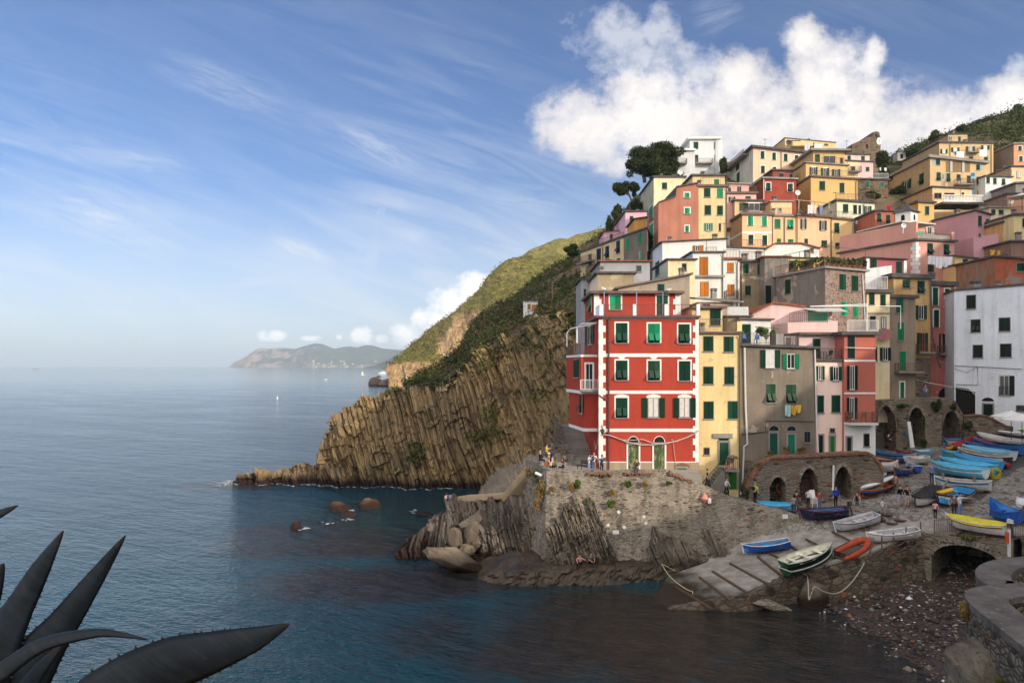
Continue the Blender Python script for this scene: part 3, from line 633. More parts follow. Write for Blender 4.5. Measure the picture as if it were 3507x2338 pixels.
def window(fc, par, x0,y0,x1,y1, st):
    """st: kind letter + shutter colour + '1' for a white surround"""
    q0,z1=fc.pix(x0,y0); q1,z0=fc.pix(x1,y1); 
    if q1<q0: q0,q1=q1,q0
    k=st[0]; c=st[1] if len(st)>1 else 'G'; fr='1' in st; w_=q1-q0; h_=z1-z0; m=(q0+q1)/2
    sh=M.get('sh'+c,M['shG'])
    if k=='d' or k=='D':                          # door leaf
        b=MB(); fc.slab(b,q0,q1,z0,z1,.0,.05)
        fc.slab(b,q0+w_*.12,q1-w_*.12,z0+h_*.08,z0+h_*.42,.05,.065); fc.slab(b,q0+w_*.12,q1-w_*.12,z0+h_*.52,z0+h_*.92,.05,.065)
        o=b.build('door',M['doorpeel'] if k=='D' else {'G':M['darkgreen'],'g':M['green'],'K':M['shK']}.get(c,sh),par)
        f=MB(); fc.slab(f,q0-.14,q0,z0,z1+.14,.0,.07); fc.slab(f,q1,q1+.14,z0,z1+.14,.0,.07); fc.slab(f,q0,q1,z1,z1+.14,.0,.07); f.build('door_frame',M['white'] if fr else M['cement'],o)
        hd=MB(); hd.ball(fc.p(q0+w_*.85,z0+h_*.46,.09),.035,nu=6,nv=4); hd.build('handle',M['iron'],o); return
    b=MB()
    if k in 'go' or k=='f': 
        fc.slab(b,q0,q1,z0,z1,.0,.012,0)
        if k!='f':
            e=.042; g0,g1=q0,q1
            for a_,b_,c_,d_ in ((g0,g0+e,z0,z1),(g1-e,g1,z0,z1),(g0+e,g1-e,z1-e,z1),(g0+e,g1-e,z0,z0+e*1.3),(m-e*.5,m+e*.5,z0+e*1.3,z1-e)): fc.slab(b,a_,b_,c_,d_,.0,.04,1)
            if 'c' in st: fc.slab(b,q0+e,m-e*.6,z0+e*1.3,z1-e,.012,.02,3); fc.slab(b,m+e*.6,q1-e,z0+e*1.3,z1-e,.012,.02,3)
    else: fc.slab(b,q0,q1,z0,z1,.0,.01,0)
    fw=.13
    if fr:
        fc.slab(b,q0-fw,q0,z0,z1+fw,.0,.035,2); fc.slab(b,q1,q1+fw,z0,z1+fw,.0,.035,2); fc.slab(b,q0,q1,z1,z1+fw,.0,.035,2)
    else:
        fc.slab(b,q0-.06,q0,z0,z1+.06,.0,.022,4); fc.slab(b,q1,q1+.06,z0,z1+.06,.0,.022,4); fc.slab(b,q0,q1,z1,z1+.06,.0,.022,4)
    fc.slab(b,q0-.09,q1+.09,z0-.09,z0-.004,.0,.11,4)
    o=b.build('window',[M['dark'] if k=='f' else M['glass'],M['wood'] if 'w' in st else (M['iron'] if c=='K' and k=='g' else M['white']),M['white'],M['curtain'],M['cement']],par)
    if k=='s':
        for a_,b_ in ((q0+.01,m-.012),(m+.012,q1-.01)):
            s_=MB(); fc.slab(s_,a_,b_,z0+.01,z1-.01,.015,.055); fc.slab(s_,a_,a_+.05,z0+.01,z1-.01,.055,.07); fc.slab(s_,b_-.05,b_,z0+.01,z1-.01,.055,.07); fc.slab(s_,a_+.05,b_-.05,z0+h_*.46,z0+h_*.52,.055,.07); s_.build('shutter',sh,o)
    elif k=='f':                                  # lower flap pushed out
        for a_,b_ in ((q0+.01,m-.012),(m+.012,q1-.01)):
            s_=MB(); zc=z0+h_*.50; fc.slab(s_,a_,b_,zc,z1-.01,.015,.055); fc.slab(s_,a_,a_+.05,z0,zc,.015,.055); fc.slab(s_,b_-.05,b_,z0,zc,.015,.055)
            hh=zc-z0; dz=hh*.74; do=hh*.52
            P0=[fc.p(a_+.05,zc-dz,.06+do),fc.p(b_-.05,zc-dz,.06+do),fc.p(b_-.05,zc-dz,.02+do),fc.p(a_+.05,zc-dz,.02+do)]
            P1=[fc.p(a_+.05,zc,.075),fc.p(b_-.05,zc,.075),fc.p(b_-.05,zc,.03),fc.p(a_+.05,zc,.03)]
            s_.hexa(P0,P1); s_.build('shutter',sh,o)
    elif k=='o':
        lw=w_*.52
        for a_,b_ in ((q0-lw-.03,q0-.03),(q1+.03,q1+lw+.03)):
            if (a_<q0 and 'R' in st) or (a_>q0 and 'B' in st and False): continue
            s_=MB(); fc.slab(s_,a_,b_,z0,z1,.04,.085); fc.slab(s_,a_,a_+.05,z0,z1,.085,.1); fc.slab(s_,b_-.05,b_,z0,z1,.085,.1); fc.slab(s_,a_+.05,b_-.05,z0+h_*.46,z0+h_*.52,.085,.1); s_.build('shutter',sh,o)
def railing(fc, par, q0, q1, z0, hgt=.95, d=0, sp=.13, m=None, ends=0):
    b=MB(); n=max(2,int((q1-q0)/sp)); t=.022 if sp<.16 else .03
    def line(pa,pb):
        L=(pb-pa).length; k=max(1,int(L/sp))
        b.bar(pa+Vector((0,0,hgt)),pb+Vector((0,0,hgt)),.05,.04); b.bar(pa+Vector((0,0,.08)),pb+Vector((0,0,.08)),.04,.03)
        for i in range(k+1):
            q=pa.lerp(pb,i/k); b.bar(q,q+Vector((0,0,hgt)),.05 if i in (0,k) else t)
    line(fc.p(q0,z0,d),fc.p(q1,z0,d))
    if ends:
        line(fc.p(q0,z0,d-ends),fc.p(q0,z0,d-.06)); line(fc.p(q1,z0,d-ends),fc.p(q1,z0,d-.06))
    return b.build('railing',m or M['rail'],par)
def balcony(fc, par, x0, x1, yf, out=.95, hpx=None, m=None, slab=None):
    q0,z=fc.pix(x0,yf); q1,_=fc.pix(x1,yf); b=MB(); fc.slab(b,q0,q1,z-.16,z,.0,out); fc.slab(b,q0-.03,q1+.03,z-.02,z+.03,.003,out+.03)
    o=b.build('balcony',slab or M['cement'],par); railing(fc,o,q0+.04,q1-.04,z,.95 if not hpx else hpx,out-.06,.13,m,out-.08); return o
def chimney(par, p, w_, h, m=None):
    b=MB(); p=Vector(p); b.box(p,w_,w_,h,0); b.box(p+Vector((0,0,h+.14)),w_*1.25,w_*1.25,.06,1); b.box(p+Vector((0,0,h+.30)),w_*1.25,w_*1.25,.06,1)
    for x in (-1,1):
        for y in (-1,1): b.box(p+Vector((x*w_*.38,y*w_*.38,h)),w_*.16,w_*.16,.30,0)
    b.box(p+Vector((0,0,h+.36)),w_*1.05,w_*1.05,.05,1); b.build('chimney',[m or M['cement'],M['tile']],par)
HO={}; HR=random.Random(4)
def house(name, label, L, R, T, B, Z, wallm, wins=(), yaw=0, D=9, side=(), sidem=None, roof='g', th=.2, oh=.28, rail=0, pipes=(), chims=(), cat='house', skew=0, drop=3.0, back=0, gable=None, parapet=0):
    """L,R: photo columns of the facade; T: roof row (left, right); B: foot row; Z: distance of the left front corner"""
    cy,sy_=math.cos(math.radians(yaw)),math.sin(math.radians(yaw)); a=P(L,HY,Z); u=Vector((cy,sy_,0)); n=Vector((sy_,-cy,0)); k=math.radians(yaw+skew); wv=Vector((-math.sin(k),math.cos(k),0))
    fr=Face((a.x,a.y,0),u,n,0); Tl,Tr=T if isinstance(T,(tuple,list)) else (T,T)
    S_,zR=fr.pix(R,Tr); _,zL=fr.pix(L,Tl); fr.L=S_; _,zb=fr.pix((L+R)/2,B); zb-=drop
    t=thing(name,label,cat,(a.x+u.x*S_/2,a.y+u.y*S_/2,zb))
    A0=fr.p(0,0); B0=fr.p(S_,0); C0=B0+wv*D; D0=A0+wv*D
    zs=[zL,zR,zR+back,zL+back]
    def ring(o,dz):                              # footprint grown by o at roof height + dz
        q=[A0-u*o-wv*o,B0+u*o-wv*o,C0+u*o+wv*o,D0-u*o+wv*o]; return [Vector((p.x,p.y,z+dz)) for p,z in zip(q,zs)]
    b=MB(); bot=[Vector((p.x,p.y,zb)) for p in (A0,B0,C0,D0)]
    if gable:                                    # list of (photo column, row) along the facade's top
        pts=[fr.p(0,zb)]+[fr.p(*fr.pix(x,y)) for x,y in gable]+[fr.p(S_,zb)]; pts=[p for p in pts]
        b.prism([pts[0]]+[pts[-1]]+list(reversed(pts[1:-1])),wv*D)
        b.build('wall',wallm,t)
        r_=MB(); gp=pts[1:-1]
        for p,q in zip(gp,gp[1:]):
            if abs(p.x-q.x)+abs(p.y-q.y)<.05: continue
            f_=-wv*.25; h_=wv*(D+.5); U_=Vector((0,0,.16)); lo=Vector((0,0,.004))
            r_.hexa([p+f_+lo,q+f_+lo,q+f_+h_+lo,p+f_+h_+lo],[p+f_+U_,q+f_+U_,q+f_+h_+U_,p+f_+h_+U_])
        r_.build('roof',M['rooft'] if roof=='t' else M['roofg'],t)
    else:
        top=[Vector((p.x,p.y,z)) for p,z in zip((A0,B0,C0,D0),zs)]; b.hexa(bot,top)
        if parapet: 
            pass
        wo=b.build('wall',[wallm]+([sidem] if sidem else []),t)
        if sidem: wo.data.polygons[5].material_index=1  # left wall stucco; darker copies of the front colour have its shade painted in
        if roof and roof!='n':
            r_=MB(); r_.hexa(ring(oh,.004),ring(oh,th)); 
            r_.build('roof',{'g':M['roofg'],'t':M['rooft'],'b':M['roofb'],'c':M['cement'],'w':M['white']}[roof],t)
    sf=Face(D0,-wv,-u,D)
    for wd in wins: window(fr,t,*wd)
    for wd in side: window(sf,t,*wd)
    zt=th if roof!='n' else 0
    if rail:
        if abs(zL-zR)<.4: railing(fr,t,0,S_,(zL+zR)/2+zt,rail if rail>.5 else .95,-.05,.13 if Z<80 else .2); 
    for x in pipes:
        q,_=fr.pix(x,B); pb=MB(); z1=zL+(zR-zL)*q/max(S_,.1); pb.tube([fr.p(q,zb,.09),fr.p(q,z1-.5,.09),fr.p(q,z1-.15,.22)],.055,6); pb.build('downpipe',M['pipe'],t)
    if not chims and roof!='n' and not gable and HR.random()<.55 and S_>2.5:
        q=HR.uniform(.2,.8)*S_; chimney(t,fr.p(q,zL+(zR-zL)*q/S_+th,-HR.uniform(1.5,min(D-1,4))),HR.uniform(.4,.6),HR.uniform(.5,1.0))
    for x,y,w_ in chims:
        q,zt_=fr.pix(x,y); q=min(max(q,.5),S_-.5); zr=zL+(zR-zL)*q/S_; Y=fr.a.y+u.y*q+1.2
        p=fr.p(q,zr,-1.2); zc=H-(y-HY)/F*Y; chimney(t,p,w_/F*Y,max(.5,zc-zr-.36))
    HO[name]=(t,fr,sf,zL,zR,zb); return t,fr,sf
ST=stucco
c_red=ST(hx('ad4436'),.16,None,0,.16); c_yel=ST(hx('ecd298'),.3,hx('d8cdb8'),.40,.3); c_grey=ST(hx('8b7f72'),.75,hx('b0a392'),.34,.4); c_pk=ST(hx('f2d6c8'),.12,None,0,.12); c_sal=ST(hx('b86a5c'),.15,None,0,.15)
c_wh=ST((.74,.73,.70),.18,hx('b9b4a8'),.30,.2); c_bei=ST(hx('a8977c'),.4,hx('b8a88e'),.4,.3); c_gtan=ST(hx('b3a594'),.5,hx('9a8d7e'),.42,.35); c_brt=ST(hx('a08e75'),.5,hx('c8bba6'),.37,.3)
c_bgr=ST(hx('8e8781'),.9,hx('a79c90'),.4,.6); c_lpk=ST(hx('d9bdb9'),.15,None,0,.2); c_crm=ST(hx('ecd9b2'),.3,hx('a79f90'),.32,.3); c_och=ST(hx('cfaa72'),.55,hx('9c8664'),.34,.5); c_prd=ST(hx('c97a70'),.4,hx('d59a8d'),.38,.5)
c_whb=ST((.74,.78,.85),.22,hx('9b9a99'),.27,.3); c_smn=ST(hx('d59f92'),.15,None,0,.15); c_mau=ST(hx('c99aa0'),.15,None,0,.12); c_pgr=ST(hx('dfe0c4'),.15,None,0,.15); c_pch=ST(hx('ecc09a'),.15,None,0,.15); c_pchl=ST(hx('e9c79b'),.25,None,0,.25)  # c_whb: white stucco with the blue of shade put into its colour
c_yor=ST(hx('ebc690'),.15,None,0,.18); c_ter=ST(hx('b87c68'),.3,hx('a58a7a'),.27,.3); c_cry=ST(hx('e9cf9e'),.3,hx('9d958c'),.29,.35); c_lil=ST(hx('e2b6c4'),.12,None,0,.15); c_rbr=ST(hx('9c4a3c'),.2,None,0,.2); c_ydk=ST(hx('d8b478'),.15,None,0,.15)
c_pchshade=ST(hx('c9a27a'),.2,None,0,.2); c_ptk=ST(hx('e0c49c'),.2,None,0,.2); c_gbl=ST(hx('a6a6aa'),.3,None,0,.3); c_brn=ST(hx('9a7a6e'),.4,hx('a58f86'),.36,.4); c_tco=ST(hx('b0634a'),.5,hx('8f827c'),.36,.4); c_mag=ST(hx('b0606c'),.15,None,0,.15); c_lpg=ST(hx('ccd3c0'),.2,None,0,.2); c_orb=ST(hx('cf8e62'),.2,None,0,.2)
g=lambda s,*r:[(*q,s) for q in r]
# ---------------------------------------------------------------- the red house at the corner
RT,RF,RSd=house('red_house','red house at the harbour corner with white quoins, white bands and bay over the stairs',2052,2393,1086,1610,60,c_red,
  [(2109,1106,2149,1174,'fG1'),(2219,1108,2260,1174,'fB1'),(2323,1110,2362,1175,'fG1'),(2109,1234,2149,1301,'fG1'),(2219,1235,2260,1302,'fN1'),(2325,1236,2364,1303,'sG1'),(2109,1362,2149,1430,'fG1'),(2219,1362,2256,1429,'oG1wc'),(2326,1362,2362,1429,'oG1wc'),
   (2151,1522,2187,1605,'D1'),(2239,1522,2276,1605,'D1'),(2317,1602,2351,1640,'dg')],D=12,roof='n',drop=1.5)
def on(fr,mb,x0,y0,x1,y1,d0,d1,mi=0):
    q0,z1=fr.pix(x0,y0); q1,z0=fr.pix(x1,y1); fr.slab(mb,q0,q1,z0,z1,d0,d1,mi)
for y0,y1 in ((1089,1094),(1210,1222),(1337,1348),(1467,1478),(1580,1583)):
    b=MB(); on(RF,b,2062,y0,2384,y1,.0,.03); b.build('trim_band',M['white'],RT)
for x in (2129,2239,2344):
    b=MB(); q,z=RF.pix(x,1222); b.prism([RF.p(q-.35,z,.0),RF.p(q-.13,z-.2,.0),RF.p(q+.13,z-.2,.0),RF.p(q+.35,z,.0)],RF.n*.028); b.build('keystone',M['white'],RT)
for x0,x1 in ((2104,2154),(2214,2262),(2321,2367)):      # segmental heads over the first-floor windows
    b=MB(); q0,z=RF.pix(x0,1359); q1,_=RF.pix(x1,1359); n=8; pts=[RF.p(q1,z),RF.p(q0,z)]+[RF.p(q0+(q1-q0)*i/n,z+.10+.14*math.sin(math.pi*i/n)) for i in range(n+1)]; b.prism(pts,RF.n*.045); b.build('window_head',M['white'],RT)
QB=[MB(),MB(),MB()]; z=RF.pix(2052,1094)[1]; zb=RF.pix(2052,1582)[1]; i=0
while z>zb+.1:
    h_=min(.55,z-zb)
    RF.slab(QB[0],.0,.34+(.22 if i%2 else 0),z-h_,z,.0,.04); RF.slab(QB[1],RF.L-.30-(.22 if i%2 else 0),RF.L,z-h_,z,.0,.04)
    RSd.slab(QB[2],RSd.L-.10-(.16 if i%2 else 0),RSd.L+.04,z-h_,z,.0,.04); z-=h_; i+=1
for b in QB: b.build('quoin_strip',M['white'],RT)
b=MB(); on(RF,b,2052,1583,2393,1625,.0,.02); b.build('plinth',ST(hx('a4937c'),.2),RT)
b=MB(); RF.slab(b,-.35,RF.L+.1,RF.pix(2052,1089)[1],RF.pix(2052,1081)[1],-11.5,.3); b.build('cornice',M['copper'],RT)
for x0,x1 in ((2052,2066),(2167,2178),(2275,2288),(2384,2396)):
    b=MB(); on(RF,b,x0,1042,x1,1081,-.15,.15); b.build('parapet_post',M['white'],RT)
zt=RF.pix(2052,1081)[1]
railing(RF,RT,RF.pix(2066,1081)[0],RF.pix(2384,1081)[0],zt,.98,.05,.12,M['copper'])
railing(RSd,RT,RSd.L-3.2,RSd.L-.1,zt,.98,-.1,.12,M['bluepole'])
b=MB()
for x in (2069,2180,2270): q,_=RF.pix(x,1081); b.tube([RF.p(q,zt,.0),RF.p(q,RF.pix(x,1000)[1],.0)],.035,6)
b.build('awning_pole',M['bluepole'],RT)
b=MB(); q,z1=RF.pix(2084,1090); b.tube([RF.p(q,RF.pix(2084,1612)[1],.12),RF.p(q,z1,.12)],.075,7); 
p_=RF.pix(2054,1352); b.tube([RF.p(p_[0]-.1,p_[1],.1),RF.p(q,RF.pix(2084,1374)[1],.1)],.05,6); b.build('downpipe',M['copper'],RT)
# arched fanlights and stone lintels over the two old doors
for x0,x1 in ((2149,2189),(2237,2278)):
    q0,z=RF.pix(x0,1513); q1,_=RF.pix(x1,1513); m_=(q0+q1)/2; r=(q1-q0)/2-.04; n=12
    fl=MB(); fl.prism([RF.p(m_+r*math.cos(math.pi*i/n),z+r*1.05*math.sin(math.pi*i/n)) for i in range(n+1)],RF.n*.03)
    for i in range(1,6): 
        a_=math.pi*i/6; fl.bar(RF.p(m_,z+.05,.04),RF.p(m_+r*math.cos(a_),z+r*math.sin(a_),.04),.03,.03,1)
    for i in range(n): 
        a0,a1=math.pi*i/n,math.pi*(i+1)/n; fl.bar(RF.p(m_+r*math.cos(a0),z+r*1.05*math.sin(a0),.03),RF.p(m_+r*math.cos(a1),z+r*1.05*math.sin(a1),.03),.07,.05,2)
    fl.build('fanlight',[M['dark'],M['darkgreen'],M['white']],RT)
    b=MB(); on(RF,b,x0-6,1515,x1+6,1521,.0,.1); b.build('lintel',M['cement'],RT)
b=MB(); q0,z=RF.pix(2310,1602); q1,_=RF.pix(2360,1602); n=9
b.prism([RF.p(q0+(q1-q0)*i/n,z+.02+.18*math.sin(math.pi*i/n)) for i in range(n+1)]+[RF.p(q1-(q1-q0)*i/n,z+.26+.2*math.sin(math.pi*i/n)) for i in range(n+1)],RF.n*.06); b.build('brick_arch',M['brick'],RT)
# wall lamp, sagging cables
b=MB(); p=RF.pix(2060,1466); b.tube([RF.p(p[0],p[1]+.1,.05),RF.p(p[0],p[1]+.35,.3),RF.p(p[0],p[1]+.1,.55)],.03,5); b.lathe(RF.p(p[0],p[1]-.5,.55),[(.07,0),(.15,.28),(.27,.32),(.12,.46),(.03,.58)],8); LMP=b.build('wall_lamp',M['iron'],RT)
b=MB()
def sag(fr,pts,d=.16):
    return [fr.p(*fr.pix(x,y),d) for x,y in pts]
b.tube(sag(RF,[(2062,1487),(2085,1489),(2110,1498),(2140,1510),(2170,1518),(2195,1522),(2230,1522),(2270,1518),(2310,1511),(2350,1497),(2375,1485),(2390,1472)]),.05,6)
b.tube(sag(RF,[(2085,1489),(2130,1505),(2170,1506),(2200,1503),(2235,1516),(2290,1516)],.2),.035,5); b.tube(sag(RF,[(2298,1508),(2300,1502),(2304,1508),(2310,1560),(2318,1618)],.1),.025,5)
b.tube([RF.p(-.05,RF.pix(2052,1492)[1],.1),RSd.p(RSd.L-1.2,RSd.pix(2040,1530)[1]-.1,.15),RSd.p(RSd.L-2.6,RSd.pix(2030,1500)[1],.1)],.03,5); b.build('cable',paint('pale_cable',(.5,.46,.42),.7),RT)
# bay over the stairs, with its balconies
BY=Face(P(1990,HY,61.2)*1,(1,0,0),(0,-1,0),0); BY.a.z=0
zc=[BY.pix(1990,y)[1] for y in (1214,1222,1337,1348,1466,1477)]; bl=BY.pix(2052,1300)[0]
p0,p1=BY.p(0,0),BY.p(bl,0)
def bbox(mb,z0,z1,o,mi=0,x0=0): mb.hexa([p0+Vector((-o+x0,-o,z0)),p1+Vector((0,-o,z0)),p1+Vector((0,5,z0)),p0+Vector((-o+x0-.9,5,z0))],[p0+Vector((-o+x0,-o,z1)),p1+Vector((0,-o,z1)),p1+Vector((0,5,z1)),p0+Vector((-o+x0-.9,5,z1))],mi)
b=MB(); bbox(b,zc[4],zc[2]-.0,0,0,.25); bbox(b,zc[2],zc[1],0,0); o=b.build('bay',c_red,RT)
for z0_,z1_,o_,x_ in ((zc[5],zc[4],.03,.25),(zc[3],zc[2],.035,0),(zc[1],zc[0],.035,0)):
    b=MB(); bbox(b,z0_,z1_,o_,0,x_); b.build('bay_band',M['white'],o)
window(BY,o,2006,1245,2030,1334,'gW1'); SB=Face(p0+Vector((-.9,5,0)),(Vector((.9,-5,0)).normalized()),(-.98,-.17,0),5)
window(SB,o,1966,1232,1974,1292,'sG'); window(SB,o,1976,1230,1984,1292,'sG'); window(SB,o,1986,1350,1993,1414,'fG')
balcony(BY,o,1986,2048,1334,.7,.9,M['whiterail'])
railing(BY,o,-.6,bl,zc[0]+.02,.98,0,.14,M['rail']); railing(SB,o,.2,4.8,zc[0]+.02,.98,0,.14,M['rail'])
b=MB(); 
for x,yt,yb,dd in ((1955,1130,1182,-4.2),(1977,1122,1174,-.3)):
    q,_=BY.pix(x,1180); Z1=BY.pix(x,yt)[1]; b.tube([BY.p(q,BY.pix(x,yb)[1],dd),BY.p(q,Z1,dd),BY.p(q+.35,Z1+.35,dd),BY.p(bl-.2,BY.pix(2030,1105)[1],dd*.3)],.07,6)
b.build('awning_frame',M['white'],o)
for wd in ((2014,1120,2028,1178,'oG1'),): window(RSd,RT,*wd)
# penthouse on its roof
PT,PF,PS=HO['red_house'][0],None,None
a=P(2034,HY,64); PF=Face((RF.a.x+.02,64,0),(1,0,0),(0,-1,0),0); q1,_=PF.pix(2331,1050); PF.L=q1; b=MB(); z0=zt+.02; z1=PF.pix(2034,1006)[1]
b.hexa([PF.p(0,z0),PF.p(q1,z0),PF.p(q1,z0)+Vector((0,7.6,0)),PF.p(0,z0)+Vector((0,7.6,0))],[PF.p(0,z1),PF.p(q1,z1),PF.p(q1,z1)+Vector((0,7.6,0)),PF.p(0,z1)+Vector((0,7.6,0))]); ph=b.build('penthouse',c_red,RT)
b=MB(); PF.slab(b,-.4,q1+.25,z1+.004,z1+.24,-7.9,.5); b.build('penthouse_roof',M['roofb'],ph)
window(PF,ph,2089,1012,2126,1060,'sB1'); window(PF,ph,2249,1012,2287,1082,'sN1')
QB=[MB(),MB()]; z=z1
for i in range(4): PF.slab(QB[0],.0,.5+(.2 if i%2 else 0),z-.5,z,.0,.03); PF.slab(QB[1],q1-.5-(.2 if i%2 else 0),q1,z-.5,z,.0,.03); z-=.5
for b in QB: b.build('quoin_strip',M['white'],ph)
PSd=Face((RF.a.x+.02,71.6,0),(0,-1,0),(-1,0,0),7.6); window(PSd,ph,2018,1020,2026,1068,'fB1')
# ---------------------------------------------------------------- front row
YT,YF,YS=house('yellow_house','narrow pale yellow house right of the red one, green shutters, pink lifebuoy at its steps',2393.6,2534,1142,1660,60.6,c_yel,
  g('sG',(2410,1152,2442,1202),(2480,1153,2511,1204),(2410,1256,2442,1314),(2482,1257,2513,1315),(2411,1375,2443,1433),(2494,1374,2525,1433))+[(2411,1533,2429,1556,'gK'),(2464,1515,2494,1591,'dG'),(2462,1499,2495,1508,'gK'),(2497,1615,2522,1674,'dg')],D=10,roof='b',pipes=(2531,))
b=MB(); on(YF,b,2441,1484,2508,1499,.0,.16); b.build('lintel',M['cement'],YT)
zy=YF.pix(2393,1142)[1]+.28; railing(YF,YT,.05,YF.pix(2522,1142)[0],zy,1.0,.1,.12)
b=MB(); on(YF,b,2522,1101,2540,1134,-1.2,.1); b.build('parapet',c_yel,YT)
YP=Face((YF.a.x+.1,63.2,0),(1,0,0),(0,-1,0),0); b=MB(); q=YP.pix(2474,1060)[0]; YP.slab(b,0,q,zy-.02,YP.pix(2400,1056)[1],-6,0); yp=b.build('penthouse',c_yel,YT); b=MB(); YP.slab(b,-.1,q+.25,YP.pix(2400,1056)[1]+.003,YP.pix(2400,1048)[1],-6,.4); b.build('penthouse_roof',M['roofb'],yp); window(YP,yp,2433,1060,2467,1114,'sG')
GT,GF,GS=house('grey_house','weathered grey house with twin arched doors and towels drying below its windows',2534.4,2793,(1184,1194),1568,61.2,c_grey,
  [(2622,1198,2653,1259,'oGc'),(2695,1212,2721,1262,'oB'),(2624,1314,2656,1378,'fN'),(2692,1316,2727,1380,'fN'),(2636,1483,2662,1560,'dT'),(2698,1487,2721,1560,'dT'),(2754,1477,2775,1514,'gK')],D=9,roof='g',th=.2)
for x0,x1,yb in ((2632,2668,1474),(2693,2727,1474)):
    q0,z=GF.pix(x0,yb); q1,_=GF.pix(x1,yb); m_=(q0+q1)/2; r=(q1-q0)/2; n=10; fl=MB(); fl.prism([GF.p(m_+r*math.cos(math.pi*i/n),z+r*math.sin(math.pi*i/n)) for i in range(n+1)],GF.n*.03)
    for i in range(n): a0,a1=math.pi*i/n,math.pi*(i+1)/n; fl.bar(GF.p(m_+r*math.cos(a0),z+r*math.sin(a0),.03),GF.p(m_+r*math.cos(a1),z+r*math.sin(a1),.03),.1,.05,1)
    fl.bar(GF.p(m_,z,.04),GF.p(m_,z+r,.04),.05,.03,2); fl.bar(GF.p(q0,z-.06,.04),GF.p(q1,z-.06,.04),.12,.08,1); fl.build('fanlight',[M['glass'],M['cement'],M['darkgreen']],GT)
b=MB(); b.tube(sag(GF,[(2548,1190),(2552,1400),(2558,1520),(2546,1528),(2541,1660)],.12),.085,6); b.tube(sag(GF,[(2789,1196),(2795,1450),(2801,1560)],.1),.06,6); b.build('downpipe',M['whiterail'],GT)
b=MB(); b.tube(sag(GF,[(2540,1484),(2620,1478),(2622,1440),(2700,1441),(2785,1443)],.06),.03,5); b.tube(sag(GF,[(2540,1488),(2640,1476)],.06),.03,5); b.build('cable',M['iron'],GT)
zg=GF.pix(2534,1184)[1]+.2; railing(GF,GT,.1,GF.pix(2655,1184)[0],zg-.02,.95,0,.12,M['iron']); b=MB(); on(GF,b,2657,1142,2683,1180,-1.4,.05); b.build('terrace_pier',M['cement'],GT); railing(GF,GT,GF.pix(2684,1190)[0],GF.pix(2757,1190)[0],zg-.12,.95,-1.6,.12,M['iron'])
KT,KF,KS=house('pink_house','pale pink house with a small iron balcony between the grey house and the salmon house',2793.6,2891,(1235,1236),1565,61.4,c_pk,
  [(2802,1253,2815,1300,'oG'),(2853,1255,2871,1302,'oG'),(2800,1355,2820,1412,'sG'),(2849,1354,2876,1411,'sG'),(2804,1490,2817,1560,'dK'),(2843,1494,2857,1560,'dg'),(2843,1467,2858,1480,'gK')],D=8,roof='g',th=.15)
zk=KF.pix(2793,1235)[1]+.15; railing(KF,KT,.0,KF.L-.3,zk,.95,.1,.12,M['iron']); KP=Face((KF.a.x,62.8,0),(1,0,0),(0,-1,0),0); b=MB(); q=KP.pix(2890,1200)[0]; KP.slab(b,-.9,q,zk-.01,KP.pix(2800,1146)[1],-6,0); kp=b.build('upper_wall',c_lpk,KT); b=MB(); KP.slab(b,-1.1,2.7,KP.pix(2800,1146)[1]+.003,KP.pix(2800,1138)[1],-6,.5); b.build('roof_edge',M['roofb'],kp); window(KP,kp,2785,1160,2808,1228,'sG')
LT,LF,LS=house('salmon_house','salmon and white house with a wooden balcony and white curly roof railing',2891.3,2998,(1147,1147),1585,61.0,c_sal,
  [(2903,1152,2927,1227,'sK'),(2910,1252,2926,1334,'oK'),(2909,1361,2925,1435,'oK'),(2900,1497,2914,1552,'dK'),(2958,1485,2976,1528,'sK')],D=8,roof='g',th=.3,oh=.4)
for y0,y1,d_ in ((1232,1238,.03),(1343,1349,.03),(1446,1600,.02)):
    b=MB(); on(LF,b,2891.3,y0,2998,y1,.0,d_); b.build('white_band' if d_>.025 else 'white_base',M['white'],LT)
balcony(LF,LT,2893,2988,1446,1.0,.95,M['rail'],M['white']); zl=LF.pix(2891,1147)[1]+.3; railing(LF,LT,.2,LF.L+.1,zl,1.0,.25,.1,M['whiterail'])
b=MB(); b.tube(sag(LF,[(2890,1190),(2995,1193)],.3),.03,5); b.build('drying_pole',M['whiterail'],LT)
# ---------------------------------------------------------------- tiers behind the front row
def H_(*a,**k): return house('village_house',*a,**k)
H_('tan windowless block with a cream side behind the red roof, chimney beside it',2047,2171,937,1090,69,c_bei,D=11,sidem=ST(hx('f0dcc2'),.1),chims=((2030,975,14),))
H_('grey stucco house with sloping roof and tall chimney stack just above the red penthouse',2117,2362,(990,940),1100,66.5,c_gtan,[(2253,973,2275,1010,'sG')],D=6,roof='b',th=.18,chims=((2352,919,16),))
b=MB()
H_('blue grey rendered house with one small dark window left of the cream shuttered house',2056,2226,(896,896),1000,73,c_gbl,[(2180,910,2196,930,'gK')],D=8,roof='t',th=.12)
H_('cream house with flaked plaster and a pale green side below the white houses',2288,2380,890,1060,75,c_crm,[(2337,903,2350,927,'sG')],D=8,sidem=c_lpg,roof='g',th=.15,side=((2246,901,2258,938,'sG'),))
t,f,s=H_('white house with two tall orange shuttered windows one above the other',2373,2477,865,1070,78,c_wh,[(2397,881,2424,942,'sO'),(2399,966,2426,1012,'sO')],D=9,sidem=c_whb,roof='g',th=.15,pipes=(2474,))
b=MB(); on(f,b,2372,943,2480,950,.0,.35); b.build('ledge',M['cement'],t); zr=f.pix(2373,865)[1]; railing(f,t,2.2,f.L,zr+.15,.9,-2.5,.16)
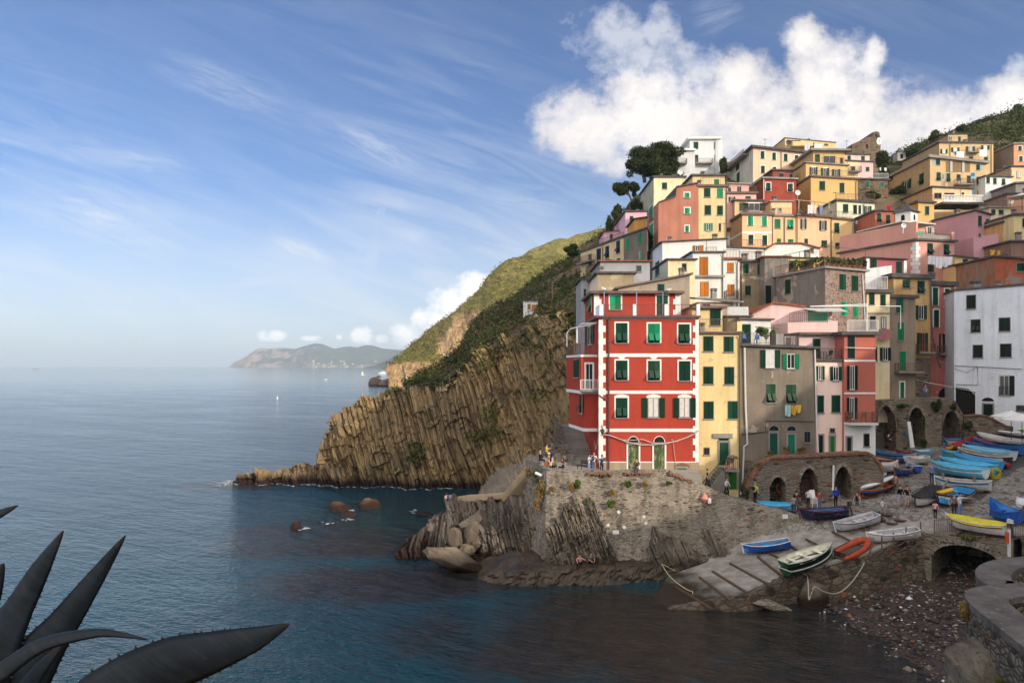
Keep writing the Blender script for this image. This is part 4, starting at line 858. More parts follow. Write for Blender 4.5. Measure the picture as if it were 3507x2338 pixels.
H_('long white house with orange half open shutters above the cream house',2268,2487,(830,818),905,86,c_wh,[(2381,841,2395,860,'oO'),(2395,841,2408,860,'sO')],D=8,sidem=c_whb,roof='g',th=.12,chims=((2302,822,11),(2458,803,14)))
t,f,s=H_('narrow white house with orange shutters and a terracotta edge beside the brown wall',2477.5,2533,889,1060,79,c_wh,[(2492,901,2512,932,'sO'),(2493,975,2514,1011,'sO')],D=8,roof='t',th=.2,pipes=(2524,))
balcony(f,t,2480,2522,1026,.9); zr=f.pix(2477,889)[1]; railing(f,t,0,f.L,zr+.2,.95,0,.16)
t,f,s=H_('brown grey house with plaster patches below a white roof railing, three green windows',2534,2620,897,1090,79.2,c_brt,g('sG',(2546,901,2563,937),(2594,905,2612,941),(2552,978,2571,1011)),D=8,roof='g',th=.2,pipes=(2538,))
railing(f,t,0,f.L-.1,f.pix(2534,897)[1]+.2,1.0,0,.16,M['iron'])
# pebble-dash house with roof garden
PB,PBF,PBS=house('pebbledash_house','pebble dashed stone house with roof garden pots and a stained grey side wall',2826,2964,(919,931),1130,70,M['pebblew'],g('sG',(2874,938,2896,994),(2916,943,2938,998))+g('sB',(2881,1033,2901,1082),(2922,1037,2938,1086)),yaw=24,skew=-7,D=7.6,sidem=c_bgr,roof='c',th=.22,oh=.3,side=((2690,959,2708,1005,'sG'),),back=0)
railing(PBF,PB,0,PBF.L,HO['pebbledash_house'][3]+.0,1.0,.1,.16); railing(PBS,PB,0,PBS.L,HO['pebbledash_house'][3]+.2,1.0,.1,.16)
b=MB(); b.tube(sag(PBF,[(2951,940),(2957,1050),(2960,1100)],.1),.06,6); b.build('downpipe',M['whiterail'],PB)
H_('high grey stained wall house left of the roof garden, one tall dark shutter',2619,2700,880,1120,77.5,c_bgr,[(2621,977,2641,1043,'sK')],D=6,roof='t',th=.12)
H_('yellow garden room behind the roof terrace pots',2685,2830,(882,886),960,84,ST(hx('d9c27a'),.3),g('sG',(2702,893,2726,930),(2745,893,2785,930)),D=4,roof='g',th=.1)
house('village_house','white gabled house below the peach row, three chimneys on its ridge',2617,2808,(835,850),925,93,c_wh,[(2775,849,2786,865,'gw')],gable=[(2617,860),(2655,835),(2745,835),(2808,852)],D=8,roof='t')
H_('small white terrace house with a slim railing left of the gable',2470,2616,(846,852),915,88,c_wh,[],D=8,sidem=c_whb,roof='g',th=.1,chims=((2504,800,8),),rail=.95)
house('village_house','pale pink gabled house with terracotta coping above the grey house',2580,2760,1050,1190,71,c_lpk,[],gable=[(2575,1077),(2648,1040),(2700,1044),(2760,1053)],D=6,roof='t',chims=())
t,f,s=H_('pale pink terrace house with an emerald blind under a cream awning',2698,2869,(1104,1098),1260,66.5,c_lpk,[],D=5,roof='n')
AW=Face((f.a.x+2.0,68.5,0),(1,0,0),(0,-1,0),0); q0,z0=AW.pix(2766,1099); q1,z1=AW.pix(2833,1064); b=MB(); AW.slab(b,q0-.4,q1+.5,z0-.3,z1+.15,-3,0); o=b.build('roof_room',c_lpk,t); b=MB(); AW.slab(b,q0,q1,z0,z1,.0,.04); b.build('blind',paint('emerald_blind',hx('0a9a78'),.6,.1),o)
b=MB(); z_=z1+.25; b.hexa([AW.p(q0-.5,z_-.05,.0),AW.p(q1+1.3,z_-.05,0),AW.p(q1+1.3,z_-.45,1.5),AW.p(q0+.3,z_-.45,1.5)],[AW.p(q0-.5,z_,.0),AW.p(q1+1.3,z_,0),AW.p(q1+1.3,z_-.4,1.5),AW.p(q0+.3,z_-.4,1.5)]); b.build('awning',M['curtain'],o)
b=MB(); b.tube([AW.p(q0-.4,z_+.05,1.5),AW.p(q1+3.2,z_+.25,1.5)],.06,6); b.tube([AW.p(q1+3.2,z_+.25,1.5),AW.p(q1+3.2,z_-2.3,1.5)],.06,6); b.tube([AW.p(q0,z_+.05,1.6),AW.p(q1+6,z_+.0,2.4),AW.p(q1+6,z_-2.2,2.4)],.05,6); b.build('awning_frame',M['white'],t)
railing(f,t,.2,f.L-1,HO['village_house'][3]-1.0 if False else f.pix(2700,1104)[1],.95,0,.2)
t,f,s=H_('small white terrace house with green door behind the vine pergola',2538,2640,(1093,1096),1200,64.6,c_wh,[(2541,1111,2570,1176,'sG')],D=4,roof='b',th=.15)
H_('low house with a brown pitched roof and grey balcony above the yellow house',2390,2510,(1034,1034),1120,67,c_gtan,[(2406,1040,2432,1060,'gw')],D=7,roof='n')
b=MB(); f=HO['village_house'][1]; b.hexa([f.p(-.4,f.pix(2390,1026)[1],.4),f.p(f.L+.5,f.pix(2390,1034)[1]-.1,.4),f.p(f.L+.5,f.pix(2390,1010)[1]-.2,-5),f.p(-.4,f.pix(2390,1003)[1],-5)],[f.p(-.4,f.pix(2390,1024)[1]+.1,.4),f.p(f.L+.5,f.pix(2390,1034)[1]+.1,.4),f.p(f.L+.5,f.pix(2390,1005)[1],-5),f.p(-.4,f.pix(2390,998)[1],-5)]); b.build('roof',M['tile'],HO['village_house'][0]); chimney(HO['village_house'][0],f.p(1.7,f.pix(2390,1026)[1],-.5),.5,.75)
t,f,s=H_('grey terrace house with a ribbed parapet and satellite dish over the yellow house',2492,2568,(1085,1085),1130,65.6,c_gtan,[],D=4,roof='g',th=.15)
b=MB(); 
for i in range(12): f.slab(b,.1+i*.16,.2+i*.16,f.pix(2500,1080)[1],f.pix(2500,1050)[1],-.02,.02)
f.slab(b,0,2.0,f.pix(2500,1080)[1],f.pix(2500,1052)[1],-.1,-.03); b.build('parapet',M['whiterail'],t); b=MB(); b.lathe(f.p(1.4,f.pix(2535,1036)[1],-.6),[(.02,0),(.3,.06),(.42,.16),(.40,.17),(.28,.09),(.02,.05)],12); b.build('satellite_dish',M['white'],t)
# right-hand tall row
t,f,s=H_('slim cream house with a red checked cloth hung below its middle windows',2968,3047,1003,1400,76,c_crm,g('sG',(2978,1005,2994,1043),(3016,1008,3032,1047))+[(2980,1083,2998,1125,'gK'),(3018,1086,3034,1126,'gKc'),(2989,1189,3003,1234,'sK'),(3023,1190,3040,1234,'oK')],D=8,roof='g',th=.4,oh=.3,drop=1.5)
b=MB(); on(f,b,2968,1070,3047,1077,.0,.03); b.build('grey_band',M['cement'],t); railing(f,t,.1,f.L*.9,f.pix(2968,1003)[1]+.4,1.4,0,.16,M['whiterail'])
t,f,s=H_('narrow grey brown house with bright green shutters and a thin balcony above the arches',3046,3135,(1018,1022),1366,77,ST(hx('9a8b79'),.5,hx('85786a'),.35,.5),[(3069,1023,3093,1071,'sT'),(3075,1104,3095,1166,'sB'),(3081,1203,3102,1268,'sB'),(3083,1308,3096,1362,'sB1')],D=7,roof='g',th=.35,oh=.3,drop=.5)
balcony(f,t,3063,3150,1272,.9,.95,M['rail'])
t,f,s=H_('stained ochre house with green open shutters and a flap shutter under the eaves',3060,3186,(950,956),1366,80,c_och,[(3092,958,3115,985,'fN'),(3142,962,3166,1004,'fG'),(3146,1046,3163,1093,'ogw'.replace('g','G',1) if False else 'oG'),(3150,1140,3167,1203,'oGw')],D=8,roof='g',th=.5,oh=.35,drop=.5)
balcony(f,t,3136,3192,1206,.8,.95,M['rail']); b=MB(); f.slab(b,-.0,f.L,f.pix(3100,1366)[1]-.5,f.pix(3100,1225)[1],.0,.05); b.build('stone_base',M['dryw'],t); b=MB(); q,_=f.pix(3184,1200); b.tube([f.p(q,f.pix(3184,960)[1],.15),f.p(q+.2,f.pix(3184,1150)[1],.15),f.p(q+1.0,f.pix(3200,1250)[1],.15),f.p(q+1.2,f.pix(3210,1258)[1],.15)],.1,6); b.build('downpipe',M['pipe'],t)
t,f,s=H_('slim rose red house with white framed green shutters and a table on its balcony',3185,3269,(976,980),1370,81,c_prd,g('sG1',(3194,985,3212,1045),(3236,989,3252,1025),(3198,1061,3215,1120),(3239,1064,3254,1099))+[(3215,1142,3222,1205,'gK'),(3236,1142,3250,1205,'oK1')],D=8,roof='g',th=.5,oh=.35,drop=.5)
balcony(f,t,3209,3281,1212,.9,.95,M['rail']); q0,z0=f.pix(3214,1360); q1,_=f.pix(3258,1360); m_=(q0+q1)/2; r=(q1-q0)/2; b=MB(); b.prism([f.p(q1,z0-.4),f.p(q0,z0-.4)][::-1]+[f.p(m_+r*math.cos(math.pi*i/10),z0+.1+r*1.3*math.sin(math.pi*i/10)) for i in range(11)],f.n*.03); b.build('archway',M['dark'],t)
# white house on the right: faces left, runs toward the viewer
WT,WF,WS=house('white_house','large white house with dark shutters on the right above the boats and parasols',3268,3540,(997,975),1500,77,c_whb,[(3311,1012,3341,1056,'sK'),(3326,1095,3357,1136,'fK'),(3422,1089,3459,1133,'sK'),(3333,1182,3365,1224,'sK'),(3426,1178,3463,1222,'sK'),(3423,1286,3456,1354,'oKR'),(3368,1383,3400,1440,'dK'),(3481,1388,3515,1408,'gK')],yaw=-40,D=12,roof='g',th=.25,oh=.15,skew=20)
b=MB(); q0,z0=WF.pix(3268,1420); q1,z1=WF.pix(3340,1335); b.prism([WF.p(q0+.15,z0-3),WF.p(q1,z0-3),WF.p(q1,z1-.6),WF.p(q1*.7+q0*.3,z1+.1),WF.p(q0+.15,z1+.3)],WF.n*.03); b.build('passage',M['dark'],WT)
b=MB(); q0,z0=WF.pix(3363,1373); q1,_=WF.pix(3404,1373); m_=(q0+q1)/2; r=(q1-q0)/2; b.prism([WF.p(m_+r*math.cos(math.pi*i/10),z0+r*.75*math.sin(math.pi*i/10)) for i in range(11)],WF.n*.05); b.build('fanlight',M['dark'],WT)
b=MB(); b.tube(sag(WF,[(3270,1252),(3345,1255),(3500,1264)],.08),.03,5); b.tube(sag(WF,[(3270,1262),(3310,1275),(3345,1258)],.08),.02,5); b.tube(sag(WF,[(3348,1255),(3350,1318),(3275,1316)],.08),.03,5); b.build('cable',M['iron'],WT)
q,z=WF.pix(3335,975); chimney(WT,WF.p(q,z-.4,-1.5),.8,.6)
railing(WF,WT,WF.pix(3423,1354)[0],WF.pix(3458,1354)[0],WF.pix(3440,1353)[1],.95,.12,.12,M['iron'])
# upper right
t,f,s=H_('rusty sheet metal and terracotta workshop above the large white house',3408,3560,(880,892),1000,80,c_tco,[(3482,901,3512,929,'sG')],yaw=0,D=13,sidem=M['rust'],roof='g',th=.2)
H_('brown patched house wall behind the rusty sheet metal workshop',3463,3580,828,900,88,c_brn,[],D=8,roof='g',th=.2)
H_('yellow house wedged behind the laundry and the rusty workshop',3270,3342,(878,888),1010,87,c_yor,[(3298,888,3313,914,'sG'),(3337,892,3341,905,'sG')],D=8,roof='g',th=.2)
t,f,s=H_('magenta house with white piers and a draped roof edge above the cream and ochre houses',2966,3098,(882,890),990,86,c_mag,[(2981,887,3002,919,'sg' if False else 'sG'),(3069,895,3089,938,'sG')],D=7,roof='g',th=.12,oh=.35)
for q_ in ((2966,884,2976,930),(3094,893,3104,935)):
    b=MB(); on(f,b,*q_,.0,.12); b.build('pier',M['white'],t)
t,f,s=H_('white terrace parapet house in front of the magenta house',2958,3054,(921,909),1010,82,ST((.74,.74,.76),.15),[],D=4,roof='n'); railing(f,t,0,f.L,f.pix(2958,1000)[1],1.2,.6,.12,M['whiterail'])
t,f,s=house('salmon_block','large salmon block with grey white quoins, laundry and loggia in the middle right',3137,3269,(824,829),990,88,c_smn,[(3176,833,3194,871,'fG'),(3232,837,3250,873,'fG'),(3178,906,3197,932,'sG'),(3239,910,3255,932,'sG')],yaw=18,skew=7,D=11.5,roof='g',th=.25,oh=.3)
QB=[MB(),MB()]; z=f.pix(3137,830)[1]; 
for i in range(9): f.slab(QB[0],.0,.45+(.25 if i%2 else 0),z-.45,z,.0,.03); s.slab(QB[1],s.L-.45-(.25 if i%2 else 0),s.L+.03,z-.45,z,.0,.03); z-=.5
for b in QB: b.build('quoin_strip',M['white'],t)
zs_=f.pix(3137,824)[1]; b=MB(); s.slab(b,0,s.L,zs_+.25,zs_+2.5,-.35,-.02); f.slab(b,-.0,.5,zs_+.25,zs_+1.1,-.4,.0); f.slab(b,f.L-.5,f.L,zs_+.25,zs_+1.5,-2.5,.0); b.build('terrace_wall',c_smn,t)
lg=Face(f.p(0,0,-4.2),f.u,f.n,0); b=MB(); lg.slab(b,0,f.L,zs_+.2,zs_+2.7,-5,0); o=b.build('loggia',c_smn,t); window(lg,o,3128,772,3138,800,'oW'); window(lg,o,3177,777,3190,803,'oW'); b=MB(); lg.slab(b,-.6,f.L*.8,zs_+2.72,zs_+2.86,-5,2.6); b.build('loggia_roof',M['curtain'],o)
railing(f,t,.5,f.L-.5,zs_+.25,.95,-.05,.16); b=MB(); f.slab(b,.5,f.L-.5,zs_+.27,zs_+.95,-.2,-.12); b.build('terrace_screen',M['curtain'],t)
t,f,s=H_('mauve pink house with a long blank side and two dark shutters near the right edge',3343,3393,(722,738),840,98,c_mau,g('sG',(3350,739,3361,775),(3377,750,3387,785)),yaw=15,D=13,roof='g',th=.18)
t,f,s=H_('deep yellow house with a blank seamed side above the little bell turret',3145,3199,(693,697),790,105,c_ydk,[(3169,707,3181,735,'sG')],D=13,sidem=ST(hx('c9973f'),.2),roof='g',th=.3,rail=.95)
H_('little red house with flap shutters and a red cloth on its rail',2997,3062,724,800,100,ST(hx('bb725c'),.2),g('fG',(3004,731,3018,760),(3035,736,3048,765)),D=8,roof='g',th=.25,rail=.95)
t,f,s=H_('pale green house with mixed shutters between the peach row and the little red house',2866,2996,(688,697),800,106,c_pgr,[(2888,700,2904,728,'sG'),(2923,703,2934,732,'sK'),(2941,704,2948,732,'sG'),(2965,706,2977,734,'oN'),(2926,764,2942,792,'sL'),(2969,768,2983,792,'sL')],D=9,roof='g',th=.3,pipes=(2957,)); railing(f,t,0,f.L,f.pix(2866,692)[1]+.3,.95,0,.2)
t,f,s=H_('peach house with a white band and a tall shade-toned side wall in the middle tier',2542,2643,(736,738),880,104,c_pch,g('sB1',(2562,739,2579,772),(2609,741,2626,774))+g('sG1',(2563,804,2580,837),(2611,806,2627,840)),D=11,sidem=c_pchshade,roof='b',th=.35,oh=.3)  # left wall is the peach darkened, its shade put into the stucco
b=MB(); on(f,b,2542,793,2643,800,.0,.03); b.build('white_band',M['white'],t); b=MB(); s.slab(b,0,s.L,f.pix(2542,800)[1],f.pix(2542,793)[1],.0,.03); b.build('white_band',M['white'],t); railing(f,t,0,f.L,f.pix(2542,736)[1]+.35,.95,0,.2)
H_('peach penthouse with a dark glazed front above the shade-toned side wall',2516,2612,(688,690),745,108,c_pchl,[(2533,695,2554,722,'sN'),(2564,696,2601,722,'oK1')],D=8,sidem=c_pchshade,roof='g',th=.25)
t,f,s=H_('cream house with two bright green windows between the two peach houses',2643.5,2732,(740,742),880,104.3,c_pchl,[(2654,751,2672,781,'sB'),(2698,753,2716,784,'fB'),(2662,818,2674,836,'sB'),(2700,820,2716,836,'sB')],D=9,roof='c',th=.25,pipes=(2645,2686)); railing(f,t,0,f.L,f.pix(2643,740)[1]+.25,.95,0,.2)
H_('small cream penthouse with a tiny white window behind the cream house',2640,2712,691,740,110,c_pchl,[(2665,713,2676,726,'gW')],D=6,roof='c',th=.2)
t,f,s=H_('wide peach house whose roof terrace carries the laundry pergola',2732.5,2843,(738,747),880,104,c_pch,[(2747,750,2756,784,'oG'),(2813,756,2824,789,'oG'),(2814,824,2832,846,'fG'),(2756,818,2766,836,'sG')],D=9,roof='b',th=.3,oh=.3,chims=((2753,812,16),)); railing(f,t,0,f.L,f.pix(2732,744)[1]+.3,.95,0,.2)
t,f,s=H_('orange yellow end house with a flap shutter at the right of the peach row',2843.5,2918,(748,756),890,104.2,c_yor,[(2858,764,2873,796,'fG'),(2861,832,2875,850,'fG')],D=9,roof='b',th=.3,oh=.3,pipes=(2846,)); railing(f,t,0,f.L,f.pix(2843,752)[1]+.3,.95,0,.2)
house('terracotta_house','tall terracotta house with stepped roof and three small white framed windows',2255,2391.5,(640,627),860,92,c_ter,g('sB1',(2344,660,2361,677),(2345,712,2362,732),(2347,773,2359,795)),side=[(2225,713,2237,745,'sB1'),(2226,772,2238,806,'sB1'),(2226,830,2239,865,'sB1')],gable=[(2255,695),(2313,675),(2316,642),(2391.5,628)],D=7.5,roof='g')
t,f,s=H_('tall cream house with open and closed green shutters beside the terracotta one',2392,2489,(640,641),850,92.2,c_cry,[(2412,645,2432,675,'sG'),(2457,646,2475,676,'sB'),(2414,704,2434,735,'sG'),(2457,705,2475,736,'sG'),(2420,764,2433,790,'oB'),(2463,766,2468,790,'sK')],D=9,roof='b',th=.25,pipes=(2487,)); railing(f,t,.3,f.L,f.pix(2392,640)[1]+.25,1.0,0,.2)
H_('small cream roof house with a sloping slab behind the tall cream house',2372,2482,603,660,99,c_cry,[(2447,615,2462,636,'sB')],D=6,roof='g',th=.25)
H_('cream house with blackened pale side wall under the umbrella pine',2239,2345,608,720,118,c_crm,[(2268,626,2284,647,'sG')],D=12,sidem=ST(hx('c9c5ae'),.6,hx('6f6a60'),.34,.5),roof='g',th=.25)
H_('lilac pink house with a single green window on the left slope',2142,2215,(726,724),830,112,c_lil,[(2158,741,2168,757,'sG')],D=12,roof='g',th=.2,sidem=c_lil)
H_('low lilac terrace house under the lilac one, green door',2068,2170,(796,785),860,118,c_lil,[(2089,802,2098,825,'sG')],D=6,roof='t',th=.12,rail=.95)
# long yellow and grey row seen along its side
t,f,s=house('yellow_row_house','long yellow house with blue shutters and dark roof terrace stepping down to the left cliff',1988,2136,(867,812),1010,112,ST(hx('e0c79a'),.25,None,0,.3),[(2044,854,2058,888,'sS'),(2074,845,2086,881,'fS'),(2111,827,2123,865,'fS'),(2016,872,2026,912,'sT'),(2113,887,2124,895,'sS')],yaw=-66,skew=52,D=8,roof='g',th=.3,oh=.3,pipes=(2065,)); railing(f,t,0,f.L,f.pix(2060,840)[1],1.0,0,.2)
balcony(f,t,1990,2040,905,1.0)
t,f,s=house('grey_row_house','stained grey house with green shutters joining the yellow row to the terracotta house',2136.5,2216,(811,784),960,97.4,c_grey,[(2145,817,2155,849,'sB'),(2187,800,2198,832,'sB'),(2189,863,2199,886,'sL')],yaw=-70,skew=55,D=7,roof='g',th=.25)
H_('ochre roof room with a striped awning above the grey row house',2172,2214,(752,744),800,101,ST(hx('d9a25c'),.2),[],D=6,roof='g',th=.15)
# top tier
t,f,s=house('white_tower_house','white modern house with rounded corners and flat roof beside the umbrella pine',2362,2459,478,640,150,ST((.62,.63,.645),.14,None,0,.14),[(2376,487,2391,510,'sG'),(2446,487,2455,510,'sG'),(2380,531,2391,559,'sG'),(2447,531,2457,554,'sG'),(2448,575,2458,599,'sG')],D=11,roof='w',th=.4,oh=.6); balcony(f,t,2380,2438,562,1.2); b=MB(); f.slab(b,1,f.L-.6,f.pix(2362,477)[1],f.pix(2362,463)[1],-9,-.5); b.build('parapet',ST(hx('c9c6ba'),.5),t); b=MB(); b.tube([f.p(f.L,f.pix(2459,640)[1],-.9),f.p(f.L,f.pix(2459,479)[1],-.9)],1.2,14); b.build('rounded_corner',ST((.62,.63,.645),.14,None,0,.14),t)
b=MB(); wg=Face(P(2296,0,146),(1,0,0),(0,-1,0),0); wg.a.z=0; q,_=wg.pix(2380,520); z1=wg.pix(2300,517)[1]; z0=wg.pix(2300,640)[1]; n=8
pl=[wg.p(q,z0,0)]+[wg.p(0.0+1.6*(1-math.cos(a_)) ,z0,-1.6+1.6*math.sin(a_)) for a_ in [math.pi/2*(1-i/n) for i in range(n+1)]]+[wg.p(-1.0,z0,-9),wg.p(q,z0,-9)]
b.prism(pl[::-1],(0,0,z1-z0)); o=b.build('wing',ST((.62,.63,.645),.14,None,0,.14),t); b=MB(); b.prism([Vector((p.x+(.0 if p.x>wg.a.x+3 else -.4),p.y-(.5 if p.y<150 else 0),z1+.01)) for p in pl[::-1]],(0,0,.4)); b.build('wing_roof',M['white'],o); window(wg,o,2303,530,2318,560,'sG'); window(wg,o,2303,573,2318,598,'sG'); balcony(wg,o,2300,2349,563,1.2)
t,f,s=H_('big pale beige house with a railed balcony on its grey side near the hilltop',2579,2762,(505,527),660,135,ST(hx('e3c6a8'),.2,None,0,.25),g('sG1',(2605,518,2618,543),(2645,523,2657,548),(2684,527,2697,552),(2722,532,2734,546),(2606,568,2619,593),(2646,572,2658,590)),side=[(2521,550,2532,577,'sG'),(2524,596,2533,620,'sG')],D=17,sidem=ST(hx('d3cfc4'),.35,hx('b9b4a8'),.33,.3),roof='g',th=.4,oh=.5,pipes=(2675,)); balcony(s,t,2500,2565,585,1.2)
t,f,s=H_('flat topped yellow house at the crest with a wide solid balcony',2688,2862,(474,490),560,150,ST(hx('dcbf8c'),.15),[(2706,481,2742,488,'gK'),(2773,488,2788,506,'sK'),(2823,493,2836,498,'gK')],D=15,sidem=ST(hx('cfae7e'),.15),roof='g',th=.2,oh=.1)
b=MB(); q0,z0=f.pix(2705,507); q1,z1=f.pix(2775,490); f.slab(b,q0,q1,z0,z0+1.0,.0,1.5); b.build('solid_balcony',ST(hx('dcbf8c'),.15),t)
t,f,s=H_('yellow house top floor with wide glazed front under a white roof edge',2785,2893,(518,520),570,126,c_ydk,[(2792,529,2807,556,'sG'),(2819,534,2862,562,'gW'),(2878,541,2886,565,'sK')],D=14,roof='c',th=.35,oh=.8,sidem=ST(hx('d3b07c'),.15))
t,f,s=H_('yellow middle floor with three open shuttered doors and a long railing',2760,2903,(558,568),620,123,ST(hx('dcbd86'),.15),[(2780,573,2792,599,'oG1'),(2819,576,2832,604,'oG1'),(2857,580,2870,607,'oG')],D=12,roof='c',th=.2,oh=.3,sidem=ST(hx('cfa970'),.15)); railing(f,t,0,f.L,f.pix(2800,562)[1]+.1,1.0,0,.25)
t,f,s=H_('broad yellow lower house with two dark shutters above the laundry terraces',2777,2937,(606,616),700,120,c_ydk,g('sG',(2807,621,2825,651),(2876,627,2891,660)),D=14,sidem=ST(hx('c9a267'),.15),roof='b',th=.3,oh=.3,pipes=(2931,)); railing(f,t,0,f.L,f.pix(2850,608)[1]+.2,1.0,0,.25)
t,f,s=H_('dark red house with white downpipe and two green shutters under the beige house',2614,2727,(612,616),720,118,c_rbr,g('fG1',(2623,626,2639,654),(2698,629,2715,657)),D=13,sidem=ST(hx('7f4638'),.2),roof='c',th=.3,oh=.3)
b=MB(); q,_=f.pix(2615,640); b.tube([f.p(q,f.pix(2615,690)[1],.1),f.p(q,f.pix(2615,614)[1],.1)],.07,6); b.build('downpipe',M['whiterail'],t)
H_('dull red upper room behind the dark red house',2646,2715,(584,586),620,125,ST(hx('94504a'),.2),g('sG',(2669,594,2684,611),(2703,596,2713,612)),D=10,sidem=ST(hx('7d4840'),.2),roof='g',th=.25)
t,f,s=H_('small pink house with a flower terrace left of the dark red house',2490,2590,(664,664),715,109,ST(hx('e6b6ac'),.15),[(2502,674,2512,690,'oG'),(2554,673,2570,680,'sG')],D=8,roof='b',th=.3); railing(f,t,0,f.L,f.pix(2490,664)[1]+.3,.95,0,.2)
H_('pink upper house with two slim dark windows behind the flower terrace',2491,2565,(630,632),670,114,ST(hx('e6b6ac'),.15),[(2494,643,2502,661,'sG'),(2526,640,2530,658,'sG'),(2533,640,2537,658,'sG')],D=6,roof='c',th=.2)
t,f,s=H_('cream and pink house with a planted upper terrace right of the yellow stack',2893.5,2990,(551,556),640,135,ST(hx('ecd6b0'),.15),g('sG',(2916,571,2928,586),(2965,572,2977,586)),D=8,roof='g',th=.2)
b=MB(); q,_=f.pix(2945,560); f.slab(b,q,f.L,f.pix(2950,640)[1],f.pix(2950,557)[1],.0,.03); b.build('pink_half',ST(hx('e2bdbd'),.15),t); balcony(f,t,2905,2943,590,1.0)
H_('pale pink attic with a flat grey roof left of the castle wall',2892,2978,(529,531),560,140,ST(hx('e4c4bb'),.15),g('sG',(2903,534,2913,550),(2950,535,2961,552)),D=7,roof='g',th=.3)
t,f,s=H_('stone terrace house with green shutters and purple flowers below the castle',2938,3042,(614,618),660,128,M['fieldst'],g('sT',(2967,621,2978,643),(3016,624,3027,643)),D=8,roof='g',th=.25); railing(f,t,0,f.L,f.pix(2938,615)[1]+.25,.9,0,.2,M['whiterail'])
# castle with the clock, chapel and bell turret
ct=thing('clock_castle','ruined brown stone castle wall with a white clock face and small belfry on the skyline','castle',tuple(P(3000,540,160)))
cf=Face((P(2918,0,160).x,160,0),(1,0,0),(0,-1,0),0); b=MB(); pts=[(2918,520),(2918,494),(2989,463),(2989,453),(3000,450),(3011,453),(3016,474),(3016,640),(2918,640)]
b.prism([cf.p(*cf.pix(x,y)) for x,y in pts][::-1],(0,7,0)); b.build('wall',M['fieldst'],ct)
cc=Face(cf.p(cf.pix(3016,500)[0],0,0)-Vector((1.4,0,0)),(1,0,0),(0,-1,0),0); q,z=cc.pix(3010,484); b=MB(); b.prism([cc.p(q+.55*math.cos(math.pi*i/10),z+.85*math.sin(math.pi*i/10)) for i in range(20)],cc.n*.08); o=b.build('clock_face',M['white'],ct); b=MB(); b.bar(cc.p(q,z,.1),cc.p(q-.05,z+.55,.1),.08,.03); b.bar(cc.p(q,z,.1),cc.p(q+.22,z-.3,.1),.09,.03); b.build('clock_hands',M['dark'],o)
b=MB(); on(cf,b,2998,458,3003,468,.0,.02); on(cf,b,2966,494,2973,508,.0,.02); b.build('opening',M['dark'],ct)
ch=thing('church_spire','small grey church spire peeping over the trees beside the castle','church',tuple(P(3080,560,190)))
b=MB(); c_=P(3080,555,190); z_=(555-526)/F*190; b.box(c_,2.3,2.3,z_); b.build('tower',ST(hx('a7a19a'),.4),ch); b=MB(); p4=[c_+Vector((x,y,z_+.01)) for x,y in ((-1.3,-1.3),(1.3,-1.3),(1.3,1.3),(-1.3,1.3))]; b.add(p4+[c_+Vector((x,y,z_+.25)) for x,y in ((-.75,-.75),(.75,-.75),(.75,.75),(-.75,.75))]+[c_+Vector((0,0,z_+1.7))],[(0,1,5,4),(1,2,6,5),(2,3,7,6),(3,0,4,7),(4,5,8),(5,6,8),(6,7,8),(7,4,8)]); b.build('spire',M['roofg'],ch); b=MB(); b.box(c_+Vector((0,-1.17,.6)),.7,.06,1.2); b.build('belfry_opening',M['dark'],ch)
bt=thing('bell_turret','white bell turret with a pyramid slate roof and iron cross among the houses','turret',tuple(P(3105,760,97)))
c_=P(3105,768,97); b=MB(); b.box(c_,2.1,2.1,(768-730)/F*97,0,.6); b.build('tower',M['white'],bt); zt_=(768-730)/F*97; R_=Matrix.Rotation(.6,3,'Z'); p4=[c_+R_@Vector((x,y,0))+Vector((0,0,zt_+.01)) for x,y in ((-1.4,-1.4),(1.4,-1.4),(1.4,1.4),(-1.4,1.4))]; b=MB(); b.add(p4+[c_+Vector((0,0,zt_+1.35))],[(3,2,1,0),(0,1,4),(1,2,4),(2,3,4),(3,0,4)]); b.build('roof',M['roofg'],bt); b=MB(); ap=c_+Vector((0,0,zt_+1.3)); b.bar(ap,ap+Vector((0,0,.75)),.05); b.bar(ap+Vector((-.25,0,.55)),ap+Vector((.25,0,.55)),.05); b.build('cross',M['iron'],bt)
for an in (.6,.6-math.pi/2,.6+math.pi/2): 
    b=MB(); n_=Matrix.Rotation(an,3,'Z')@Vector((0,-1,0)); u_=Matrix.Rotation(an,3,'Z')@Vector((1,0,0)); b.prism([c_+n_*1.04+u_*x+Vector((0,0,z)) for x,z in ((-.25,.4),(.25,.4),(.25,1.0),(.12,1.2),(-.12,1.2),(-.25,1.0))],n_*.03); b.build('arched_opening',M['dark'],bt)
# hill top right
t,f,s=house('mural_house','big yellow house with loggia, balcony and painted panels on the upper right',3185,3374,(540,562),690,128,ST(hx('cfb287'),.15,None,0,.15),[(3206,547,3219,565,'sG'),(3344,564,3355,582,'sG'),(3208,591,3221,618,'fG'),(3242,594,3254,622,'fG'),(3277,598,3289,618,'sG'),(3312,602,3324,630,'sG'),(3345,606,3358,633,'fG'),(3348,653,3360,672,'sG')],side=[(3149,598,3164,628,'fG'),(3098,621,3113,645,'oG')],D=14,sidem=ST(hx('b59a74'),.2),roof='c',th=.5,oh=.5)
b=MB(); on(f,b,3239,553,3322,590,.0,.015); b.build('loggia',ST(hx('8f7654'),.2),t)
for x in (3253,3294): b=MB(); on(f,b,x,553,x+8,590,.0,.12); b.build('loggia_pier',ST(hx('b9b9bd'),.1),t)
balcony(f,t,3266,3322,634,1.1)
PNL=[paint('panel_pale_blue',hx('8fb4c4'),.8,.2,6),paint('panel_grey',hx('a9a79a'),.8,.25,8),paint('panel_ochre',hx('a5834e'),.8,.3,8),paint('panel_blue',hx('3f74a8'),.8,.2,8)]
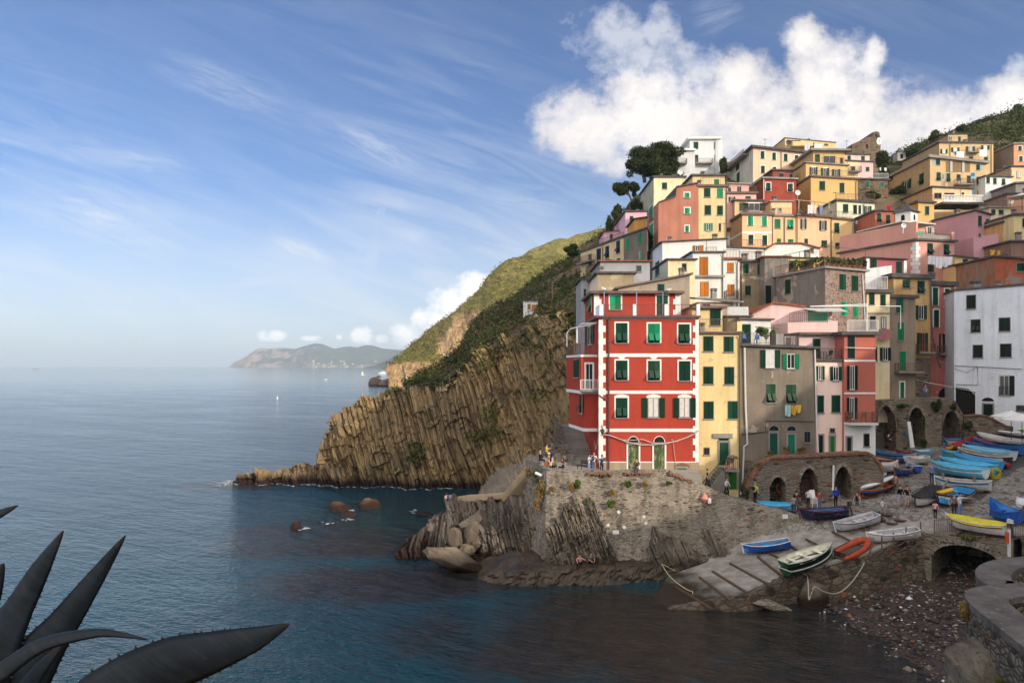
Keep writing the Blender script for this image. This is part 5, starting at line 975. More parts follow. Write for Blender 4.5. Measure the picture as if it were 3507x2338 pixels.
for x0,y0,x1,y1,mi in ((3195,545,3205,565,0),(3356,566,3366,583,0),(3223,593,3240,640,1),(3326,593,3342,672,0),(3227,598,3233,612,2),(3230,622,3236,640,2),(3329,614,3338,640,2),(3325,592,3338,604,3)): b=MB(); on(f,b,x0,y0,x1,y1,.0 if mi<2 else .004,.01 if mi<2 else .014); b.build('painted_panel',PNL[mi],t)
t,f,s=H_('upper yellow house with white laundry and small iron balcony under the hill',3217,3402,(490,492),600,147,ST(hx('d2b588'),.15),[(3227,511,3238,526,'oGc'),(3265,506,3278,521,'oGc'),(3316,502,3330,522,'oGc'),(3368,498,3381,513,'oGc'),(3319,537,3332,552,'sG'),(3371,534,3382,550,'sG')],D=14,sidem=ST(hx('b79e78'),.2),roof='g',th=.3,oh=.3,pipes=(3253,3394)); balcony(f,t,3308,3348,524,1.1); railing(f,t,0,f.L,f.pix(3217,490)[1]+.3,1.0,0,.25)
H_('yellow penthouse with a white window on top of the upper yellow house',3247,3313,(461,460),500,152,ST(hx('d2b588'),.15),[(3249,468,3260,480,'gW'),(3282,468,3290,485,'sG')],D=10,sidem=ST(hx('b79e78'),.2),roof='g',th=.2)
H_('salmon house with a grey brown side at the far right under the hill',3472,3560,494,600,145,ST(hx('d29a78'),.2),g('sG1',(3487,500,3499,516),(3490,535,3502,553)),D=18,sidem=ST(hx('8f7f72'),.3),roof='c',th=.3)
t,f,s=H_('low white house with three green windows beside the painted yellow house',3374.5,3464,(604,608),680,126,ST((.74,.73,.71),.15),g('sG',(3379,607,3389,627),(3402,610,3412,630))+[(3432,613,3442,633,'fG')],D=8,roof='g',th=.2); railing(f,t,2,f.L,f.pix(3374,604)[1]+.2,1.0,0,.25)
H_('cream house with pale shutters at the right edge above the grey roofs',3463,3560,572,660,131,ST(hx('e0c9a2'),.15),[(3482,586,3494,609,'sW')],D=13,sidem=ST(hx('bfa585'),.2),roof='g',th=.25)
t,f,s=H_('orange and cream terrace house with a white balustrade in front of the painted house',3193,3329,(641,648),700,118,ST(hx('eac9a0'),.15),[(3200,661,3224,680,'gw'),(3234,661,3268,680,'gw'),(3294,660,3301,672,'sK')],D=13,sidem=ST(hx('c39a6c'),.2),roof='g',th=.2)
zf=f.pix(3233,690)[1]; bf=Face(P(3233,0,113),(1,.04,0),(.04,-1,0),0); bf.a.z=0; b=MB(); q1,_=bf.pix(3367,690); z0=bf.pix(3240,690)[1]; bf.slab(b,-.1,q1,z0-.1,z0+.08,-.2,.1); bf.slab(b,-.1,q1,z0+.95,z0+1.1,-.2,.1)
for i in range(int(q1/.24)): bf.slab(b,.05+i*.24,.17+i*.24,z0+.08,z0+.95,-.1,0)
b.build('balustrade',M['white'],t); b=MB(); bf.slab(b,-.4,q1+.6,z0-.45,z0-.1,-4,.25); b.build('terrace_slab',M['roofg'],t)
H_('mauve brown house with a satellite dish and white parasol at the right edge',3450,3560,666,760,113,ST(hx('c99a80'),.2),[],D=14,sidem=ST(hx('9c7f78'),.2),roof='g',th=.25)
H_('long grey slate roofed house above the mauve brown one',3478,3600,(630,624),690,120,ST(hx('8b8784'),.3),[],D=24,roof='g',th=.3)
t,f,s=H_('orange brown house with a white band and green shutters near the right edge',3434,3483,(763,767),860,95,c_orb,g('sG',(3439,767,3451,788),(3444,809,3455,831)),D=8,sidem=ST(hx('d3a86f'),.2),roof='g',th=.25); b=MB(); on(f,b,3434,803,3483,807,.0,.03); b.build('white_band',M['white'],t)
H_('pale yellow house with a violet window frame at the right edge',3472,3560,(738,736),850,93,ST(hx('dfcb98'),.15),[(3502,749,3514,777,'sK')],D=6,roof='g',th=.25,rail=.95)
H_('cream house with dark green shutters under a white pergola near the right edge',3388,3462,(711,713),800,104,ST(hx('d9cba8'),.15),g('sG',(3395,718,3408,734),(3421,719,3436,734)),D=8,roof='c',th=.15,rail=.95)
H_('lower mauve terrace wall house below the long mauve side',3334,3420,(812,800),870,93,c_mau,[(3352,800,3358,810,'gK')],D=6,roof='n')
# white hut on the dark slope
t,f,s=house('white_hut','small white hut with orange shutters among shrubs on the dark slope',1793,1842,1034,1085,108,c_wh,[(1808,1042,1816,1057,'sO'),(1822,1044,1839,1062,'sO')],D=4,roof='c',th=.12,oh=.1,sidem=c_wh,cat='hut',drop=2); railing(f,t,0,f.L,f.pix(1793,1034)[1]+.12,1.2,-3.5,.2,M['iron'])
# grey tall building seen past the red house's left edge
H_('tall grey side building with washing lines left of the red penthouse',1990,2036,(958,958),1240,76,c_gbl,[(2000,990,2006,1040,'sK')],D=6,roof='g',th=.12)
# ================================================================ quay, rocks, terraces
def wallsheet(name, label, cols, nu, nv, matl, amp=.10, cat='wall'):
    R,V=sheet_grid(cols,nu,nv); N=smooth_normals(R)
    if N[...,1].mean()>0: N=-N
    d=(fbm(R[...,0]*1.1,R[...,2]*2.0,R[...,1]*1.1,4,3)-.5)*amp*2.2+(vn(R[...,0]*3.2,R[...,2]*6.0,None,9)-.5)*amp
    R=R+N*d[...,None]
    o=npmesh(name,R.reshape(-1,3),grid_faces(nu,nv),matl,smooth=False); return tag(o,label,cat)
def qc(px,yt,Yt,yb,Yb,pxb=None,back=.5):
    a=P(px,yt,Yt); b=P(pxb or px,yb,Yb); b=b+Vector((0,-.1,-1.3)); return [b,a,a+Vector((0,back,.02)),a+Vector((0,back,-.5))]
QC=[qc(1800,1572,65,1690,64),qc(1824,1576,63,1760,61,1812),qc(1842,1586,60.8,1840,58.4,1826),qc(1856,1597,58.8,1890,56.4,1840),qc(1872,1604,57.6,1905,55.2,1862),qc(1985,1611,57.3,1905,55.0),qc(2100,1613,57.2,1903,55.2),qc(2290,1609,57.0,1900,55.3),qc(2330,1624,56.9,1903,55.4),qc(2380,1648,56.8,1906,55.4),qc(2480,1693,56.6,1908,55.4),qc(2560,1722,56.5,1908,55.5),
    qc(2620,1734,56.5,1890,55.7),qc(2680,1746,56.4,1872,55.9),qc(2722,1762,56.3,1860,56),qc(2760,1783,56.3,1846,56.2),qc(2860,1786,57.0,1806,57)]
wallsheet('quay_wall','long rubble stone quay wall below the red and yellow houses, running down to the slipway',QC,360,110,M['quay'],.05)
def TB(name, pts, z0, z1, m, kind='structure', label=None, cat=None, parent=None):   # slab from world XY outline
    b=MB(); b.prism([(x,y,z0) for x,y in pts],(0,0,z1-z0)); o=b.build(name,m,parent)
    return tag(o,label,cat,None,kind)
TB('terrace',[(2.55,66.2),(2.7,62),(3.0,58.4),(13.1,57.5),(16,57.5),(16,61),(8,61),(8,80),(4.5,80),(4.3,66.2)],6.9,7.92,M['concrete'])
b=MB(); pl=[((2290,57.5),7.92),((2380,57.3),7.2),((2480,57.1),6.05),((2560,57.0),5.35),((2640,57.1),5.1),((2730,57.4),4.72)]
for (q0,z0),(q1,z1) in zip(pl,pl[1:]):
    x0=(q0[0]-CX)/F*q0[1]; x1=(q1[0]-CX)/F*q1[1]; b.add([(x0,q0[1],z0),(x1,q1[1],z1),(x1,62,z1+.1),(x0,62,z0+.1)],[(0,1,2,3)])
tag(b.build('path',M['concrete']),kind='structure')
# brick remnants along the top of the quay wall
for i,(x0,x1,lab) in enumerate(((2012,2090,'broken red bricks along the wall top below the man in teal'),(2140,2235,'broken red bricks along the wall top below the seated man in brown'),(2292,2372,'broken red brick edge where the quay wall starts to slope down'))):
    b=MB(); px=x0; rnd=random.Random(i)
    while px<x1:
        wd=rnd.uniform(3,7); yt=1613 if px<2290 else 1609+(px-2290)*.43; Yq=57.02 if px<2290 else 56.85; q=P(px,yt+4,Yq); e=P(px+wd,yt+4+(wd*.43 if px>2290 else 0),Yq); h_=rnd.uniform(.07,.30); b.hexa([q+Vector((0,-.14,-h_)),e+Vector((0,-.14,-h_)),e+Vector((0,.1,-h_)),q+Vector((0,.1,-h_))],[q+Vector((0,-.14,0)),e+Vector((0,-.14,0)),e+Vector((0,.1,0)),q+Vector((0,.1,0))]); px+=wd+.02
    tag(b.build('brick_course',M['brick']),lab,'brickwork')
# tidal ledge
fe=[(1610,1985),(1660,1972),(1715,1958),(1770,1950),(1900,1949),(2050,1945),(2200,1937),(2330,1926),(2430,1912)]
def atz(px,py,z): Y=(H-z)*F/(py-HY); return P(px,py,Y)
top=[atz(x,y,[-.35,.35,.85][i] if i<3 else 1.15) for i,(x,y) in enumerate(fe)]; nb=len(top)
cols=[[p+Vector((0,-.9,-2.2)),p+Vector((0,-.3,-.8)),p,p+Vector((0,4.5,.25))] for p in top]
R,V=sheet_grid(cols,160,40); R[...,2]+=(fbm(R[...,0]*1.3,R[...,1]*1.3,R[...,2],5,5)-.5)*.55; R[...,1]+=(fbm(R[...,0]*1.2,R[...,2]*3,None,5,6)-.5)*.9
tag(npmesh('tidal_ledge',R.reshape(-1,3),grid_faces(160,40),M['wetcon'],smooth=False),kind='structure')
def outcrop(label, pts, seed, nu=170, nv=130, amp=.70, lean=.36, m='darkstrata', jag=.5):
    cols=[]
    for (xb,yb,Yb),(xt,yt,Yt) in pts:
        a=P(xb,yb,Yb)+Vector((0,-.1,-1.2 if Yb>40 else 0)); c=P(xt,yt,Yt); md=a.lerp(c,.5)+Vector((0,-.35,0)); cols.append([a,md,c,c+Vector((.1,1.6,-.3)),c+Vector((.2,3,-3))])
    o,_=cliff('rock_outcrop',cols,nu,nv,amp,seed,M[m],lean,jag,None,ls=.45); tag(o,label,'rock'); return o
outcrop('leaning strata slab rising against the middle of the quay wall',[((1870,1912,54.8),(1858,1850,55.6)),((1930,1914,54.4),(1895,1790,55.8)),((1990,1914,54.3),(1930,1735,56.2)),((2035,1914,54.3),(1968,1692,56.5)),((2070,1914,54.4),(2022,1702,56.5)),((2092,1912,54.7),(2062,1785,56)),((2122,1910,55),(2096,1856,55.4))],61)
outcrop('small dark strata wedge at the wall foot under the yellow house',[((2226,1908,55),(2222,1880,55.2)),((2250,1909,54.8),(2236,1796,55.8)),((2300,1909,54.8),(2262,1832,55.7)),((2350,1909,54.9),(2318,1842,55.6)),((2392,1908,55.1),(2360,1870,55.4)),((2412,1906,55.3),(2396,1893,55.4))],67,90,60,.3)
outcrop('curved dark rock fin in the quay wall near the slipway',[((2448,1898,55.2),(2405,1802,55.9)),((2480,1900,55),(2432,1815,55.7)),((2500,1900,55),(2462,1862,55.4)),((2540,1902,55.1),(2500,1884,55.3))],69,50,50,.2)
# the low rock headland left of the wall
def dcol(px,yb,Yb,ym,Ym,yt,Yt,xt=None):
    b_=P(px,yb,Yb); b_.z=-1.2; c=P(xt or px,yt,Yt); return [b_,P(px,ym,Ym),c,c+Vector((0,2.5,-.4)),c+Vector((0,5,-7))]
DC=[dcol(1364,1912,60,1900,60.5,1896,61),dcol(1388,1934,58.4,1885,60.5,1860,62.5),dcol(1420,1944,57.6,1880,60.5,1837,64),dcol(1450,1949,57.1,1875,60.5,1812,66),dcol(1476,1951,57,1860,61,1765,68),dcol(1525,1958,56.5,1850,61.5,1744,69),dcol(1541,1960,56.3,1850,63,1709,69.5),dcol(1580,1964,56,1850,65.5,1703,69),dcol(1625,1966,55.8,1850,64.5,1701,68.5),dcol(1645,1966,55.8,1845,60,1699,68),
    dcol(1690,1966,55.8,1800,60.5,1697,67),dcol(1740,1962,56,1790,60.5,1690,65.8),dcol(1785,1955,56.2,1780,60.3,1650,64.6),dcol(1815,1950,56.3,1770,59.6,1618,63.4),dcol(1838,1950,56.3,1800,58.6,1640,60.6),dcol(1870,1948,56.3,1840,57.8,1760,58.3),dcol(1915,1946,56.3,1880,57,1840,57)]
o,DR=cliff('rock_headland',DC,520,240,.85,71,M['strata'],.34,.35,None,topk=.75,ls=.5); tag(o,'low headland of tilted grey strata left of the quay wall, walkway on top','rock')
outcrop('strata fins behind the steps between headland and terrace',[((1640,1712,71),(1642,1690,71)),((1665,1716,70),(1662,1650,71.5)),((1720,1712,68),(1712,1612,71)),((1780,1700,66.5),(1775,1592,70)),((1825,1690,65),(1825,1560,69)),((1850,1640,64),(1846,1542,68))],75,140,60,.35,.30,'strata',.6)
def boulder(label, px, py, Y, rx, ry, rz, rot, seed, m='boulder', name='boulder', grp=None, ns=.9):
    c=P(px,py,Y); nu,nv=72,44; th=np.linspace(0,2*np.pi,nu,endpoint=False)[:,None]; ph=np.linspace(.001,np.pi-.001,nv)[None,:]
    X=np.cos(th)*np.sin(ph); Y_=np.sin(th)*np.sin(ph); Z=np.cos(ph)+0*th
    rq=np.random.RandomState(seed); D_=np.stack([X,Y_,Z],-1); k=np.full(X.shape,9.0)
    for q in range(22):
        nn=rq.normal(size=3); nn/=np.linalg.norm(nn); k=np.minimum(k,rq.uniform(.78,1.0)/np.maximum(D_@nn,.05))
    k=np.minimum(k,1.12)*(1+(fbm(X*3+seed,Y_*3,Z*3,4,seed)-.5)*.16)
    X,Y_,Z=X*k*rx,Y_*k*ry,Z*k*rz; ca,sa=math.cos(rot),math.sin(rot); X,Z=X*ca-Z*sa,X*sa+Z*ca
    i=np.arange(nu)[:,None]; j=np.arange(nv-1)[None,:]; i2=(i+1)%nu
    Fq=np.stack([i*nv+j,i*nv+j+1,i2*nv+j+1,i2*nv+j],-1).reshape(-1,4)
    o=npmesh(name,np.stack([X+c.x,Y_+c.y,Z+c.z],-1).reshape(-1,3),Fq,M[m],smooth=False); return tag(o,label,'rock',grp)
boulder('largest boulder, long and smooth, lying tilted at the waterline below the strata',1548,1912,56.6,2.5,1.1,.82,-.32,3)
boulder('upright egg shaped boulder wedged left in the rock cleft',1560,1846,59.5,.62,.6,1.0,.15,8)
boulder('pale slanting boulder leaning right in the rock cleft',1614,1826,60,.6,.6,1.15,-.5,12)
boulder('small rounded boulder wedged above the long one',1598,1888,58.4,.75,.7,.62,.1,17)
boulder('upper grey boulder lying across the back of the rock cleft',1612,1788,62,1.15,.8,.55,.35,22)
boulder('dark low rock hidden in the foot of the cleft',1625,1862,60.5,.7,.7,.8,.2,26)
# rocks awash in the bay
boulder('broad brown rock in the bay, left of the pair',1158,1752,80.5,1.35,1.2,1.15,.1,31,'reef')
boulder('squarish brown rock in the bay, right of the pair',1262,1738,82,1.35,1.1,1.15,0,34,'reef')
boulder('low split rock in front of the pair in the bay',1192,1768,77.5,.95,.8,.55,0,37,'reef')
boulder('small pointed rock alone in the bay with foam beside it',1012,1808,71.8,.55,.5,.72,-.3,41,'reef')
boulder('flat weedy rock awash beside the headland tip',1452,1765,77.8,1.0,.7,.42,0,44,'reef')
boulder('brown islet rock off the far headland, larger of two',1288,1312,590,6,5,5,0,47,'reef'); boulder('brown rock joining the islet to the far headland',1322,1314,575,6,5,4.5,.2,49,'reef'); boulder('tiny dark rock out beyond the islet',1297,1292,1050,3.6,3,3,0,52,'reef')
# rock block and broken concrete at the foot of the slip wall
boulder('big squared block against the slipway wall, mooring rope round it',2782,2052,48.8,1.15,.9,1.35,.05,57,'boulder','rock_block',None,.5)
boulder('broken pale concrete slab lying at the slipway foot',2640,2072,47.8,1.5,.7,.32,-.22,61,'quay','concrete_slab')
def smooth(pts,k=6):
    out=[]; n=len(pts)
    for i in range(n-1):
        p0,p1,p2,p3=[Vector(pts[min(max(j,0),n-1)]) for j in (i-1,i,i+1,i+2)]
        for j in range(k):
            t_=j/k; out.append(.5*((2*p1)+(p2-p0)*t_+(2*p0-5*p1+4*p2-p3)*t_*t_+(3*p1-p0-3*p2+p3)*t_**3))
    out.append(Vector(pts[-1])); return out
# masonry under the slip and the little bridge
RW=[]
for p in RE: RW.append([Vector((p.x-.1,p.y-.55,-1.3)),Vector((p.x,p.y-.12,p.z-.25)),Vector((p.x,p.y,p.z+.03)),Vector((p.x+.05,p.y+.4,p.z+.035))])
wallsheet('slipway_wall','dark block masonry wall under the seaward edge of the slipway',RW,260,50,M['block'],.03)
EW=[]
for p in (BB+Vector((.3,-.3,0)),Vector((46,44.2,0)),Vector((60,39.9,0)),Vector((78,42,0)),Vector((96,45,0))):
    z=GZ(p.x,p.y); EW.append([Vector((p.x-.2,p.y-.5,-1.3)),Vector((p.x,p.y-.1,z-.3)),Vector((p.x,p.y,z+.1)),Vector((p.x,p.y+.6,z+.1))])
wallsheet('harbour_wall','stone harbour wall running on to the right beyond the arch bridge',EW,160,40,M['block'],.03)
b=MB()
for p,q in zip(RE[3:],RE[4:]): b.bar(p+Vector((0,.12,.05)),q+Vector((0,.12,.05)),.42,.16)
tag(b.build('slipway_kerb',M['concrete']),kind='structure')
u_=(BB-BA); u_.z=0; BL=u_.length; u_.normalize()
BF=Face((BA.x,BA.y,0),u_,Vector((u_.y,-u_.x,0)),BL)
def arcpts(fc,x0,x1,ysp,yap,n=12):
    q0,zs0=fc.pix(x0,ysp); q1,zs1=fc.pix(x1,ysp); _,za=fc.pix((x0+x1)/2,yap); zs=(zs0+zs1)/2
    return [fc.p(q0+(q1-q0)*(1-math.cos(math.pi*i/n))/2,zs+(za-zs)*math.sin(math.pi*i/n)) for i in range(n+1)], q0,q1
ar,q0,q1=arcpts(BF,3190,3440,1925,1868)
tz=[BF.p(0,BA.z+.02),BF.p(BL*.5,(BA.z+BB.z)/2+.12),BF.p(BL,BB.z+.02)]
poly=[BF.p(0,-1.3),BF.p(q0,-1.3)]+ar+[BF.p(q1,-1.3),BF.p(BL,-1.3)]+tz[::-1]
b=MB(); b.prism(poly[::-1],-BF.n*7); br=b.build('arch_bridge',M['archw']); tag(br,'small stone arch bridge with a dark tunnel over the pebble beach','bridge')
b=MB()
for a_,c_ in zip(ar,ar[1:]):
    for k in range(2):
        s0=a_.lerp(c_,k/2); s1=a_.lerp(c_,(k+1)/2-.06); b.bar(s0+BF.n*.04+Vector((0,0,.22)),s1+BF.n*.04+Vector((0,0,.22)),.12,.46)
b.build('voussoir_ring',M['quay'],br); 
b=MB(); b.prism([BF.p(-2,-1.3,-7.2),BF.p(BL+3,-1.3,-7.2),BF.p(BL+3,BB.z-.4,-7.2),BF.p(-2,BA.z-.4,-7.2)],-BF.n*.3); b.build('tunnel_back',M['block'],br)
# railing over the bridge
rt=thing('bridge_railing','rusty iron railing along the top of the arch bridge','railing',tuple(BF.p(0,BA.z,0)))
def rl(x0,y0,x1,y1,hh=.98,sp=.13,m=None,par=None,mid=0):
    p,q=G(x0,y0,.02),G(x1,y1,.02); b=MB(); n=int((q-p).length/sp)
    b.bar(p+Vector((0,0,hh)),q+Vector((0,0,hh)),.05,.05); b.bar(p+Vector((0,0,.1)),q+Vector((0,0,.1)),.04,.03)
    for i in range(n+1): r=p.lerp(q,i/n); b.bar(r,r+Vector((0,0,hh)),.05 if i%8==0 else .022)
    return b.build('railing_panel',m or M['rail'],par)
rl(3200,1824,3290,1822,par=rt); rl(3290,1822,3378,1824,par=rt); rl(3378,1824,3448,1842,par=rt); rl(3455,1842,3560,1850,par=rt)
pp=thing('grey_post','tall grey steel post with an orange float at the end of the bridge railing','post',tuple(G(3456,1905))); b=MB(); p=P(3456,1905,46.8); b.box(p,.14,.14,(1905-1812)/F*46.8); b.build('post',M['whiterail'],pp); b=MB(); b.tube([p+Vector((-.22,-.1,.95)),p+Vector((-.22,-.1,1.7))],.11,8); b.build('float',paint('orange_float',hx('c9502c'),.5),pp)
# chain fence down the slip edge
for i,(x,y,h_) in enumerate(((2976,1897,.95),(3020,1884,1.0),(3060,1868,.95),(3103,1850,.95),(3153,1836,1.05))):
    p=G(x,y); b=MB(); b.bar(p,p+Vector(((.35 if i==0 else 0),0,h_)),.07); b.ball(p+Vector(((.35 if i==0 else 0),0,h_)),.06,nu=6,nv=4); tag(b.build('fence_post',M['rail'],org=p),['leaning rusty fence post, lowest on the slipway edge','second rusty fence post up the slipway edge','middle rusty fence post beside the white rowing boat','fourth rusty fence post just below the bridge','tall rusty fence post next to the bridge corner'][i],'post','posts of the slipway rope fence')
b=MB(); pp_=[G(x,y,h_) for x,y,h_ in ((2976,1897,.85),(3020,1884,.85),(3060,1868,.85),(3103,1850,.85),(3153,1836,.95),(3205,1824,.9))]
for hh in (0,-.42):
    for p,q in zip(pp_,pp_[1:]): b.tube([p+Vector((.1,0,hh)),p.lerp(q,.5)+Vector((0,0,-.16+hh)),q+Vector((0,0,hh))],.03,5)
tag(b.build('fence_rope',paint('old_rope',(.10,.085,.07),.9)),'sagging dark rope strung between the slipway fence posts','rope')
b=MB(); pts=[P(2968,1905,50.0),P(2950,1945,49.4),P(2915,1995,48.6),P(2880,2025,48.0),P(2850,2032,47.6),P(2815,2022,47.3),P(2790,2008,47.2),P(2776,2040,47.1),P(2770,2050,47.1),P(2768,2000,47.9),P(2764,1965,49.2)]
b.tube(smooth(pts,5),.045,6); tag(b.build('mooring_rope',paint('pale_rope',(.40,.36,.28),.9,.2,8)),'pale rope hanging in a loop from the slipway edge to the stone block','rope')
b=MB(); b.tube(smooth([atz(2266,1930,1.2),P(2290,1968,52.2),P(2330,2003,50.5),P(2362,2022,49.8),P(2372,2025,49.6),P(2372,2060,48.9)],5),.035,6); b.tube([atz(2266,1930,1.2),P(2312,1953,52)],.025,5); tag(b.build('mooring_rope',paint('yellow_rope',(.48,.43,.24),.9,.2,8)),'yellowish rope trailing from the ledge into the water','rope')
# arch wall below the grey and pink houses
AF=Face(((2560-CX)/F*59.3,59.3,0),(1,0,0),(0,-1,0),0)
def archwall(name,label,fc,top,arches,zb,thick,m,brick=True,cop=.22,backz=None,cat='wall'):
    t=thing(name,label,cat,tuple(fc.p(fc.pix(top[0][0],top[0][1])[0],zb)))
    tp=[fc.p(*fc.pix(x,y)) for x,y in top]; poly=list(tp)+[Vector((tp[-1].x,tp[-1].y,zb))]
    for x0,x1,ysp,yap in arches[::-1]:
        ar,q0,q1=arcpts(fc,x0,x1,ysp,yap); poly+=[fc.p(q1,zb)]+ar[::-1]+[fc.p(q0,zb)]
    poly.append(Vector((tp[0].x,tp[0].y,zb))); b=MB(); b.prism(poly,-fc.n*thick); b.build('wall',m,t)
    if backz is not None:
        q0=fc.pix(top[0][0],top[0][1])[0]; q1=fc.pix(top[-1][0],top[-1][1])[0]; b=MB(); fc.slab(b,q0+.3,q1-.3,zb,backz,-thick-.4,-thick-.01); b.build('recess_back',M['dryw'],t)
    if brick:
        b=MB()
        for p,q in zip(tp,tp[1:]): b.bar(p+Vector((0,.12,.0)),q+Vector((0,.12,.0)),.5,cop)
        b.build('brick_coping',M['brick'],t)
    for x0,x1,ysp,yap in arches:
        ar,_,_=arcpts(fc,x0,x1,ysp,yap,14); b=MB()
        for a_,c_ in zip(ar,ar[1:]): b.bar(a_+fc.n*.02+Vector((0,0,.14)),a_.lerp(c_,.9)+fc.n*.02+Vector((0,0,.14)),.1,.3)
        b.build('arch_ring',M['quay'],t)
    return t
A1=archwall('arched_wall','stone retaining wall with three dark arches and red brick coping below the grey house',AF,[(2563,1672),(2572,1640),(2590,1606),(2612,1584),(2642,1567),(2700,1563),(2830,1558),(2970,1550),(2990,1560),(3012,1588),(3026,1615)],[(2636,2692,1668,1632),(2738,2802,1655,1602),(2856,2916,1650,1596)],3.6,1.8,M['dryw'],True,.22,8.6)
b=MB(); b.tube([AF.p(*AF.pix(2853,1592),.12),AF.p(*AF.pix(2851,1660),.12),AF.p(*AF.pix(2846,1676),.3)],.09,7); b.build('downpipe',M['whiterail'],A1)
b=MB(); q0=AF.pix(2642,1567)[0]; q1=AF.pix(2990,1560)[0]; zt_=AF.pix(2700,1563)[1]; AF.slab(b,q0,q1,zt_-.6,zt_-.1,-4,-1.85); tag(b.build('upper_terrace',M['concrete']),kind='structure')
A2F=Face(((2985-CX)/F*74.5,74.5,0),(1,0,0),(0,-1,0),0)
A2=archwall('arched_wall','tall mossy stone wall with three big arches below the narrow cream and ochre houses',A2F,[(2978,1372),(3060,1368),(3150,1364),(3250,1362),(3272,1372),(3300,1420),(3312,1440)],[(3000,3068,1470,1388),(3108,3168,1450,1394),(3226,3288,1460,1406)],5.5,2.2,M['archw'],False,0,13.2)
b=MB(); A2F.slab(b,A2F.pix(2960,1370)[0],A2F.pix(3275,1370)[0],12.6,13.35,-10,-2.3); tag(b.build('upper_terrace',M['concrete']),kind='structure')
A3F=Face(((3300-CX)/F*73.6,73.6,0),(.93,-.36,0),(-.36,-.93,0),0)
A3=archwall('stone_wall','sloping stone wall with brick coping in front of the white house door',A3F,[(3302,1424),(3345,1420),(3384,1424),(3415,1440),(3448,1458),(3470,1462)],[],6.5,.5,M['dryw'],True,.16)
# stairs up beside the red house and low walls
st=thing('stone_stairs','worn stone stairs climbing between the cliff and the red house','stairs',(6.3,62,7.9)); b=MB()
for i in range(16): b.box((6.35+.04*i*0,62.6+i*.85+.45,7.85),2.55,.92,.17*(i+1))
b.build('steps',M['concrete'],st); b=MB()
for i in range(16): b.box((4.85,62.6+i*.85+.45,7.85),.45,.88,.17*(i+1)+.75)
b.build('side_wall',M['dryw'],st)
b=MB(); c=P(1902,1562,65.5); b.hexa([P(1853,1585,65.2),P(1950,1580,64.6),P(1950,1580,65.2),P(1853,1585,65.8)],[P(1853,1530,65.2),P(1952,1520,64.6),P(1952,1520,65.2),P(1853,1530,65.8)]); tag(b.build('stone_wall',M['dryw']),'low dry stone wall at the back of the terrace beside the stairs','wall')
b=MB()
for i,(x0,x1,y,Y,hh) in enumerate(((1850,1960,1588,62.6,.28),(1862,1962,1580,63.4,.56),(1900,1965,1573,64.2,.8))): p=P(x0,y,Y); q=P(x1,y,Y); b.box(((p.x+q.x)/2,Y+.8,7.9),q.x-p.x,1.7,hh)
tag(b.build('broad_steps',M['concrete']),'broad pale steps across the back of the terrace','steps')
b=MB(); q=[P(*v) for v in ((1528,1746,69.6),(1541,1712,69.9),(1600,1703,69.6),(1660,1700,68.6),(1745,1692,66.8))]
for a_,c_ in zip(q,q[1:]): b.hexa([a_+Vector((0,0,-.4)),c_+Vector((0,0,-.4)),c_+Vector((.2,1.3,-.4)),a_+Vector((.2,1.3,-.4))],[a_+Vector((0,0,.06)),c_+Vector((0,0,.06)),c_+Vector((.2,1.3,.06)),a_+Vector((.2,1.3,.06))])
tag(b.build('rock_walkway',ST(hx('b9a384'),.35)),kind='structure')
# steps down the rock headland with a rusty handrail
sp=thing('rock_steps','pale stone steps with a rusty handrail descending the rock headland from the terrace','stairs',tuple(P(1780,1650,63))); b=MB()
for i in range(12):
    f_=i/11; p=P(1745+f_*76,1692-f_*88,66.8-f_*2.8); b.box(p-Vector((.1,0,.62)),1.25,.95,.6)
b.build('steps',ST(hx('b9a384'),.35),sp); b=MB(); p=[P(1747,1690-i*98/5-18,65-i*.64) if False else P(1745+i*15.2,1692-i*17.6-16,66.3-i*.56) for i in range(6)]
b.tube(p,.03,5)
for q in p: b.bar(q,q-Vector((0,0,.8)),.04)
b.build('handrail',M['rail'],sp)
# harbour-edge parapet close to the viewer on the right
def ribbon(b, pts, w_, z0, z1, mi=0):
    n=len(pts); L=[];R_=[]
    for i in range(n):
        a=Vector(pts[max(i-1,0)]); c=Vector(pts[min(i+1,n-1)]); d=(c-a); d.z=0; d.normalize(); nn=Vector((-d.y,d.x,0)); p=Vector(pts[i]); L.append(p+nn*w_/2); R_.append(p-nn*w_/2)
    def at(p,z): return (p.x,p.y,z)
    for i in range(n-1): b.hexa([at(R_[i],z0),at(R_[i+1],z0),at(L[i+1],z0),at(L[i],z0)],[at(R_[i],z1),at(R_[i+1],z1),at(L[i+1],z1),at(L[i],z1)],mi)
zp=12.8
def zpt(x,y): return tuple(atz(x,y,zp))
pr=thing('parapet','thick curving concrete topped stone parapet close by at the lower right corner','parapet',tuple(atz(3400,2050,zp-3)))
r1=smooth([zpt(*q) for q in ((3720,1905),(3560,1912),(3450,1925),(3408,1945),(3402,1968),(3430,1992),(3500,2000))]); r2=smooth([zpt(*q) for q in ((3700,2000),(3560,2012),(3450,2020),(3385,2034),(3384,2058),(3430,2100),(3507,2158),(3640,2260),(3900,2480))])
b=MB(); ribbon(b,r1,.56,zp-6,zp-.13); ribbon(b,r2,.62,zp-6,zp-.12); b.build('stone_face',masonry('parapet_stone',(.17,.14,.11),(.30,.255,.20),(.10,.083,.068),6.5,9.5,.5,.04),pr)
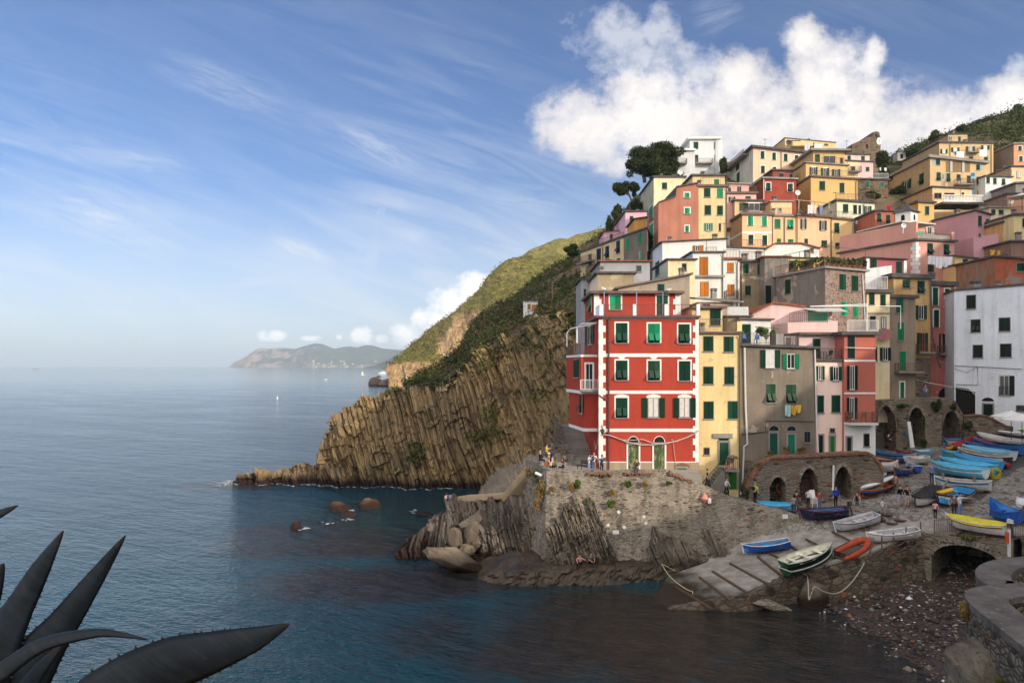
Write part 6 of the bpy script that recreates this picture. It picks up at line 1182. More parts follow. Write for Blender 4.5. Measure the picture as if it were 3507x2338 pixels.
b=MB(); ribbon(b,r1,.60,zp-.13,zp-.03); ribbon(b,r2,.66,zp-.12,zp); b.build('coping',mat('parapet_coping',(.14,.12,.11),.9,lambda t:(t.mix(t.ramp(t.noise(t.pos(),9,7,.72),[(.62,0.0),(.66,1.0)]),t.mix(t.ramp(t.noise(t.pos(),2.2,7,.7),[(.3,0.0),(.7,1.0)]),(.085,.072,.062),(.20,.18,.165)),(.33,.31,.28)),t.bump(t.noise(t.pos(),14,7,.7),.7,.02)),0,.15),pr)
boulder('craggy rock face under the curving parapet at the lower right',3395,2345,11.6,.62,.7,.85,.5,83,'darkstrata','crag'); boulder('lower craggy rock spur below the parapet at the picture edge',3345,2420,11.9,.55,.6,.75,.7,87,'darkstrata','crag')
TB('lookout_ledge',[(-7,-4),(7,-4),(7,1.2),(2,2.2),(-1.5,2.6),(-7,2.9)],9,15.3,M['cliff'],'structure')
# ================================================================ leaves, shrubs, trees
def leafcloud(name, blobs, n, size, m, parent=None, seed=1, flat=.0, shell=.55, ar=1.6):
    rs=np.random.RandomState(seed); B=np.array([(*c,*r) for c,r in blobs],float); vol=(B[:,3]*B[:,4]*B[:,5])**(2/3); k=rs.choice(len(B),n,p=vol/vol.sum())
    d=rs.normal(size=(n,3)); d/=np.linalg.norm(d,axis=1,keepdims=True); rr=(shell+(1-shell)*rs.uniform(0,1,n)**.7)[:,None]
    c=B[k,:3]+d*rr*B[k,3:6]*(1+rs.normal(0,.10,(n,1)))
    a=rs.normal(size=(n,3))+d*.6; a/=np.linalg.norm(a,axis=1,keepdims=True); u=np.cross(a,rs.normal(size=(n,3))); u/=np.linalg.norm(u,axis=1,keepdims=True); v=np.cross(a,u)
    s=(size*rs.uniform(.55,1.35,n))[:,None]; u=u*s*ar; v=v*s
    V=np.stack([c-u,c-v*.55,c+u,c+v*.55],1).reshape(-1,3)
    return npmesh(name,V,np.arange(n*4).reshape(-1,4),m,smooth=False,parent=parent)
M['pine']=leafmat('pine_needles',(.012,.022,.008),(.030,.046,.014),(.07,.085,.025)); M['shrub']=leafmat('shrub_leaves',(.022,.036,.010),(.055,.070,.018)); M['olive']=leafmat('scrub_leaves',(.05,.065,.016),(.11,.115,.028),(.19,.18,.05))
M['sunny']=leafmat('sunny_scrub',(.075,.075,.016),(.19,.165,.035),(.32,.27,.08)); M['ivy']=leafmat('ivy_leaves',(.03,.07,.012),(.09,.14,.025)); M['succ']=leafmat('autumn_succulent',(.12,.12,.03),(.30,.17,.05),(.45,.26,.10)); M['brown']=leafmat('dry_scrub',(.05,.035,.02),(.10,.07,.035)); M['bark']=paint('bark',(.11,.08,.06),.95,.3,3); M['flower']=leafmat('bougainvillea',(.16,.02,.08),(.28,.03,.14))
def tree(label, base, top, blobs, n, size, m, seed, name='pine_tree', limbs=5, r=.28, cat='tree', grp=None):
    t=thing(name,label,cat,tuple(base),grp); base=Vector(base); top=Vector(top); rnd=random.Random(seed); b=MB()
    mid=base.lerp(top,.5)+Vector((rnd.uniform(-.3,.3),0,0)); b.tube([base,mid,top],[r,r*.75,r*.5],8)
    for i in range(limbs):
        c=Vector(blobs[i%len(blobs)][0]); s_=base.lerp(top,rnd.uniform(.5,1)); b.tube([s_,s_.lerp(c,.5)+Vector((0,0,rnd.uniform(-.3,.4))),c],[r*.45,r*.3,r*.12],6)
    b.build('trunk',M['bark'],t); leafcloud('crown',blobs,n,size,m,t,seed); return t
def ell(px,py,Y,wx,wy,dy=None): return ((tuple(P(px,py,Y))),(wx/F*Y,dy or wx/F*Y*.9,wy/F*Y))
def cluster(px,py,Y,wx,wy,k,seed,sub=.45):
    rnd=random.Random(seed); out=[]
    for i in range(k):
        a=rnd.uniform(0,6.28); q=math.sqrt(rnd.random()); out.append(ell(px+wx*(1-sub)*q*math.cos(a),py+wy*(1-sub*.8)*q*math.sin(a),Y+rnd.uniform(-1,1)*wx/F*Y*.5,wx*sub*rnd.uniform(.6,1.1),wy*sub*rnd.uniform(.7,1.15)))
    return out
tree('big dark umbrella pine with a spreading crown beside the white modern house',P(2208,625,142),P(2205,560,142),cluster(2205,556,142,78,52,18,3)+cluster(2275,522,143,74,38,16,5)+cluster(2160,575,141,34,36,7,6)+cluster(2290,570,142,52,52,9,16)+cluster(2235,598,141,40,24,6,17),36000,.15,M['pine'],3,limbs=9,r=.42)
tree('smaller dark pine leaning out over the slope below the umbrella pine',P(2178,720,136),P(2150,655,136),cluster(2130,645,136,36,30,10,9)+cluster(2172,648,136,26,26,7,10),9500,.14,M['pine'],11)
tree('small round umbrella pine above the dark slope, left of the yellow row',P(1960,892,131),P(1962,872,131),cluster(1958,858,131,34,22,12,13),6000,.12,M['pine'],13,r=.2)
for i,(px,py,Y,wx,wy,nn,lab) in enumerate(((2185,735,128,34,62,4200,'tall dark evergreen thicket between the lilac house and the pine'),(2112,730,124,28,34,2200,'dark bushes hanging left of the lilac house'),(2085,770,120,18,30,1400,'lowest dark bush on the village skyline left of the lilac house'),(2328,606,146,26,22,1500,'rounded dark bush below the wing of the white modern house'),(2255,600,140,28,22,1500,'dark hedge between the umbrella pine and the white house'),(2480,560,148,18,44,1700,'dark tree between the white tower and the beige house'),(3022,575,150,32,60,3600,'dark leafy tree against the castle wall, right of the clock'),(3055,620,142,40,40,3000,'dark shrubs below the church spire'),(3080,660,135,44,30,2600,'garden shrubs left of the painted house'),(3000,665,125,44,18,1700,'shrubs in front of the stone terrace house'),(3135,520,190,46,26,2800,'dark tree group right of the church spire'),(3205,470,175,40,22,2400,'flat dark pine above the upper yellow house'),(3290,440,205,26,14,900,'thin feathery tree on the hill crest'),(3390,415,215,28,14,1200,'dark hill tree on the crest above the yellow house'),(3450,400,220,30,18,1500,'round hill tree left of the crest top'),(3500,378,225,30,26,1800,'lit green hill tree at the top right corner'))):
    tree(lab,P(px,py+wy,Y),P(px,py,Y),cluster(px,py,Y,wx,wy,9,20+i),int(nn*1.7),.145*Y/140,M['shrub'] if i%3 else M['pine'],40+i,'shrub' if 'bush' in lab or 'shrub' in lab or 'hedge' in lab else 'leafy_tree',3,.16,'tree' if 'tree' in lab or 'pine' in lab or 'thicket' in lab else 'shrub')
# scrub covering the slopes: cloud of leaf clumps, uncountable
def scrub(name, R, n, size, m, seed, keep, lift=.3, per=14, rad=.7):
    rs=np.random.RandomState(seed); nu,nv=R.shape[:2]; i=rs.randint(0,nu-1,n*9); j=rs.randint(0,nv-1,n*9); p=R[i,j]+(R[i+1,j]-R[i,j])*rs.uniform(0,1,(n*9,1))+(R[i,j+1]-R[i,j])*rs.uniform(0,1,(n*9,1))
    k=keep(p); p=p[k][:n]; q=np.repeat(p,per,0); rr=np.repeat(rs.gamma(3,rad/3,len(p)),per)[:,None]
    d=rs.normal(size=q.shape); d/=np.linalg.norm(d,axis=1,keepdims=True); c=q+d*rr*np.array([1,1,.75])+np.array([0,0,lift])
    a=d+rs.normal(0,.5,q.shape); u=np.cross(a,rs.normal(size=q.shape)); u/=np.linalg.norm(u,axis=1,keepdims=True)+1e-9; a/=np.linalg.norm(a,axis=1,keepdims=True); v=np.cross(a,u); s=size*rs.uniform(.6,1.4,(len(q),1))
    V=np.stack([c-u*s*1.5,c-v*s*.7,c+u*s*1.5,c+v*s*.7],1).reshape(-1,3); o=npmesh(name,V,np.arange(len(q)*4).reshape(-1,4),m,smooth=False); return tag(o,kind='stuff')
def pp_(p): return CX+p[:,0]/p[:,1]*F, HY-(p[:,2]-H)/p[:,1]*F
scrub('hillside_scrub',NR,3600,.13,M['shrub'],1,lambda p:pp_(p)[1]<1330,.2,16,.8)
scrub('dry_scrub',NR,1300,.16,M['brown'],2,lambda p:(pp_(p)[1]>1040)&(pp_(p)[1]<1300),.2,12,.7)
def hk(p):
    x,y=pp_(p); return (y<1235)&~((np.abs(x-(1545+(1215-y)*.55))<58)&(y>1075)&(y<1225))
scrub('headland_scrub',FR,5200,.5,M['sunny'],4,hk,.3,12,2.0)
scrub('wooded_hill_scrub',RR,3600,.22,M['shrub'],5,lambda p:(p[:,2]>20)&(pp_(p)[0]<3600),.2,22,1.3)
def ck(p):
    x,y=pp_(p); n_=fbm(p[:,0]*.22,p[:,2]*.22,None,3,77); return (n_>.53)&(y<1600)&(p[:,2]>3)&((x>1650)|(n_>.60))
scrub('cliff_plants',CR,2600,.12,M['olive'],6,ck,.1,10,.42)
scrub('cliff_plants',CR,900,.14,M['shrub'],7,lambda p:(pp_(p)[0]>1690)&(pp_(p)[1]<pp_(p)[0]*0+1210),.1,12,.6)
# plants on the quay wall
def wallplant(label,px,py,Y,wx,wy,n,m,seed,name='wall_plant',size=.075,blobs=4): 
    o=leafcloud(name,cluster(px,py,Y,wx,wy,blobs,seed),n,size,m,None,seed,0,.3); return tag(o,label,'plant')
for i,a in enumerate((('trailing yellow and rust succulents down the corner of the quay wall',1852,1672,57.2,22,52,1500,M['succ']),('green ivy patch at the top corner of the quay wall',1838,1628,58.6,20,30,700,M['ivy']),('rust coloured plants left of the quay wall corner',1812,1615,60.5,18,20,600,M['succ']),('lower succulent fringe on the wall corner near the rocks',1832,1728,57.4,20,30,800,M['succ']),('small rust plant beside the corner succulents',1890,1675,56.6,14,10,300,M['succ']),('green fern clump high on the quay wall, leftmost',1976,1658,56.5,18,20,700,M['ivy']),('reddish plant beside the fern clump',1958,1666,56.5,12,14,300,M['succ']),('drooping plant above the strata slab',2020,1715,56.2,24,9,400,M['ivy']),('hanging dry plant right of the strata slab, upper',2096,1680,56.3,14,18,400,M['succ']),('long hanging plant in the middle of the quay wall',2092,1722,56.1,18,16,450,M['ivy']),('bright green plant below the seated man',2152,1655,56.5,12,18,450,M['ivy']),('yellow green plant below the second door',2210,1662,56.5,16,16,450,M['succ']),('round green plant below the small green cellar door',2292,1655,56.4,12,9,300,M['ivy']),('thick ivy mass over the middle of the tall arch wall',3205,1385,74.2,24,26,1100,M['shrub']),('ivy cushion on the right arch of the tall wall',3262,1392,74.2,20,14,500,M['shrub']),('leafy climber on the pier between the tall arches',3158,1450,74.2,12,24,500,M['shrub']),('bushy ivy heap right of the tall arch wall',3318,1465,73,26,28,1200,M['shrub']),('low ivy at the foot of the middle tall arch',3160,1512,74,18,24,700,M['shrub']),('green tufts along the ledge of the tall arch wall',3090,1388,74.3,34,8,600,M['ivy']),('brownish orange shrub growing on the rock under the parapet',3316,2090,12.3,36,50,7000,M['succ']),('green yellow shrub in the angle of the parapet',3385,1978,14.6,16,14,1600,M['olive']),('dry flower heads at the lower edge of the parapet rock',3290,2240,12.0,28,30,3000,M['succ']),('green tuft on the rock under the parapet',3350,2215,11.8,30,18,2600,M['olive']),('bushy green plant hanging over the parapet face',3392,2110,11.7,20,22,2200,M['olive']),('dry brown plant low on the parapet face',3420,2220,11.2,22,22,2000,M['succ']),('green tuft in the very lower right corner',3430,2320,10.9,34,20,2400,M['olive']),('moss and grass on the crown of the arch bridge',3330,1840,49.3,44,8,700,M['olive']),('grass tuft left of the arch bridge',3128,1858,51.4,9,9,200,M['olive']),('dark bush at the foot of the path near the yellow house',2556,1690,58.5,14,18,500,M['shrub']))):
    wallplant(a[0],*a[1:8],100+i,size=.075 if a[3]>20 else .015)
# ================================================================ agave close to the viewer
def fag(t):
    p=t.pos(); n=t.noise(p,5,5,.6); st=t.noise(t.sc(t.rot(p,'Y_AXIS',.9),60,20,3),1.0,4,.6); sc_=t.noise(p,26,4,.7)
    c=t.mix(t.ramp(n,[(.3,0.0),(.7,1.0)]),(.010,.014,.018),(.026,.034,.042)); c=t.mix(t.math('MULTIPLY',t.ramp(st,[(.45,0.0),(.7,1.0)]),.5),c,(.040,.050,.060)); c=t.mix(t.ramp(sc_,[(.70,0.0),(.74,1.0)]),c,(.075,.055,.04))
    return c,t.bump(t.math('ADD',st,sc_),.25,.004)
M['agave']=mat('agave_leaf',(.06,.08,.085),.6,fag,0,.22); M['spine']=paint('agave_spine',(.03,.02,.016),.6)
ag=thing('agave','large dark agave with toothed pointed leaves in the lower left foreground','agave',tuple(P(-60,2500,2.4)))
def agleaf(ctr, wd, up, roll=0, n=26, teeth=14):
    """ctr: (px,py,Y) along the leaf from base to tip; wd: half widths in photo px; up: gutter depth"""
    pts=smooth([tuple(P(*c)) for c in ctr],8); k=len(pts); ws=np.interp(np.linspace(0,1,k),np.linspace(0,1,len(wd)),wd); V=[];m=MB(); o=[]
    for i,p in enumerate(pts):
        tg=(pts[min(i+1,k-1)]-pts[max(i-1,0)]).normalized(); vw=(p-Vector((0,0,H))).normalized(); sd=tg.cross(vw).normalized(); nn=sd.cross(tg).normalized(); sd2=(sd*math.cos(roll)+nn*math.sin(roll)); n2=sd2.cross(tg).normalized(); w_=ws[i]/F*p.y
        row=[]
        for s_ in np.linspace(-1,1,9): row.append(p+sd2*w_*s_+n2*w_*up*.55*(abs(s_)**1.6-.5))
        for s_ in np.linspace(1,-1,9)[1:-1]: row.append(p+sd2*w_*s_*.97+n2*(w_*up*.55*(abs(s_)**1.6-.5)-.09*w_*(1-s_*s_)-.002))
        o.append(row)
    nr=len(o[0]); m.v=[tuple(q) for r_ in o for q in r_]
    for i in range(k-1):
        for j in range(nr): m.f.append((i*nr+j,i*nr+(j+1)%nr,(i+1)*nr+(j+1)%nr,(i+1)*nr+j)); m.m.append(1 if i>=k-4 else 0)
    for sgn,idx in ((-1,0),(1,8)):
        for q in range(teeth):
            i=int(3+q*(k-8)/teeth); e=o[i][idx]; d=(o[i][idx]-pts[i]).normalized(); tg=(pts[min(i+1,k-1)]-pts[i]).normalized(); h_=min(.009,.003+ws[i]/F*pts[i].y*.06)
            m.add([e-tg*h_*.5-d*.002,e+tg*h_*.5-d*.002,e+d*h_*1.1+tg*h_*.35],[(0,1,2)],1); m.add([e-tg*h_*.5-d*.002+Vector((0,.003,0)),e+tg*h_*.5-d*.002+Vector((0,.003,0)),e+d*h_*1.1+tg*h_*.35],[(2,1,0)],1)
    m.build('leaf',[M['agave'],M['spine']],ag,True)
agleaf([(-160,2560,2.25),(-40,2230,2.35),(60,2080,2.45),(140,1940,2.5),(217,1816,2.55)],[110,95,52,34,2],.55,.5)
agleaf([(-60,2600,2.3),(110,2280,2.4),(220,2130,2.5),(330,1975,2.6),(430,1832,2.7)],[110,80,52,30,2],.45,-.2)
agleaf([(-220,2420,2.05),(-20,2310,2.1),(140,2205,2.15),(320,2165,2.2),(420,2172,2.22),(508,2190,2.24)],[70,44,34,22,12,2],.6,.75)
agleaf([(150,2660,1.9),(380,2420,1.95),(560,2290,2.0),(740,2230,2.05),(880,2185,2.1),(992,2136,2.15)],[150,138,98,68,40,2],.35,-.15,teeth=20)
agleaf([(-320,1900,2.3),(-120,1800,2.35),(-20,1765,2.38),(62,1730,2.4)],[60,45,22,2],.5,.6,teeth=6)
agleaf([(-260,2250,2.2),(-80,2100,2.22),(-20,1990,2.24),(12,1928,2.25)],[60,50,30,3],.5,.4,teeth=8)
agleaf([(-100,2750,2.0),(40,2480,2.1),(100,2330,2.2),(200,2215,2.3)],[90,70,48,14],.5,.9,teeth=8)
# ================================================================ boats
BM={}
def bp(h,r=.35,v=.14):
    if h not in BM: BM[h]=scuffed('boat_paint_'+str(len(BM)),hx(h),r)
    return BM[h]
def scuffed(name,col,r):                          # weathered boat paint: chalky fading, dirty streaks, scraped spots
    def fn(t):
        p=t.pos(); c=t.mix(t.ramp(t.noise(p,1.6,5,.65),[(.3,0.0),(.7,1.0)]),mul(col,.72),mul(col,1.08))
        c=t.mix(t.math('MULTIPLY',t.ramp(t.noise(t.sc(p,3,3,.7),1.6,5,.7),[(.52,0.0),(.75,1.0)]),.55),c,(.20,.17,.14))
        return t.mix(t.ramp(t.noise(p,7,5,.7),[(.66,0.0),(.70,1.0)]),c,(.34,.31,.28)),None
    return mat(name,col,max(r,.5),fn,0,.3)
def sweep(t, kind):
    if kind=='double': return max(0.0,1-abs(2*t-1)**2.6)**.75
    b=(1-(1-min(t/.62,1))**2.3)**.85 if t<.62 else 1-.30*((t-.62)/.38)**1.8
    return b
def boat(label, bow, stern, B, hh, cols, kind='transom', stemup=.35, seats=3, inner='d8d8d0', rim='e8e8e4', cover=None, deck=0, oars=0, name='rowing_boat', tilt=0, motor=None, fill=None, up=None, cat='boat', grp=None, seatc=None, cradle=True):
    """bow, stern: photo points of the sheer line; cols: hull colours from keel up with heights"""
    u=hh+.12 if up is None else up
    p0=G(*bow,u) if len(bow)==2 else P(*bow); p1=G(*stern,u) if len(stern)==2 else P(*stern); d=p1-p0; L=d.length; ex=d/L; ey=Vector((-ex.y,ex.x,0)).normalized(); ez=ex.cross(ey)
    org=p0-ez*hh; t=bpy.data.objects.new(name,None); COL.objects.link(t); t.empty_display_size=.3
    t.matrix_world=Matrix(((ex.x,ey.x,ez.x,org.x),(ex.y,ey.y,ez.y,org.y),(ex.z,ey.z,ez.z,org.z),(0,0,0,1)))@Matrix.Rotation(tilt,4,'X'); tag(t,label,cat,grp)
    ns,K=22,8
    def sec(i, ins=0):
        s_=i/(ns-1); b=max(sweep(s_,kind)*B/2-ins,.012 if not ins else .004); kz=.16*hh*(max(0,1-s_/.3)**2)*1.6+ (.16*hh*max(0,(s_-.8)/.2)**2 if kind!='transom' else .06*hh*max(0,(s_-.8)/.2)); sh=hh+hh*stemup*max(0,1-s_/.55)**2.2+hh*.12*max(0,(s_-.6)/.4)**2+(hh*stemup*.7*max(0,(s_-.6)/.4)**2.2 if kind=='double' else 0)
        x=s_*L-(.10*hh*(1-s_)**3*0); r=[]
        for k in range(K+1):
            v=k/K; r.append((x-(.28*hh*(v-1)*-1*max(0,1-s_/.18))*-1*.0+.30*hh*(1-v)*max(0,1-s_/.2), b*(v**.42 if not ins else max(v,.0)**.42), kz+(sh-kz)*(v**1.15)))
        return r,b,kz,sh
    S=[sec(i) for i in range(ns)]; m=MB(); V=[]; n2=2*K+1
    for r,b,kz,sh in S:
        row=[(x,-y,z) for x,y,z in r[::-1]]+[(x,y,z) for x,y,z in r[1:]]; V+=row
    m.v=V
    cuts=[c[0] for c in cols]
    def mi(k): 
        v=(k+.5)/K
        for q,c in enumerate(cuts):
            if v<=c: return q
        return len(cuts)-1
    for i in range(ns-1):
        for j in range(n2-1):
            k=K-1-j if j<K else j-K
            m.f.append((i*n2+j,i*n2+j+1,(i+1)*n2+j+1,(i+1)*n2+j)); m.m.append(mi(k))
    if kind=='transom': o_=(ns-1)*n2; m.f.append(tuple(o_+j for j in range(n2))); m.m.append(min(1,len(cols)-1))
    m.build('hull',[bp(c[1]) for c in cols],None,False)
    ho=bpy.context.scene.objects[-1] if False else COL.objects[-1]; ho.parent=t
    im=bp(inner); 
    if cover:
        c=MB(); V=[]
        for i in range(0,ns): 
            _,b,kz,sh=S[i]; b+=.03; x=i/(ns-1)*L
            for q in np.linspace(-1,1,9): V.append((x,b*q,sh+.015+ .28*hh*(1-q*q)*min(1,sweep(i/(ns-1),kind)*1.3)*min(1,(1-i/(ns-1))*5+.12)-(.18*hh if abs(q)>.99 else 0)))
        c.v=V
        for i in range(ns-1):
            for j in range(8): c.f.append((i*9+j,i*9+j+1,(i+1)*9+j+1,(i+1)*9+j)); c.m.append(0)
        o=c.build('cover',bp(cover,.8,.25)); o.parent=t
    else:
        c=MB(); V=[]; fz=.26
        for i in range(ns):
            r,b,kz,sh=S[i]; bi=max(b-.05,.004); x=min(max(i/(ns-1)*L,.09),L-.05); f_=kz+(sh-kz)*fz
            V+=[(x,-bi,sh-.01),(x,-bi*.86,kz+(sh-kz)*.55),(x,-bi*.62,f_),(x,bi*.62,f_),(x,bi*.86,kz+(sh-kz)*.55),(x,bi,sh-.01)]
        c.v=V
        for i in range(ns-1):
            for j in range(5): c.f.append((i*6+j,(i+1)*6+j,(i+1)*6+j+1,i*6+j+1)); c.m.append(0)
        if kind=='transom': o_=(ns-1)*6; c.f.append(tuple(o_+j for j in range(6))); c.m.append(0)
        o=c.build('lining',im); o.parent=t
        for q in range(seats):
            s_=.28+.5*q/max(1,seats-1); i=int(s_*(ns-1)); _,b,kz,sh=S[i]; m2=MB(); m2.box((s_*L,0,kz+(sh-kz)*.66),.24,(b-.05)*1.9,.045); o=m2.build('thwart',bp(seatc or rim)); o.parent=t
        if deck:
            c=MB(); V=[]; kk=int(deck*(ns-1))
            for i in range(kk+1): _,b,kz,sh=S[i]; V+=[(i/(ns-1)*L,-b,sh+.004),(i/(ns-1)*L,0,sh+.05),(i/(ns-1)*L,b,sh+.004)]
            c.v=V
            for i in range(kk): 
                for j in range(2): c.f.append((i*3+j,i*3+j+1,(i+1)*3+j+1,(i+1)*3+j)); c.m.append(0)
            o=c.build('foredeck',bp(rim)); o.parent=t
        for q in range(oars):
            m2=MB(); y=(.22-.44*q)*B*.5; z=S[11][3]*.98; m2.tube([(L*.2,y,z),(L*.72,y*1.3,z+.03)],.028,6); m2.hexa([(L*.72,y*1.3-.06,z+.01),(L*.92,y*1.3-.07,z+.02),(L*.92,y*1.3+.07,z+.02),(L*.72,y*1.3+.06,z+.01)],[(L*.72,y*1.3-.06,z+.04),(L*.92,y*1.3-.07,z+.05),(L*.92,y*1.3+.07,z+.05),(L*.72,y*1.3+.06,z+.04)]); o=m2.build('oar',bp('3f78c0') if oars>1 else M['wood']); o.parent=t
    g_=MB()
    for sg in (-1,1): g_.tube([(i/(ns-1)*L,sg*S[i][1],S[i][3]+.01) for i in range(ns)],.038,5)
    if kind=='transom': g_.tube([(L,-S[-1][1],S[-1][3]+.01),(L,S[-1][1],S[-1][3]+.01)],.04,5)
    g_.bar((0.0,0,S[0][2]*.6),(-.03,0,S[0][3]+.10),.07); o=g_.build('gunwale',bp(rim)); o.parent=t
    if motor:
        m2=MB(); z=S[-1][3]; m2.hexa([(L+.02,-.12,z+.16),(L+.40,-.10,z+.16),(L+.40,.10,z+.16),(L+.02,.12,z+.16)],[(L+.06,-.11,z+.46),(L+.36,-.08,z+.40),(L+.36,.08,z+.40),(L+.06,.11,z+.46)],0); m2.box((L+.14,0,z-.1),.22,.2,.26,1); m2.bar((L+.24,0,z-.0),(L+.30,0,z-.75),.11,.14,1); m2.box((L+.34,0,z-.85),.4,.06,.22,1); o=m2.build('outboard_motor',[bp(motor),M['iron']]); o.parent=t
    if cradle and len(bow)==2:
        if 'chock' not in M: M['chock']=paint('timber_chock',(.16,.11,.075),.9)
        for s_ in (.3,.72): m2=MB(); m2.box((s_*L,0,-.13),.16,B*.7,.14+S[int(s_*(ns-1))][2]); o=m2.build('chock',M['chock']); o.parent=t
    return t,L,S
W_='e6e6e2'
SL='boats hauled up on the slipway'; PLZ='boats parked around the plaza'; ROW='long boats laid up in a row on the harbour slope'
boat('bright blue rowing boat with white rim alone at the inner slipway edge',(2543,1872),(2703,1850),1.5,.62,[(.55,'1f56b0'),(.8,'1f56b0'),(1,'1f56b0')],inner='1f8fd0',rim='dfe3e8',seats=2,oars=1,grp=SL,seatc='7a5b46')
t,L,S=boat('lower dark green boat, underneath the cream lined one on the slipway',(2850,1886),(2688,1952),1.75,.50,[(.6,'1d4a2a'),(.85,'1d4a2a'),(1,'9aa3a0')],inner='3a4a40',rim='b9c0bd',seats=0,stemup=.3,grp=SL)
boat('cream lined green boat stacked on top of another green boat on the slipway',(2847,1866),(2682,1926),1.75,.55,[(.6,'24502c'),(.85,'24502c'),(1,'2b5a32')],inner='e4dfc4',rim='c9cdc4',seats=3,stemup=.3,up=.98,grp=SL,seatc='ece9da',cradle=False)
boat('pale grey rowing boat with white thwarts beside the manhole covers at the slipway head',(2857,1797),(3003,1760),1.75,.66,[(.18,'6a3230'),(.9,'c2c4c8'),(1,'5d3a44')],inner='b4b8bf',rim='d4d6da',seats=3,oars=1,grp=SL,motor='8a8d92')
boat('white clinker boat with red net in its bow by the fence posts',(2970,1832),(3145,1812),1.7,.62,[(.9,'e3dada'),(1,'b9a0a4')],inner='9fa3a6',rim='e8e4e4',seats=2,deck=.2,grp=SL)
boat('dark navy boat with red thwarts and black outboard on the wall end of the plaza',(2737,1750),(2902,1741),1.8,.75,[(.85,'1a1d38'),(.93,'8c2436'),(1,'1a1d38')],inner='23264a',rim='5d2b40',seats=2,oars=2,motor='1a1a1c',grp=PLZ,seatc='9a3347')
boat('sky blue covered boat half hidden behind the curved end of the quay wall',(2589,1722),(2712,1728),1.7,.6,[(1,'7fa9c4')],cover='2fa6dc',rim='9ac0d6',grp=PLZ,seats=0)
boat('navy and orange boat carrying a white kayak beside the arched wall',(2945,1687),(3058,1645),1.7,.62,[(.3,'c8432c'),(.75,'1c1f30'),(.88,'2f66b4'),(1,'b9532f')],inner='7a3a28',rim='b4552f',seats=2,grp=PLZ)
boat('white kayak lying across the navy and orange boat',(2950,1671),(3060,1631),.62,.24,[(1,'ececef')],'double',cover='eeeef2',rim='e4e4ea',name='kayak',up=1.12,cat='kayak',stemup=.2,cradle=False)
boat('slim pale grey canoe leaning along the end of the arched wall',(2930,1660),(3036,1621),.7,.3,[(1,'a7aab4')],'double',cover='9da1ab',rim='b5b8c0',name='canoe',up=.85,cat='canoe',stemup=.25)
boat('white and blue boat under a white tarpaulin with a tall stem, behind the canoes',(3074,1592),(3012,1590),1.5,.75,[(.3,'2b5aa4'),(1,'e6e6ea')],cover='ddd9d4',rim='e9e9ec',stemup=.6,grp=PLZ)
boat('deep blue boat with golden trim beside the white tarpaulin boat',(3062,1606),(3118,1600),1.5,.65,[(.85,'2a55a8'),(.95,'b28a4a'),(1,'2a55a8')],inner='2a5f9c',rim='b28a4a',seats=2,grp=PLZ)
boat('plain blue boat with a rope fender hanging at its stern',(3110,1590),(3146,1598),1.4,.6,[(1,'2b53a0')],inner='6f8fb4',rim='c9ccd4',seats=1,grp=PLZ)
boat('white boat with rust red gunwale nearest the salmon house corner',(2998,1568),(3066,1578),1.5,.62,[(.85,'d8cfc2'),(1,'8a4430')],inner='b7a08c',rim='8a4430',seats=2,grp=PLZ)
boat('strong blue boat with a pale stripe behind the rust rimmed one',(2995,1548),(3104,1560),1.6,.7,[(.6,'2473b8'),(.75,'d4dce4'),(1,'2473b8')],inner='2f7fc0',rim='3f8cc8',seats=2,oars=1,grp=PLZ)
boat('white boat with red brown inside below the round lifebuoy arch',(3072,1548),(3136,1546),1.6,.7,[(.9,'dedbd6'),(1,'7a3a2c')],inner='8a4a38',rim='7a3a2c',seats=2,grp=PLZ)
boat('pale blue open boat under the white surfboard pole',(3122,1545),(3193,1541),1.6,.6,[(1,'9cc4dc')],inner='a9d2e6',rim='8fc0dc',seats=2,grp=PLZ)
boat('small plain white boat in front of the pale blue open boat',(3112,1570),(3177,1563),1.4,.6,[(1,'e0dfdc')],inner='d2d2cf',rim='e6e6e2',seats=1,grp=PLZ)
boat('nearest long sky blue boat of the row, with two window slots in its deck',(3191,1586),(3377,1610),1.9,.85,[(.62,'58b6dc'),(.74,'e6eef2'),(1,'58b6dc')],cover='55b4e0',rim='9ed4ec',grp=ROW,stemup=.3)
boat('second long turquoise blue boat with white stripe, one behind the nearest of the row',(3219,1571),(3402,1597),1.8,.8,[(.35,'e0e8ec'),(1,'4fb4dc')],cover='4db5e2',rim='8fd0ec',grp=ROW,stemup=.3)
boat('white sided long boat with a blue deck in the row',(3267,1559),(3424,1585),1.8,.8,[(.75,'dfe2e6'),(1,'3b9bd6')],cover='3a97d4',rim='5fb0de',grp=ROW,stemup=.3)
boat('long white boat with dark pinstripes in the middle of the row',(3283,1541),(3452,1568),1.8,.8,[(.5,'dedede'),(.62,'2a2a36'),(.85,'dedede'),(1,'2a2a36')],inner='8f8f8c',rim='d8d8d8',seats=4,grp=ROW,stemup=.35)
boat('pale ice blue long boat behind the pinstriped one',(3298,1530),(3472,1551),1.8,.8,[(.8,'a9d0e4'),(.9,'dfeaf0'),(1,'7fc4e6')],cover='7cc6ea',rim='a9daf0',grp=ROW,stemup=.3)
boat('royal blue long boat with two white fenders on its side',(3306,1519),(3482,1536),1.8,.8,[(1,'2a5cae')],inner='2f5f9c',rim='3f78c0',seats=3,grp=ROW,stemup=.3)
boat('blue and white long boat with a red kayak lying in it',(3335,1507),(3500,1530),1.8,.85,[(.5,'e2e2e6'),(1,'3273bc')],inner='a83a3c',rim='4f88c8',seats=0,grp=ROW,stemup=.35)
